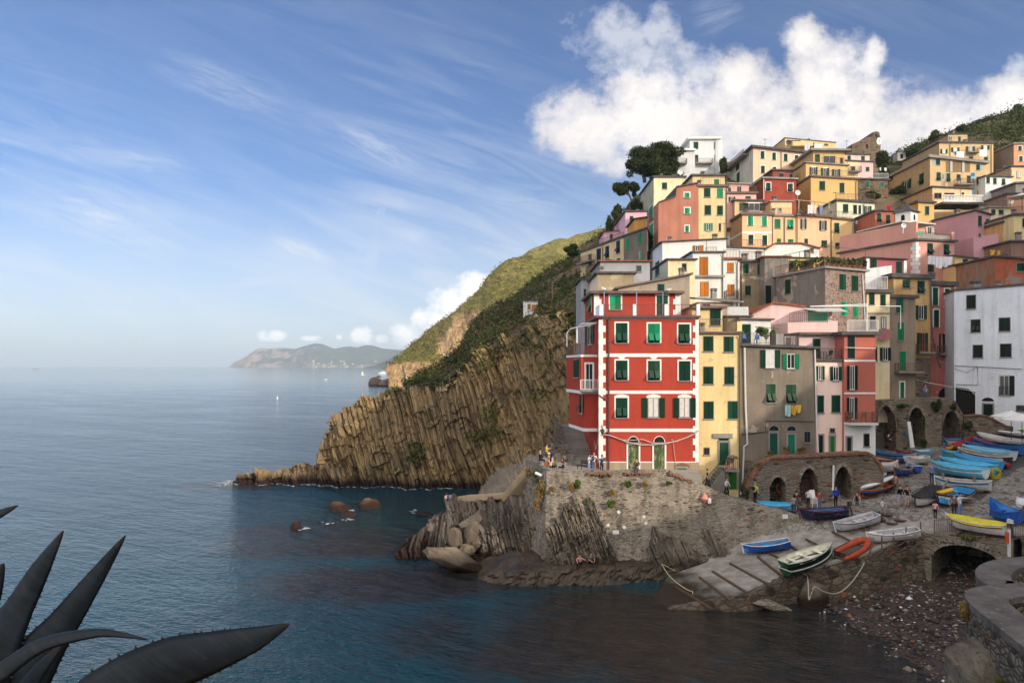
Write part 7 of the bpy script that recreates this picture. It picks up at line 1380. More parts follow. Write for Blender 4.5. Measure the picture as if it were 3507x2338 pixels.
boat('navy long boat under a grey white canvas, near the top of the row',(3345,1488),(3525,1520),2.0,.95,[(.25,'d8d4c8'),(.9,'22307e'),(1,'d8d8d4')],cover='c9c7c2',rim='d8d8d4',grp=ROW,stemup=.35)
boat('topmost long white boat of the row with dark gunwale',(3352,1471),(3528,1500),2.0,.95,[(.85,'dcdce0'),(1,'2a2426')],inner='6f6a66',rim='2a2426',seats=4,grp=ROW,stemup=.4)
for i,(a,c,col_,lab) in enumerate((((3372,1464),(3450,1472),'e4e4e6','white kayak lying above the topmost boat of the row'),((3368,1471),(3420,1476),'3f9fc0','teal kayak lying beside the white kayaks at the top of the row'),((3410,1474),(3500,1484),'e2e2e6','long white kayak with a dark stripe lying on the topmost boat'),((3445,1464),(3506,1474),'7fb23f','green and yellow kayak under the parasols'),((3242,1536),(3281,1525),'e09a2c','orange kayak between the small teal boat and the red upturned boat'),((3426,1580),(3456,1592),'b8403c','red kayak poking out behind the stern of the row'))):
    boat(lab,a,c,.7,.26,[(1,col_)],'double',cover=col_,rim=col_,name='kayak',cat='kayak',stemup=.25,up=[1.3,1.1,1.35,1.0,.35,.5][i],cradle=False)
boat('small white boat with bright blue inside at the foot of the right arch',(3232,1505),(3293,1503),1.6,.75,[(.2,'6a4a3a'),(.85,'d4d2d0'),(1,'2f74b4')],inner='2f7cc0',rim='2f74b4',seats=2,grp=PLZ,oars=1)
boat('red boat leaning on its side between the blue lined boat and the row',(3280,1520),(3348,1500),1.5,.6,[(1,'a82f2c')],inner='7f2626',rim='b33a34',seats=1,tilt=-.7,grp=PLZ,up=.9)
boat('small teal boat with pointed bow at the left end of the row',(3224,1546),(3286,1547),1.6,.7,[(.8,'6fb8cc'),(1,'4aa8cc')],inner='4fb0d8',rim='4aa8cc',seats=1,grp=PLZ,stemup=.45)
boat('white boat with blue trim and oars on a timber cradle in front of the row',(3202,1640),(3392,1652),1.8,.75,[(.15,'7a4a34'),(.8,'d8d8d2'),(1,'3f7fb4')],inner='a9a9a0',rim='d4d8d8',seats=3,oars=1,grp=PLZ)
boat('boat under a black tarpaulin with a white bow, beside the two standing girls',(3134,1712),(3222,1667),2.1,.7,[(.18,'4a4a6a'),(1,'d4d2ce')],cover='25262a',rim='1f2024',grp=PLZ,stemup=.4)
boat('white boat with bright blue inside and dark rim holding a yellow kayak',(3212,1704),(3310,1672),2.3,.8,[(.22,'2a4a94'),(.9,'d6d6d6'),(1,'43242a')],inner='3fa4dc',rim='43242a',seats=2,grp=PLZ,stemup=.4)
boat('yellow kayak lying in the blue lined boat',(3210,1688),(3262,1674),.6,.25,[(1,'e0b22c')],'double',cover='e2b631',rim='d8a82a',name='kayak',cat='kayak',up=1.05,stemup=.2,cradle=False)
boat('long white and dark red boat under a yellow cover behind the bridge railing',(3240,1768),(3450,1802),1.9,.8,[(.2,'8c2a30'),(.75,'dcd8d4'),(.9,'8c2a30'),(1,'dcd8d4')],cover='e0cf3a',rim='dcd8d4',grp=PLZ,stemup=.3,motor='c9cbd0')
boat('royal blue boat with a tall curved stem at the right edge',(3392,1734),(3489,1757),2.0,.85,[(1,'2257b4')],inner='2f86cc',rim='2a62bc',seats=2,grp=PLZ,stemup=.75)
boat('white boat bow entering at the right edge above the blue boat',(3486,1716),(3570,1735),1.9,.9,[(1,'dcdce0')],cover='e2e2e4',rim='dcdce0',grp=PLZ,stemup=.3)
# inflatable dinghy
dg_=thing('inflatable_dinghy','worn orange inflatable dinghy with black patches near the slipway edge','dinghy',local=True)
p0,p1=G(2964,1858,.3),G(2868,1906,.3); ex=(p1-p0).normalized(); ey=Vector((-ex.y,ex.x,0)).normalized(); ez=ex.cross(ey); dg_.matrix_world=Matrix(((ex.x,ey.x,ez.x,p0.x),(ex.y,ey.y,ez.y,p0.y),(ex.z,ey.z,ez.z,p0.z),(0,0,0,1)))
L=(p1-p0).length; b=MB(); pts=[(L+.1,-.62,0),(L*.6,-.66,.0),(L*.25,-.58,.06),(.05,-.3,.14),(-.1,0,.17),(.05,.3,.14),(L*.25,.58,.06),(L*.6,.66,0),(L+.1,.62,0)]; q=smooth(pts,5); b.tube(q,[.24*min(1,.35+.65*min(i,len(q)-1-i)/4) for i in range(len(q))],12); o=b.build('tube',bp('b4492c',.6,.25),None,True); o.parent=dg_
b=MB(); b.hexa([(L*.15,-.35,-.12),(L,-.5,-.12),(L,.5,-.12),(L*.15,.35,-.12)],[(L*.15,-.35,-.08),(L,-.5,-.08),(L,.5,-.08),(L*.15,.35,-.08)]); o=b.build('floor',bp('5a5048',.8)); o.parent=dg_
b=MB(); b.box((L*.92,0,-.1),.06,1.0,.4); o=b.build('transom',bp('4a2b24',.8)); o.parent=dg_
b=MB()
for s_ in (-1,1): b.tube([(L*.9,s_*.65,.22),(L*.55,s_*.67,.235),(L*.3,s_*.6,.27)],.05,5)
o=b.build('rubbing_strip',M['iron']); o.parent=dg_
# timber cradle in front of the white boat
cr=thing('boat_cradle','weathered timber cradle with a slanting brace around the white boat','cradle',tuple(G(3228,1668))); b=MB()
for x,y,yt in ((3229,1672,1619),(3337,1678,1625)): p=G(x,y); b.bar(p,p+Vector((0,0,(y-yt)/F*p.y)),.16)
b.bar(G(3229,1672,.1),G(3337,1680,.1),.14); b.bar(G(3337,1678,.75),G(3372,1682,.05),.14); b.bar(G(3229,1672,1.05),G(3248,1640,1.0),.12); b.build('timbers',paint('grey_timber',(.22,.18,.15),.9),cr)
b=MB(); p=G(3410,1640)
for i in range(9): b.torus(p+Vector((random.uniform(-.12,.12),random.uniform(-.1,.1),.55+random.uniform(-.1,.1))),.42+random.uniform(-.08,.08),.035,(random.uniform(-.3,.3),-1,random.uniform(-.2,.2)),16,5)
tag(b.build('rope_coil',bp('b4a82a',.8),org=p),'yellow rope coil hung at the stern end of the boat row','rope')
# manhole covers
for i,(x,y) in enumerate(((3083,1780),(3054,1790),(3038,1761),(3000,1772))):
    p=G(x,y,.015); b=MB(); b.lathe(p,[(.44,0),(.44,.03)],18); tag(b.build('manhole_cover',paint('rusty_iron',(.10,.065,.05),.8,.3,6) if i==0 else bpy.data.materials['rusty_iron'],org=p),['rusty round cover farthest right on the plaza paving','rusty round cover nearest the slipway head','rusty round cover farthest up the plaza','rusty round cover half under the stern of the pale grey boat'][i],'manhole','round iron covers in the paving')
# boats at sea
def vessel(label,px,py,Y,L,hc,deckc,mast=0,name='motorboat'):
    t=thing(name,label,'boat',tuple(P(px,py,Y))); t_=P(px,py,Y); t_.z=0; t.location=t_; t['_abs']=list(t_); b=MB(); h_=L*.09
    out=[(-.5,-.10),(-.5,.10),(.2,.11),(.42,.06),(.5,0),(.42,-.06),(.2,-.11)]
    b.hexa([t_+Vector((x*L*.94,y*L*.8,-.2)) for x,y in ((-.5,-.1),(.36,-.07),(.36,.07),(-.5,.1))],[t_+Vector((x*L,y*L,h_)) for x,y in ((-.5,-.11),(.5,-.015),(.5,.015),(-.5,.11))]); b.build('hull',bp(hc),t)
    b=MB(); b.box(t_+Vector((-.08*L,0,h_+.01)),L*.5,L*.15,L*.07); b.box(t_+Vector((-.02*L,0,h_+L*.07+.02)),L*.22,L*.12,L*.05); b.build('cabin',bp(deckc),t)
    b=MB(); b.tube([t_+Vector((-.05*L,0,h_)),t_+Vector((-.05*L,0,h_+(mast or L*.2)))],L*.008,5); b.build('mast',M['whiterail'],t); return t
vessel('white passenger ferry far out near the headland cliff',1314,1279,1520,24,'e8e8ea','ececec',5,'ferry'); vessel('small motorboat heading toward the shore in the middle distance',1117,1300,850,5,'d8d8d8','e8e4d8'); vessel('lone sailing boat with a dark hull far left on the horizon',123,1262,3600,26,'5a4038','b4a898',16,'sailing_boat')
c=P(950,1366,352); b=MB(); b.lathe(Vector((c.x,c.y,-.1)),[(.35,0),(.5,.4),(.25,.9),(.08,1.6),(.04,2.2)],8); tag(b.build('buoy',M['white'],org=Vector((c.x,c.y,0))),'small white buoy alone on the open sea','buoy')
# foam where the sea meets rock
b=MB(); rnd=random.Random(9)
def foam(px,py,Y,wx,wy,n):
    for i in range(n):
        c=P(px+rnd.gauss(0,wx),py,Y); c.y+=rnd.gauss(0,wy*1.5); c.z=.03+rnd.uniform(0,.02); k=7; r=rnd.uniform(.03,.15); a0=rnd.uniform(0,6)
        b.add([(c.x+r*1.8*math.cos(a0+6.28*j/k)*rnd.uniform(.6,1.2),c.y+r*math.sin(a0+6.28*j/k)*rnd.uniform(.6,1.2),c.z) for j in range(k)],[tuple(range(k))])
foam(778,1650,100,12,.8,60); foam(800,1655,98.5,14,.5,30); foam(1045,1811,71.3,8,.3,9); foam(1125,1793,73.8,14,.3,12); foam(1208,1747,80.5,5,.3,10); foam(1190,1783,75.6,10,.3,12); foam(1415,1752,79.8,5,.3,8)
for p in CR[20:520:1,0] if False else []: pass
for i in range(40,470,2):
    k=int(np.argmin(np.abs(CR[i,:,2]-.05))); q=CR[i,k]; 
    if rnd.random()<.55: r=rnd.uniform(.05,.16); b.add([(q[0]+r*2.2*math.cos(6.28*j/5),q[1]-.25-rnd.random()*.3+r*math.sin(6.28*j/5),.03) for j in range(5)],[tuple(range(5))])
tag(b.build('sea_foam',M['foam']),kind='stuff')
# ================================================================ people
SK=[hx('c79a7f'),hx('b98468'),hx('8a5a42')]
HM={}
def cm(h):
    if h not in HM: HM[h]=mat('cloth_%d'%len(HM),hx(h),.85,lambda t:(t.mix(t.ramp(t.noise(t.pos(),9,4),[(.35,0.0),(.7,1.0)]),mul(hx(h),.78),hx(h)),None),0,.1)
    return HM[h]
skinm=[mat('skin_%d'%i,c,.6,None,0,.3) for i,c in enumerate(SK)]
def person(label, loc, yaw, pose='stand', h=1.72, top='3355aa', legs='2a2c38', shoes='2b2522', hair='2a1c14', hairlen=0, sleeves=1, shorts=0, skin=0, hat=None, bag=None, extra=None, female=0):
    """yaw 0 faces the viewer; positive turns the figure to its left (viewer's right)"""
    s=h/1.72; sw=.185 if not female else .165
    J={}
    def put(n,x,y,z,r): J[n]=(Vector((x,y,z)),r)
    hip=.92 if pose not in('sit','ledge','crouch') else (.14 if pose!='crouch' else .38)
    lean=dict(stand=0,walk=-.05,sit=-.05,ledge=-.16,lean=-.34,crouch=-.30).get(pose,0)
    put('pel',0,0,hip,.125); put('wst',0,lean*.3,hip+.18,.115); put('chs',0,lean*.75,hip+.38,.135); put('nck',0,lean*1.0,hip+.545,.055); hx_=lean*1.12-.03
    put('head',0,hx_,hip+.68,.082); put('crown',0,hx_+.012,hip+.765,.072)
    A={'stand':[(-.27,-.02,.28),(-.29,-.09,.03)],'walk':[(-.26,.10,.30),(-.25,.02,.06)],'sit':[(-.25,-.10,.30),(-.14,-.30,.16)],'ledge':[(-.26,-.14,.32),(-.12,-.36,.24)],'lean':[(-.27,-.30,.30),(-.24,-.42,.02)],'crouch':[(-.25,-.30,.30),(-.12,-.46,.16)],'phone':[(-.25,-.10,.27),(-.09,-.32,.40)],'up':[(-.36,-.02,.55),(-.14,.02,.68)],'point':[(-.30,-.18,.44),(-.50,-.36,.44)]}
    for sg,sd in ((1,'l'),(-1,'r')):
        a=pose; 
        if extra and extra.get(sd): a=extra[sd]
        e,w=A.get(a,A['stand']); 
        if pose=='walk' and sd=='l' and a=='walk': e,w=(-.26,-.10,.30),(-.22,-.22,.08)
        put('sh'+sd,sg*sw,lean*.9,hip+.475,.062); put('el'+sd,-sg*e[0],lean*.75+e[1]+(0 if a in('stand','walk') else .0),hip+e[2]-.0,.045); put('wr'+sd,-sg*w[0],lean*.75+w[1],hip+w[2],.032)
        d=(J['wr'+sd][0]-J['el'+sd][0]).normalized(); pm=J['wr'+sd][0]+d*.07; J['pa'+sd]=(pm,.030)
        sv=d.cross(Vector((0,1,.3))).normalized()
        for q in range(4): 
            b_=pm+sv*(q-1.5)*.021; J['f%d'%q+sd]=(b_+d*(.045+(.012 if q in(1,2) else 0)),.0095); J['g%d'%q+sd]=(J['f%d'%q+sd][0]+(d*.03+Vector((0,-.022,-.012))),.008)
        J['th'+sd]=(J['wr'+sd][0]+d*.035+sv*sg*.045+Vector((0,-.02,0)),.010)
        x=sg*.09
        put('hp'+sd,x,0,hip-.04,.098)
        if pose in('stand','phone','lean','up','point'): put('kn'+sd,x*1.05,-.01,.49,.06); put('an'+sd,x*1.05,.02,.09,.042); put('to'+sd,x*1.25,-.14,.035,.036)
        elif pose=='walk': k=sg*.20; put('kn'+sd,x,-k*.7-.05,.50,.06); put('an'+sd,x,-k*1.1+.04,.10 if sg>0 else .16,.042); put('to'+sd,x*1.1,-k*1.1-.11,.04 if sg>0 else .07,.036)
        elif pose=='sit': put('kn'+sd,x*1.3,-.44,hip+.02,.066); put('an'+sd,x*1.2,-.46,hip-.40,.042); put('to'+sd,x*1.3,-.61,hip-.45,.036)
        elif pose=='ledge': put('kn'+sd,x*1.5,-.40,hip+.24,.066); put('an'+sd,x*1.2,-.62,hip-.10,.042); put('to'+sd,x*1.3,-.78,hip-.14,.036)
        else: put('kn'+sd,x*1.4,-.38,.46,.066); put('an'+sd,x*1.2,-.06,.09,.042); put('to'+sd,x*1.3,-.22,.035,.036)
    E=[('pel','wst'),('wst','chs'),('chs','nck'),('nck','head'),('head','crown')]
    for d in 'lr': E+=[('chs','sh'+d),('sh'+d,'el'+d),('el'+d,'wr'+d),('wr'+d,'pa'+d),('wr'+d,'th'+d),('pel','hp'+d),('hp'+d,'kn'+d),('kn'+d,'an'+d),('an'+d,'to'+d)]+[('pa'+d,'f%d'%q+d) for q in range(4)]+[('f%d'%q+d,'g%d'%q+d) for q in range(4)]
    N=list(J); ix={n:i for i,n in enumerate(N)}
    me=bpy.data.meshes.new('person_body'); me.from_pydata([J[n][0] for n in N],[(ix[a],ix[b]) for a,b in E],[])
    ob=bpy.data.objects.new('person_body',me); COL.objects.link(ob); md=ob.modifiers.new('s','SKIN'); md.use_smooth_shade=True; md.branch_smoothing=.3
    for n in N: v=me.skin_vertices[0].data[ix[n]]; r=J[n][1]; v.radius=(r*(1.18 if n in('wst','chs','pel') else 1),r*(.82 if n in('chs','wst') else 1)); v.use_root=(n=='pel')
    ms=ob.modifiers.new('u','SUBSURF'); ms.levels=1; ms.render_levels=1
    dg=bpy.context.evaluated_depsgraph_get(); m2=bpy.data.meshes.new_from_object(ob.evaluated_get(dg)); bpy.data.objects.remove(ob); bpy.data.meshes.remove(me)
    body=bpy.data.objects.new('body',m2); COL.objects.link(body)
    m2.materials.clear()
    for m in (skinm[skin],cm(top),cm(legs),cm(shoes)): m2.materials.append(m)
    C_=np.array([tuple(p.center) for p in m2.polygons]); best=np.full(len(C_),9e9); mi=np.zeros(len(C_),int)
    def segm(a,b,k,r=1.0):
        a,b=np.array(J[a][0]),np.array(J[b][0]); ab=b-a; t_=np.clip(((C_-a)@ab)/(ab@ab),0,1); d=np.linalg.norm(C_-a-t_[:,None]*ab,axis=1)*r; u=d<best; best[u]=d[u]; mi[u]=k
    for a,b in (('wst','chs'),): segm(a,b,1)
    segm('pel','wst',1,1.0); segm('chs','nck',1,1.05); segm('nck','head',0,.8); segm('head','crown',0)
    for d in 'lr':
        segm('chs','sh'+d,1); segm('sh'+d,'el'+d,1 if sleeves>0 else 0); segm('el'+d,'wr'+d,1 if sleeves>1 else 0,.98); segm('wr'+d,'pa'+d,0)
        for q in range(4): segm('pa'+d,'f%d'%q+d,0)
        segm('wr'+d,'th'+d,0); segm('pel','hp'+d,2,.95); segm('hp'+d,'kn'+d,2); segm('kn'+d,'an'+d,0 if shorts else 2); segm('an'+d,'to'+d,3)
    m2.polygons.foreach_set('material_index',mi.astype(np.int32))
    t=thing('person',label,'person',tuple(loc),None,0,True); t.rotation_euler=(0,0,yaw); t.scale=(s,s,s); body.parent=t
    hc=J['head'][0]+Vector((0,.012,.035)); b=MB(); nu,nv=12,7
    for i in range(nv+1):
        ph=(math.pi*.60)*i/nv
        for j in range(nu): th=2*math.pi*j/nu; x,y,z=math.sin(ph)*math.cos(th),math.sin(ph)*math.sin(th),math.cos(ph); dn=0 if y<.1 else (.06*y*max(0,i-3)); dn2=hairlen*max(0,(i-4)/3)*max(0,(y+.45)); b.v.append((hc.x+.096*x,hc.y+.020+.104*y+(.02 if y<-.5 and i>4 else 0)*4*.5,hc.z+.112*z+.012-dn2))
    for i in range(nv):
        for j in range(nu): b.f.append((i*nu+j,(i+1)*nu+j,(i+1)*nu+(j+1)%nu,i*nu+(j+1)%nu)); b.m.append(0)
    if hair: b.build('hair',cm(hair),None,True).parent=t
    b=MB(); f_=J['head'][0]
    b.ball(f_+Vector((-.031,-.078,.022)),.010,nu=6,nv=4,mi=1); b.ball(f_+Vector((.031,-.078,.022)),.010,nu=6,nv=4,mi=1); b.hexa([f_+Vector(q) for q in ((-.013,-.108,-.018),(.013,-.108,-.018),(.010,-.07,-.015),(-.010,-.07,-.015))],[f_+Vector(q) for q in ((-.005,-.088,.022),(.005,-.088,.022),(.005,-.07,.022),(-.005,-.07,.022))]); b.box(f_+Vector((0,-.082,-.045)),.044,.012,.010,2)
    b.ball(f_+Vector((-.088,.0,.005)),.014,.02,.030,6,4); b.ball(f_+Vector((.088,.0,.005)),.014,.02,.030,6,4); b.build('face',[skinm[skin],cm('1c1512'),cm('8a4a44')],None,True).parent=t
    if hat: b=MB(); b.lathe(hc+Vector((0,.01,.03)),[(.17,0),(.175,.012),(.105,.02),(.10,.09),(.06,.12)],12); b.build('hat',cm(hat)).parent=t
    if bag:
        b=MB(); y=.17 if bag[1]=='back' else -.02; x=0 if bag[1]=='back' else .25; b.ball((x,J['chs'][0].y+y,hip+(.30 if bag[1]=='back' else .02)),.15,.09,.20,8,6); b.tube([(x-.1,J['chs'][0].y-.10,hip+.42),(x*.3-.11,J['chs'][0].y-.0,hip+.53),(x,J['chs'][0].y+y,hip+.42)],.014,4); b.build('bag',cm(bag[0]),None,True).parent=t
    return t
def onT(px,py,z): return atz(px,py,z)
D=math.radians
person('woman in a blue jacket with a tan shoulder bag walking out along the rock headland',P(1528,1743,69),D(160),'walk',1.68,'2f57b0','23304a',hair='3a2216',hairlen=.10,sleeves=2,bag=('c9a67a','back'),female=1)
person('man in a yellow shirt standing reading by the low dry stone wall',P(1872,1584,63.6),D(70),'phone',1.75,'e6c23c','3a3f4c',hair='241812',sleeves=1)
person('person in a long tan coat and white hat sitting on the terrace edge',P(1877,1586,60.6)+Vector((0,0,-.02)),D(100),'sit',1.7,'b59a76','b59a76',hair='5a4634',hat='e4e0d8',sleeves=2)
person('grey haired man in a navy jacket sitting low at the left end of the terrace',P(1848,1578,63),D(75),'sit',1.75,'1b2338','2a2d38',hair='9a9894',sleeves=2)
person('dark haired woman in white sitting at the back of the terrace group',P(1889,1590,61.4),D(-120),'sit',1.62,'e4e2e2','3a3a44',hair='1d1512',hairlen=.12,female=1)
person('woman in a pale flowered blouse seen from behind, sitting on the wall edge',P(1886,1601,58.4),D(165),'sit',1.62,'d6b8a4','2a2a30',hair='2a1814',hairlen=.22,female=1,sleeves=2)
person('woman with long brown hair and dark coat sitting beside the flowered blouse',P(1902,1600,58.8),D(-160),'sit',1.64,'7d7468','25252c',hair='6a3d22',hairlen=.24,female=1,sleeves=2)
person('woman with very long black hair looking at her phone alone on the terrace',P(1929,1603,58.6),D(-60),'sit',1.6,'4a3a46','1e1d24',hair='100c0c',hairlen=.34,female=1,extra={'r':'phone','l':'phone'})
person('woman in a white and blue flowered dress standing by the terrace bench',atz(2017,1620,7.92),D(60),'phone',1.64,'c9cfdc','8f9bc0',hair='2a1a14',female=1,skin=1)
person('man in a white T-shirt with a shoulder strap facing the red house',atz(2034,1618,7.92),D(150),'stand',1.76,'f0f0f2','8a93a4',hair=None,skin=1,bag=('3a4250','back'))
person('man in a teal polo shirt leaning with both hands on the quay parapet',P(2060,1625,58.2),D(0),'lean',1.74,'146f8f','2a3240',hair='3a2a20',skin=1)
person('man in an open brown jacket sitting on the parapet before the first old door',P(2181,1607,57.4),D(-20),'sit',1.76,'5a5240','33415e',hair='2a211c',sleeves=2,extra={'r':'phone'})
person('woman in a black T-shirt on the path at the yellow house steps',P(2421,1672,58.2),D(80),'walk',1.66,'1a1a1e','2c2c34',hair='241a16',female=1)
person('woman in a white blouse coming down the path below the yellow house',P(2487,1700,58.6),D(60),'walk',1.66,'e8e8ee','23232c',hair='4a3426',sleeves=2,female=1)
person('man in a neon yellow shirt with a black backpack by the brick ramp end',P(2586,1722,58.8),D(115),'stand',1.78,'d3e45a','1c1c22',hair='8a857c',bag=('1d1d20','back'))
person('crouching person holding something yellow before the first arch',G(2641,1722),D(80),'crouch',1.66,'6f625c','3a3430',hair='4a3020',sleeves=2)
person('woman in a grey sweater standing behind the bow of the navy boat',G(2719,1762),D(170),'stand',1.68,'8f8d8c','3d4c66',hair='2a1c16',hairlen=.12,sleeves=2,female=1)
person('dark haired man with a red backpack beside the woman in grey',G(2728,1750),D(150),'stand',1.72,'2a2226','2a2a30',hair='1a1412',bag=('8a2a30','back'))
person('boy in a white shirt standing by the white plastic chairs',G(2768,1738),D(120),'stand',1.62,'e6e8ec','3a3a44',hair='1d1614')
person('child in a red and white jacket between the chairs and the navy boat',G(2806,1740),D(20),'stand',1.45,'c9484a','5a7aa4',hair='14100e',sleeves=2)
person('man in a bright blue anorak standing behind the navy boat',G(2862,1734),D(10),'stand',1.74,'2452c0','23242c',hair='2a221c',sleeves=2)
person('girl in a black tank top with a dark rucksack at the arch wall corner',G(2936,1752),D(-60),'stand',1.62,'1c1c20','56657c',hair='2a1a14',sleeves=0,shorts=1,bag=('222226','back'),female=1)
person('small boy in a white T-shirt running near the manhole covers',G(3022,1767),D(40),'walk',1.42,'e6e6ea','9a9a9c',hair='3a2018')
person('standing girl in a black sweater and pale denim shorts, left of two friends',G(3083,1733),D(20),'stand',1.74,'17171a','9fb0c8',hair='2a1a16',sleeves=2,shorts=1,female=1,shoes='8a2a34')
person('girl in black top and patterned shorts looking at her phone, right of two friends',G(3107,1734),D(-10),'phone',1.70,'151518','b8a8a4',hair='1a1210',hairlen=.12,sleeves=2,shorts=1,female=1,shoes='8a2a34')
person('person in a tan shirt walking up between the canoes and the two girls',G(3068,1690),D(150),'walk',1.68,'8f7a66','6a6258',hair='2a2018')
person('photographer in a blue shirt with both arms raised to his camera by the boat row',G(3191,1655),D(-20),'up',1.76,'6f83c0','2f3f5c',hair='8a7a70',extra={'l':'up','r':'up'})
person('little girl in a pink top standing above the bridge railing',G(3203,1775),D(120),'stand',1.4,'e0b4c4','1c1a20',hair='4a2e20',hairlen=.14,female=1)
person('woman in a grey cardigan beside the man in white on the plaza',G(3268,1764),D(-30),'stand',1.66,'6e6e6a','3a2630',hair='1c1412',sleeves=2,female=1)
person('man in a white shirt with blue rucksack straps pointing across the plaza',G(3288,1766),D(20),'stand',1.76,'dfe2e8','6f8fc0',hair='1a1410',bag=('2f7fc0','back'),extra={'l':'point'})
person('woman in a grey top leaning near the blue boat at the right edge',G(3496,1790),D(40),'lean',1.66,'7a6e6a','2a2628',hair='4a2e24',sleeves=0,female=1)
person('woman with a white bag walking along the walkway above the arches',P(3167,1366,76),D(40),'walk',1.66,'8f86b0','56708f',hair='2a1a14',bag=('dcdce0','side'),female=1)
person('woman in a pink top reaching out, sitting on the tidal ledge',atz(1988,1934,1.45),D(-20),'ledge',1.66,'e0a09c','1c1c22',hair='3a2018',sleeves=2,female=1,extra={'l':'point'})
person('balding man in a grey T-shirt sitting beside the woman in pink on the ledge',atz(2020,1932,1.45),D(25),'ledge',1.76,'6a6c74','1d1f28',hair=None,skin=1)
person('person in black leaning on the brick topped path, left of a pair on the slope',P(1888,1088,99),D(60),'stand',1.7,'141416','1c1c20',hair='1a1412')
person('bare armed person in black at the right of the pair on the slope path',P(1902,1086,99),D(-40),'stand',1.7,'17161a','1c1c20',hair='241a16',sleeves=0)
person('man hanging laundry on the terrace above the wide peach house',P(2804,741,105.5),D(120),'stand',1.75,'2f3a52','3a4a6a',hair='3a2a20',extra={'r':'up'})
# ================================================================ small things
def ring(label,px,py,Y,R_,c1,c2=None,ax=(0,-1,0.1)): 
    b=MB(); p=P(px,py,Y); b.torus(p,R_,R_*.24,ax,24,8,0,1 if c2 else None); tag(b.build('lifebuoy',[bp(c1,.5),bp(c2 or c1,.5)],None,True,org=p),label,'lifebuoy')
ring('pink lifebuoy hanging on the green landing railing of the yellow house',2499,1592,59.2,.33,'e28a94'); ring('orange red lifebuoy hanging high inside the middle arch',2786,1629,60.6,.26,'c2382a'); ring('white and red lifebuoy in the left big arch under the cream house',3052,1495,75.5,.32,'e6e4e0','c8442c'); ring('rust coloured hoop leaning inside the first arch',2676,1671,60.4,.42,'7a4226'); ring('white lifebuoy on the railing of the broad yellow lower house',2908,688,119,.35,'e4e2dc','d08a5a')
ys=thing('entry_steps','outside steps with a green iron railing rising to the yellow house door','stairs',tuple(P(2440,1680,59.5))); b=MB()
z0=5.75; zl_=YF.pix(2480,1598)[1]
for i in range(9): x=P(2412+i*7.2,1600,59.6).x; b.box((x,59.75,4.5),.24,1.5,z0+(zl_-z0)*(i+1)/9-4.5)
xl=P(2470,1600,59.6).x; xr=P(2524,1600,59.6).x; b.box(((xl+xr)/2,59.75,zl_-.2),xr-xl,1.5,.2); b.build('steps',M['cement'],ys)
b=MB(); xq=P(2497,1600,59.6).x; b.box(((xl+xq)/2-.1,59.8,4.5),xq-xl-.2,1.3,zl_-.22-4.5); b.build('landing_wall',M['dryw'],ys)
b=MB(); a_=Vector((P(2405,1,59).x,59.0,z0+.2)); c_=Vector((xl,59.0,zl_)); e_=Vector((xr,59.0,zl_))
for p,q in ((a_,c_),(c_,e_)):
    k=int((q-p).length/.16); b.bar(p+Vector((0,0,.95)),q+Vector((0,0,.95)),.05)
    for i in range(k+1): r=p.lerp(q,i/k); b.bar(r,r+Vector((0,0,.95)),.025)
b.build('railing',M['darkgreen'],ys)
for i,(px,py,wd,lab) in enumerate(((2508,1566,.44,'wire fish trap standing on the railing of the yellow house landing'),(2500,1578,.36,'rusty round trap behind the pink lifebuoy'))):
    b=MB(); p=P(px,py,59.3); b.lathe(p-Vector((0,0,.15)),[(.1,0),(wd,.10),(wd,.25),(.15,.36)],16); tag(b.build('fish_trap',paint('trap_wire%d'%i,(.18,.14,.11),.9,.3,9),org=p),lab,'fish trap')
bn=thing('bench','dark slatted bench on the terrace with its back to the stairs','bench',tuple(atz(2002,1612,7.92))); p=Vector(atz(2002,1612,7.92)); R_=Matrix.Rotation(-.95,3,'Z')
def bpnt(x,y,z): return p+R_@Vector((x,y,0))+Vector((0,0,z))
b=MB()
for i in range(4): b.bar(bpnt(-.85,-.2+i*.13,.44),bpnt(.85,-.2+i*.13,.44),.09,.035)
b.build('seat',M['wood'] if False else paint('bench_wood',(.07,.045,.035),.7),bn); b=MB()
for i in range(2): b.bar(bpnt(-.85,.30+i*.04,.62+i*.17),bpnt(.85,.30+i*.04,.62+i*.17),.03,.11)
b.build('backrest',bpy.data.materials['bench_wood'],bn)
for x in (-.7,.7): 
    b=MB(); b.bar(bpnt(x,-.2,0),bpnt(x,-.2,.43),.06); b.bar(bpnt(x,.22,0),bpnt(x,.34,.85),.06); b.bar(bpnt(x,-.2,.4),bpnt(x,.24,.4),.05); b.build('leg',M['iron'],bn)
b=MB(); p=P(1871,1593,58.6); b.box(p,.44,.2,.26); b.torus(p+Vector((0,0,.28)),.12,.015,(0,1,0),12,4); tag(b.build('handbag',bp('9a5436',.6),org=p),'brown leather handbag standing on the terrace edge by the seated group','handbag')
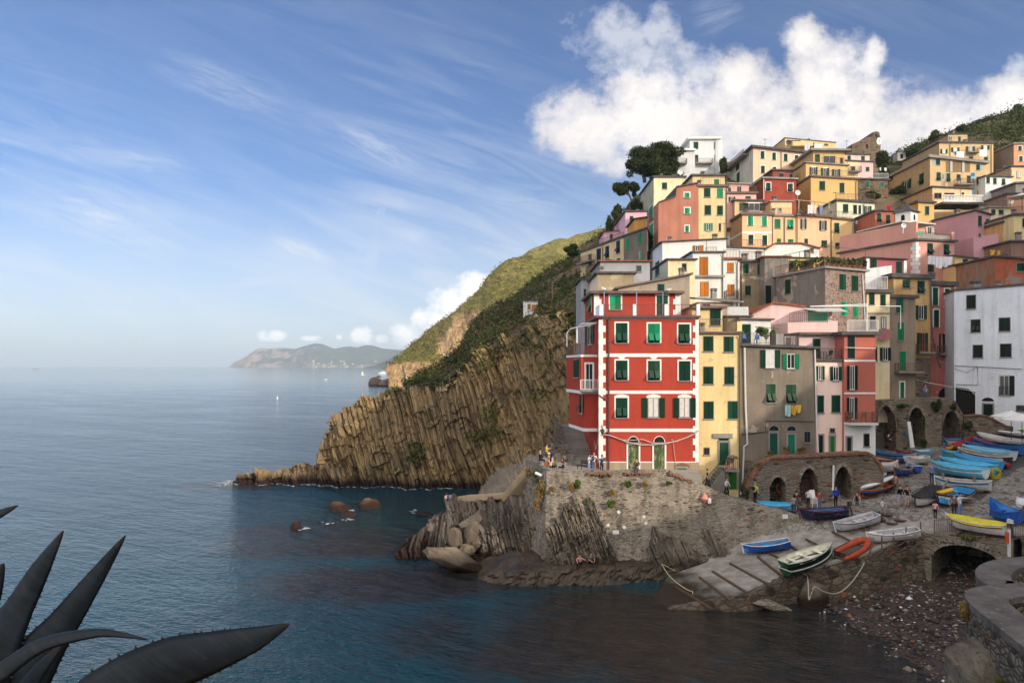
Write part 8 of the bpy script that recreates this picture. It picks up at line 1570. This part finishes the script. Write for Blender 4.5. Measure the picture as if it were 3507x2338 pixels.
# chairs, sign, buoys on the wall
p=G(2786,1738)
for i,lab in enumerate(('bottom white plastic chair of the tall stack, standing on its legs','second white plastic chair from the bottom of the tall stack','third white plastic chair from the bottom of the tall stack','fourth white plastic chair from the bottom of the tall stack','white plastic chair just under the top one of the tall stack','topmost white plastic chair of the tall stack beside the boy')):
    t=thing('plastic_chair',lab,'chair',tuple(p+Vector((0,0,i*.09))),'stacked white plastic chairs'); z=.40+i*.09; b=MB(); b.box(p+Vector((0,-.05-i*.015,z)),.5,.48,.04); b.build('seat',M['white'],t); b=MB(); b.hexa([p+Vector((-.25,.18,z+.03)),p+Vector((.25,.18,z+.03)),p+Vector((.25,.24,z+.03)),p+Vector((-.25,.24,z+.03))],[p+Vector((-.22,.34,z+.62)),p+Vector((.22,.34,z+.62)),p+Vector((.22,.38,z+.62)),p+Vector((-.22,.38,z+.62))]); b.build('backrest',M['white'],t)
    for x in (-.22,.22):
        for y in (-.26,.2): b=MB(); b.bar(p+Vector((x,y,i*.09)),p+Vector((x*.95,y*.95,z)),.05); b.build('leg',M['white'],t)
b=MB(); p=P(2689,1775,56.0); b.box(p,.42,.04,.36); tag(b.build('sign_plate',M['white'],org=p),'small blank white plate fixed near the end of the quay wall','sign')
b=MB(); p=P(2109,1828,55.2); b.box(p,.5,.04,.3); tag(b.build('sign_plate',M['white'],org=p),'white rectangular plate low on the middle of the quay wall','sign')
for i,(x,y) in enumerate(((2084,1797),(2118,1752),(2204,1768),(2212,1790),(2048,1821),(1957,1822),(2138,1805))):
    b=MB(); p=P(x,y,55.6); b.prism([p+Vector((random.uniform(.12,.2)*math.cos(6.28*j/5),0,random.uniform(.1,.17)*math.sin(6.28*j/5))) for j in range(5)],(0,-.06,0)); tag(b.build('plaster_patch',M['curtain'],org=p),'pale broken plaster patch or tile set in the quay wall','patch','pale patches in the quay wall')
b=MB(); p=P(2413,1705,56.4); b.lathe(p-Vector((0,0,.45)),[(.02,0),(.34,.42),(.30,.5),(.02,.95)],8); tag(b.build('buoy',bp('d48a80',.7),org=p),'faded pink pointed buoy hanging on the quay wall','buoy')
b=MB(); p=P(2430,1715,56.2); b.lathe(p-Vector((0,0,.25)),[(.03,0),(.15,.08),(.15,.40),(.03,.5)],8); tag(b.build('fender',M['white'],org=p),'white fender hanging beside the pink buoy','fender')
b=MB(); p=P(1834,1619,58.3); b.tube([p,p+Vector((.55,-.25,-.2))],.14,8); tag(b.build('floodlight',M['white'],org=p),'white floodlight on the corner of the quay wall','lamp')
fl=MB(); p=P(2073,1632,56.8); fl.box(p,.32,.25,.2); tag(fl.build('floodlight',M['iron'],org=p),'small dark floodlight below the man in teal','lamp')
for x,y0,y1 in ((2228,1690,1870),): 
    b=MB(); b.tube([P(x,1693,56.2),P(x+4,1760,55.4),P(x+12,1835,54.9)],.025,5); b.ball(P(x,1718,55.9),.12,.12,.2); b.torus(P(x+16,1850,54.8),.28,.05,(1,.3,0),14,5); tag(b.build('hanging_rope',bp('8a8272',.9)),'rope with a rusty block hanging down the quay wall right of the strata slab','rope')
b=MB(); b.torus(P(2068,1850,54.9),.24,.05,(1,.4,0),14,5); b.torus(P(2074,1862,54.9),.3,.05,(1,.2,.2),14,5); b.tube([P(2070,1840,54.9),P(2100,1795,55.3),P(2128,1752,55.9)],.02,5); tag(b.build('rope_coil',bp('a39a88',.9)),'pale rope coil hung on the strata slab','rope')
# mast and railings on the cliff
ms=thing('lamp_mast','slender whitish beacon mast with a lantern standing on the cliff point','mast',tuple(P(1240,1366,101.5))); p=P(1240,1368,101.5); b=MB(); b.tube([p,p+Vector((.05,0,3.7))],[.06,.04],6); b.build('pole',paint('rusty_white',(.45,.34,.27),.8,.35,3),ms); b=MB(); b.box(p+Vector((.05,0,3.6)),.4,.4,.12); b.lathe(p+Vector((.05,0,3.72)),[(.14,0),(.14,.35),(.02,.5)],8); b.bar(p+Vector((.05,0,3.65)),p+Vector((.6,0,3.7)),.06); b.build('lantern',M['whiterail'],ms)
def handrail(label,pts,m,n=5,hh=.9,name='handrail'):
    b=MB(); q=[P(*p) for p in pts]
    for a_,c_ in zip(q,q[1:]):
        b.tube([a_+Vector((0,0,hh)),c_+Vector((0,0,hh))],.035,5); b.tube([a_+Vector((0,0,hh*.5)),c_+Vector((0,0,hh*.5))],.03,5)
        for i in range(n+1): r=a_.lerp(c_,i/n); b.bar(r-Vector((0,0,.3)),r+Vector((0,0,hh)),.06)
    tag(b.build(name,m),label,'railing')
handrail('rusty two bar handrail along the top of the strata cliff',[(1378,1346,101.5),(1478,1330,101.5),(1520,1334,101.5)],M['rail'],3)
handrail('pale handrail beside the path at the foot of the shaded slope',[(1516,1330,102),(1518,1312,102),(1560,1284,103),(1574,1278,103)],paint('grey_rail',(.32,.29,.26),.7),2,.7)
pw=thing('path_wall','low wall with red brick coping curving up the slope behind the cliff','wall',tuple(P(1700,1170,103))); b=MB(); q=[P(*v) for v in ((1690,1176,103.2),(1740,1150,102.8),(1790,1122,102.4),(1830,1098,101),(1870,1086,99),(1920,1080,95),(1990,1076,88))]
for a_,c_ in zip(q,q[1:]): b.hexa([a_+Vector((0,-.2,-1.0)),c_+Vector((0,-.2,-1.0)),c_+Vector((0,.3,-1.0)),a_+Vector((0,.3,-1.0))],[a_+Vector((0,-.2,.25)),c_+Vector((0,-.2,.25)),c_+Vector((0,.3,.25)),a_+Vector((0,.3,.25))])
b.build('masonry',M['dryw'],pw); b=MB()
for a_,c_ in zip(q,q[1:]): b.bar(a_+Vector((0,.05,.31)),c_+Vector((0,.05,.31)),.6,.12)
b.build('coping',M['brick'],pw)
b=MB(); pts=[P(x,y,588+i) for i,(x,y) in enumerate(((1362,1239),(1400,1236),(1450,1237),(1500,1236),(1530,1238),(1556,1226)))]
for a_,c_ in zip(pts,pts[1:]): b.hexa([a_+Vector((0,-6,-1.5)),c_+Vector((0,-6,-1.5)),c_+Vector((0,6,-1.5)),a_+Vector((0,6,-1.5))],[a_+Vector((0,-6,.6)),c_+Vector((0,-6,.6)),c_+Vector((0,6,.6)),a_+Vector((0,6,.6))])
b.box(pts[-2]+Vector((2,-2,.6)),9,6,6); tag(b.build('cliff_walkway',M['curtain']),'pale walkway cut along the sunlit headland cliff, small building at its end','walkway')
up=thing('utility_pole','tall thin wooden utility pole on the dark slope right of the white hut','pole',tuple(P(1892,1045,108))); b=MB(); b.tube([P(1892,1050,108),P(1892,962,108)],.13,6); b.bar(P(1890,964,108),P(1912,958,108),.08); b.build('pole',paint('pole_wood',(.22,.16,.11),.9),up)
# parasols by the white house
for i,(px,py,Y) in enumerate(((3463,1425,66.5),(3500,1436,63.5))):
    t=thing('parasol',['larger white parasol by the white house, farther from the edge','white parasol cut by the right edge of the picture'][i],'parasol',tuple(P(px,py,Y)),'white parasols'); p=P(px,py,Y); b=MB(); k=10; ap=p+Vector((0,0,.55)); ri=[p+Vector((1.7*math.cos(6.283*j/k),1.7*math.sin(6.283*j/k),0)) for j in range(k)]; lo=[q-Vector((0,0,.12)) for q in ri]
    b.add([ap]+ri+lo,[(0,1+j,1+(j+1)%k) for j in range(k)]+[(1+j,1+k+j,1+k+(j+1)%k,1+(j+1)%k) for j in range(k)]); b.build('canopy',M['white'],t); b=MB(); b.tube([p-Vector((0,0,2.3)),p+Vector((0,0,.5))],.03,6); b.build('pole',M['iron'],t)
pa=thing('parasol','white parasol on the terrace at the right edge below the grey slate roof','parasol',tuple(P(3500,672,108))); p=P(3500,676,108); b=MB(); b.lathe(p,[(1.9,0),(.05,.7)],10); b.build('canopy',M['white'],pa); b=MB(); b.tube([p-Vector((0,0,2)),p],.05,5); b.build('pole',M['iron'],pa)
# washing
def cloth(label,fc_or_pts,x0,y0,x1,y1,Y,c,seed=0,name='laundry'):
    b=MB(); n=9; m_=6; a_=P(x0,y0,Y); q=P(x1,y1,Y); V=[]
    for i in range(n+1):
        for j in range(m_+1): u=i/n; v=j/m_; V.append((a_.x+(q.x-a_.x)*u*(1-.04*v),Y-.05+.06*math.sin(u*9+seed+v*2)*(.3+v),a_.z+(q.z-a_.z)*v+.05*math.sin(u*5+seed)*v))
    b.add(V,[(i*(m_+1)+j,i*(m_+1)+j+1,(i+1)*(m_+1)+j+1,(i+1)*(m_+1)+j) for i in range(n) for j in range(m_)]); tag(b.build(name,cm(c),None,True,org=a_),label,'laundry')
CL='washing hung out to dry'
cloth('pale blue flowered towel hanging on the grey house line',0,2688,1386,2707,1424,60.9,'a9cfd4',1); cloth('orange towel in the middle of the grey house line',0,2709,1387,2726,1419,60.9,'d9a13c',2); cloth('yellow folded towel right on the grey house line',0,2726,1386,2744,1412,60.9,'e0bd5c',3)
cloth('red checked cloth hanging under the middle windows of the cream house',0,3005,1127,3051,1163,75.4,'b87a7c',1,'checked_cloth')
for i,(x0,y0,x1,y1,c,lab) in enumerate(((3178,876,3202,905,'e2e2ea','left white sheet on the salmon block line'),(3204,879,3226,918,'eceCf2'.lower(),'long white sheet in the middle of the salmon block line'),(3227,880,3246,914,'e4e4ee','narrow white sheet right of the middle on the salmon block line'),(3232,879,3262,908,'efeff4','wide white sheet at the right end of the salmon block line'))): cloth(lab,0,x0,y0,x1,y1,86.4,c,i)
for i,(x0,y0,x1,y1,Y,c,lab) in enumerate(((3276,519,3302,542,145,'e4e4e6','white sheet below the left window of the upper yellow house'),(3354,513,3380,537,145,'e6e6e8','white sheet below the right window of the upper yellow house'),(3268,519,3275,531,145,'3a62b0','small blue cloth beside the left white sheet'),(2755,490,2774,516,148,'c9cbd2','grey cloth over the balcony of the crest house'),(2788,494,2816,512,148,'dcdce8','long white cloth over the balcony of the crest house'),(2766,702,2784,732,103,'e2dedc','white sheet under the laundry pergola, left'),(2784,703,2796,732,103,'dccfc8','pale cloth under the laundry pergola, middle'),(2806,704,2818,730,103,'7f8fb8','blue cloth under the laundry pergola, right'),(2930,756,2946,768,105,'e8e8ea','small white washing under the pale green house window'),(3036,704,3052,719,99,'b02038','red cloth on the railing of the little red house'),(3390,856,3408,873,90,'e0b84a','yellow towel on the line right of the mauve house, left one'),(3413,857,3434,873,90,'dfb950','yellow towel on the line right of the mauve house, right one'),(3144,793,3158,806,87,'4fb896','green towel over the loggia railing of the salmon block'),(3012,574,3017,585,131,'e6e6ea','left white cloth on the line by the castle garden'),(3028,575,3036,586,131,'e6e6ec','right white cloths on the line by the castle garden'))): cloth(lab,0,x0,y0,x1,y1,Y,c,i)
pg=thing('pergola','pale timber laundry pergola on the peach house terrace','pergola',tuple(P(2780,740,104.2))); b=MB()
for x in (2735,2790,2838): b.bar(P(x,742,104.3),P(x+1,686+(x-2735)*.12,104.3),.12)
for Y in (104.3,106.8): b.bar(P(2725,684,Y),P(2845,697,Y),.1)
for i in range(7): b.bar(P(2728+i*19,684+i*2,104.2),P(2728+i*19,683+i*2,107),.08)
b.build('frame',paint('pale_timber',(.4,.35,.28),.9),pg)
# roof garden, terraces
for i in range(15):
    f_=i/14
    if i<8: q=Vector(PBF.p(PBF.L*(.05+.9*(i/7)),0,.05)); z=HO['pebbledash_house'][3]+(HO['pebbledash_house'][4]-HO['pebbledash_house'][3])*(i/7)
    else: q=Vector(PBS.p(PBS.L*(.35+.6*((i-8)/6)),0,.05)); z=HO['pebbledash_house'][3]
    q.z=z+.24; t=thing('potted_plant','terracotta pot with a bushy plant on the edge of the roof garden','plant',tuple(q),'terracotta pots along the roof garden'); b=MB(); b.lathe(q,[(.12,0),(.19,.3),(.21,.32)],8); b.build('pot',M['rooft'],t); leafcloud('foliage',[((q.x,q.y,q.z+.6+.2*random.random()),(.28,.28,.34+.25*random.random()))],70,.11,M['shrub'] if i%3 else M['ivy'],t,200+i)
pgm=MB(); z=HO['pebbledash_house'][3]+.2
for i in range(5): q=PBS.p(PBS.L*(.1+.2*i),z,.0); pgm.bar(q,q+Vector((0,0,2.1)),.05)
pgm.bar(PBS.p(0,z+2.1,0),PBS.p(PBS.L,z+2.1,0),.05); pgm.bar(PBS.p(PBS.L,z+2.1,0),PBF.p(PBF.L,z+2.1,0),.05); pgm.bar(PBF.p(PBF.L,z,0),PBF.p(PBF.L,z+2.1,0),.05); tag(pgm.build('pergola',M['rail']),'thin rusty pergola frame over the roof garden','pergola')
vn_=thing('vine_pergola','green vine pergola over the roof terrace of the grey house','vine',tuple(P(2610,1178,62.6))); b=MB(); 
for x in (2592,2650): b.bar(P(x,1180,62.4),P(x,1118,62.4),.06)
b.bar(P(2585,1118,62.4),P(2668,1126,62.4),.05); b.build('frame',M['iron'],vn_); leafcloud('foliage',cluster(2612,1132,62.3,32,20,9,7)+cluster(2650,1138,62.4,16,18,4,8),1500,.10,M['ivy'],vn_,9)
um=thing('patchwork_umbrella','folded rainbow coloured umbrella in front of the vine on the grey house terrace','umbrella',tuple(P(2624,1170,61.7))); b=MB(); c=P(2624,1148,61.7); k=10
b.add([c+Vector((0,0,-.5))]+[c+Vector((.36*math.cos(6.283*j/k),.2*math.sin(6.283*j/k),.05+.05*(j%2))) for j in range(k)],[(0,1+j,1+(j+1)%k) for j in range(k)]); o=b.build('canopy',[cm(x) for x in ('d8b83a','c85a8a','4fa86a','d87a3a','6a5ab0')],um)
for i,p_ in enumerate(o.data.polygons): p_.material_index=i%5
b=MB(); b.tube([c+Vector((0,0,-.9)),c+Vector((0,0,.25))],.02,5); b.build('pole',M['iron'],um)
def chairt(label,px,py,Y,c,yaw=0,name='folding_chair'):
    t=thing(name,label,'chair',tuple(P(px,py,Y)),None,yaw,True); m=bp(c,.5); b=MB(); b.box((0,0,.43),.42,.42,.03); b.build('seat',m).parent=t; b=MB(); b.hexa([(-.2,.19,.46),(.2,.19,.46),(.2,.22,.46),(-.2,.22,.46)],[(-.2,.28,.88),(.2,.28,.88),(.2,.31,.88),(-.2,.31,.88)]); b.build('backrest',m).parent=t
    for x,y in ((-.19,-.19),(.19,-.19),(-.19,.19),(.19,.19)): b=MB(); b.bar((x,y,0),(x,-y,.43),.028); b.build('leg',m).parent=t
chairt('blue folding chair left on the terrace of the grey house',2555,1176,61.9,'2f62b0',.4); chairt('blue folding chair beside the vine on the grey house terrace',2592,1178,61.9,'5f8fc8',-.5)
chairt('black folding chair at the balcony table of the pink house',2838,1232,61.6,'1d1d20',-1.2); chairt('wooden chair on the balcony of the salmon house',2914,1444,60.3,'8a5a34',.9); chairt('second wooden chair at the right end of the salmon house balcony',2958,1444,60.3,'7a4f30',-.6)
def table(label,px,py,Y,c,w_=.8): 
    t=thing('table',label,'table',tuple(P(px,py,Y)),None,0,True); m=bp(c,.5); b=MB(); b.box((0,0,.70),w_,.6,.03); b.build('tabletop',m).parent=t
    for x in (-.33,.33): 
        for y in (-.25,.25): b=MB(); b.bar((x*w_/.8,y,0),(x*w_/.8,y,.7),.035); b.build('leg',m).parent=t
table('white table with a checked cloth on the right terrace of the grey house',2700,1180,62.2,'dcdce0',1.0); table('small dark table on the balcony of the pink house',2816,1232,61.7,'1d1d20',.6)
for i,(px,py,Y,s_,lab) in enumerate(((2638,1570,60.2,.34,'big terracotta pot with a cactus at the foot of the brick ramp'),(2629,1582,59.9,.24,'smaller terracotta pot below the cactus pot'),(2694,1560,60.0,.4,'round cactus bush pot between the two arched doors'),(2738,1551,60.5,.2,'left small pot on the box under the grey house window'),(2750,1550,60.5,.24,'right small pot on the box under the grey house window'),(2597,1607,59.3,.26,'spiky agave on the brick coping of the arched wall'))):
    p=P(px,py,Y); t=thing('potted_plant',lab,'plant',tuple(p)); b=MB(); b.lathe(p,[(s_*.4,0),(s_*.65,s_*1.1),(s_*.7,s_*1.2)],10); b.build('pot',M['rooft'],t); leafcloud('foliage',[((p.x,p.y,p.z+s_*1.5),(s_*.8,s_*.8,s_*.6))],160,.06,M['olive'],t,300+i)
b=MB(); p=P(3122,1532,73.5); b.hexa([p+Vector((-.22,-.2,0)),p+Vector((.22,-.2,0)),p+Vector((.22,0,0)),p+Vector((-.22,0,0))],[p+Vector((-.35,.2,(1532-1444)/F*73.5)),p+Vector((.02,.2,(1532-1444)/F*73.5)),p+Vector((.02,.35,(1532-1444)/F*73.5)),p+Vector((-.35,.35,(1532-1444)/F*73.5))]); tag(b.build('leaning_board',M['white'],org=p),'tall white board leaning against the pier between the big arches','board')
b=MB(); p=P(3111,1490,73.8); b.box(p,.6,.1,.5); tag(b.build('sign_plate',bp('2f7fb4'),org=p),'small blue plate on the pier of the tall arch wall','sign')
b=MB(); b.tube([P(3140,1301,78),P(3200,1314,76.5),P(3260,1325,75.5),P(3335,1340,74.5)],.02,4)
for i in range(9): q=P(3262+i*9,1326+i*1.9,75.4-i*.1); b.add([q,q+Vector((.22,0,-.03)),q+Vector((.1,0,-.32))],[(0,1,2),(2,1,0)])
tag(b.build('bunting',M['white']),'string of little white pennants across the dark passage','bunting')
for i,(x,y,z,Y) in enumerate(((2069,994,0,63.2),(2290,997,0,63.2))):
    t=thing('gull',['gull perched on the left awning pole of the red penthouse','gull perched on the roof edge right of the red penthouse middle'][i],'bird',tuple(P(x,y,Y))); p=P(x,y,Y); b=MB(); b.ball(p+Vector((0,0,.12)),.22,.1,.1,8,6); b.ball(p+Vector((-.2*(1 if i==0 else -1),0,.22)),.075,nu=7,nv=5); b.build('body',M['white'],t,True); b=MB(); b.hexa([p+Vector((-.05,-.1,.1)),p+Vector((.3,-.05,.1)),p+Vector((.3,.05,.1)),p+Vector((-.05,.1,.1))],[p+Vector((-.05,-.1,.17)),p+Vector((.34,-.02,.15)),p+Vector((.34,.02,.15)),p+Vector((-.05,.1,.17))]); b.build('wing',M['cement'],t)
# aerials and dishes on the roofs
rnd=random.Random(12)
for i,(px,py,Y,lab) in enumerate(((2545,722,106,'over the shade-toned side wall of the peach house'),(2710,640,116,'beside the dark red house roof'),(2862,690,106,'between the laundry pergola and the pale green house'),(2240,820,88,'above the left end of the long white house'),(2480,800,90,'over the slim railing of the small white terrace house'),(2960,690,108,'on the pale green house roof'),(3290,640,112,'above the white balustrade'),(2420,862,80,'on the roof of the white house with orange shutters'),(2620,500,138,'on the big beige house near the hilltop'),(2900,505,142,'left of the castle wall'))):
    b=MB(); p=P(px,py,Y); b.bar(p-Vector((0,0,1.5)),p+Vector((0,0,1.5)),.05); b.bar(p+Vector((-.45,0,1.35)),p+Vector((.45,.2,1.35)),.03)
    for k in range(5): b.bar(p+Vector((-.4+k*.2,-.2,1.35)),p+Vector((-.4+k*.2,.35,1.35)),.02)
    tag(b.build('aerial',M['iron'],org=p),'thin metal aerial '+lab,'aerial','television aerials on the village roofs')
for i,(px,py,Y,lab) in enumerate(((2330,590,120,'white satellite dish on the roof under the white modern house'),(3094,772,86.5,'satellite dish on the terrace wall of the salmon block'),(2700,488,149,'dark dish on the balcony of the crest house'),(3462,690,111,'satellite dish on the mauve brown house'),(2732,660,118,'satellite dish on the terrace left of the broad yellow house'))):
    b=MB(); p=P(px,py,Y); r=9/F*Y
    for q in range(4):
        pass
    k=14; b.add([p+Vector((0,.12,0))]+[p+Vector((r*math.cos(6.283*j/k),-.1,r*math.sin(6.283*j/k))) for j in range(k)],[(0,1+(j+1)%k,1+j) for j in range(k)]); b.bar(p,p-Vector((0,-.1,1.0)),.06); tag(b.build('satellite_dish',M['white'] if i!=2 else M['iron'],org=p),lab,'satellite dish')
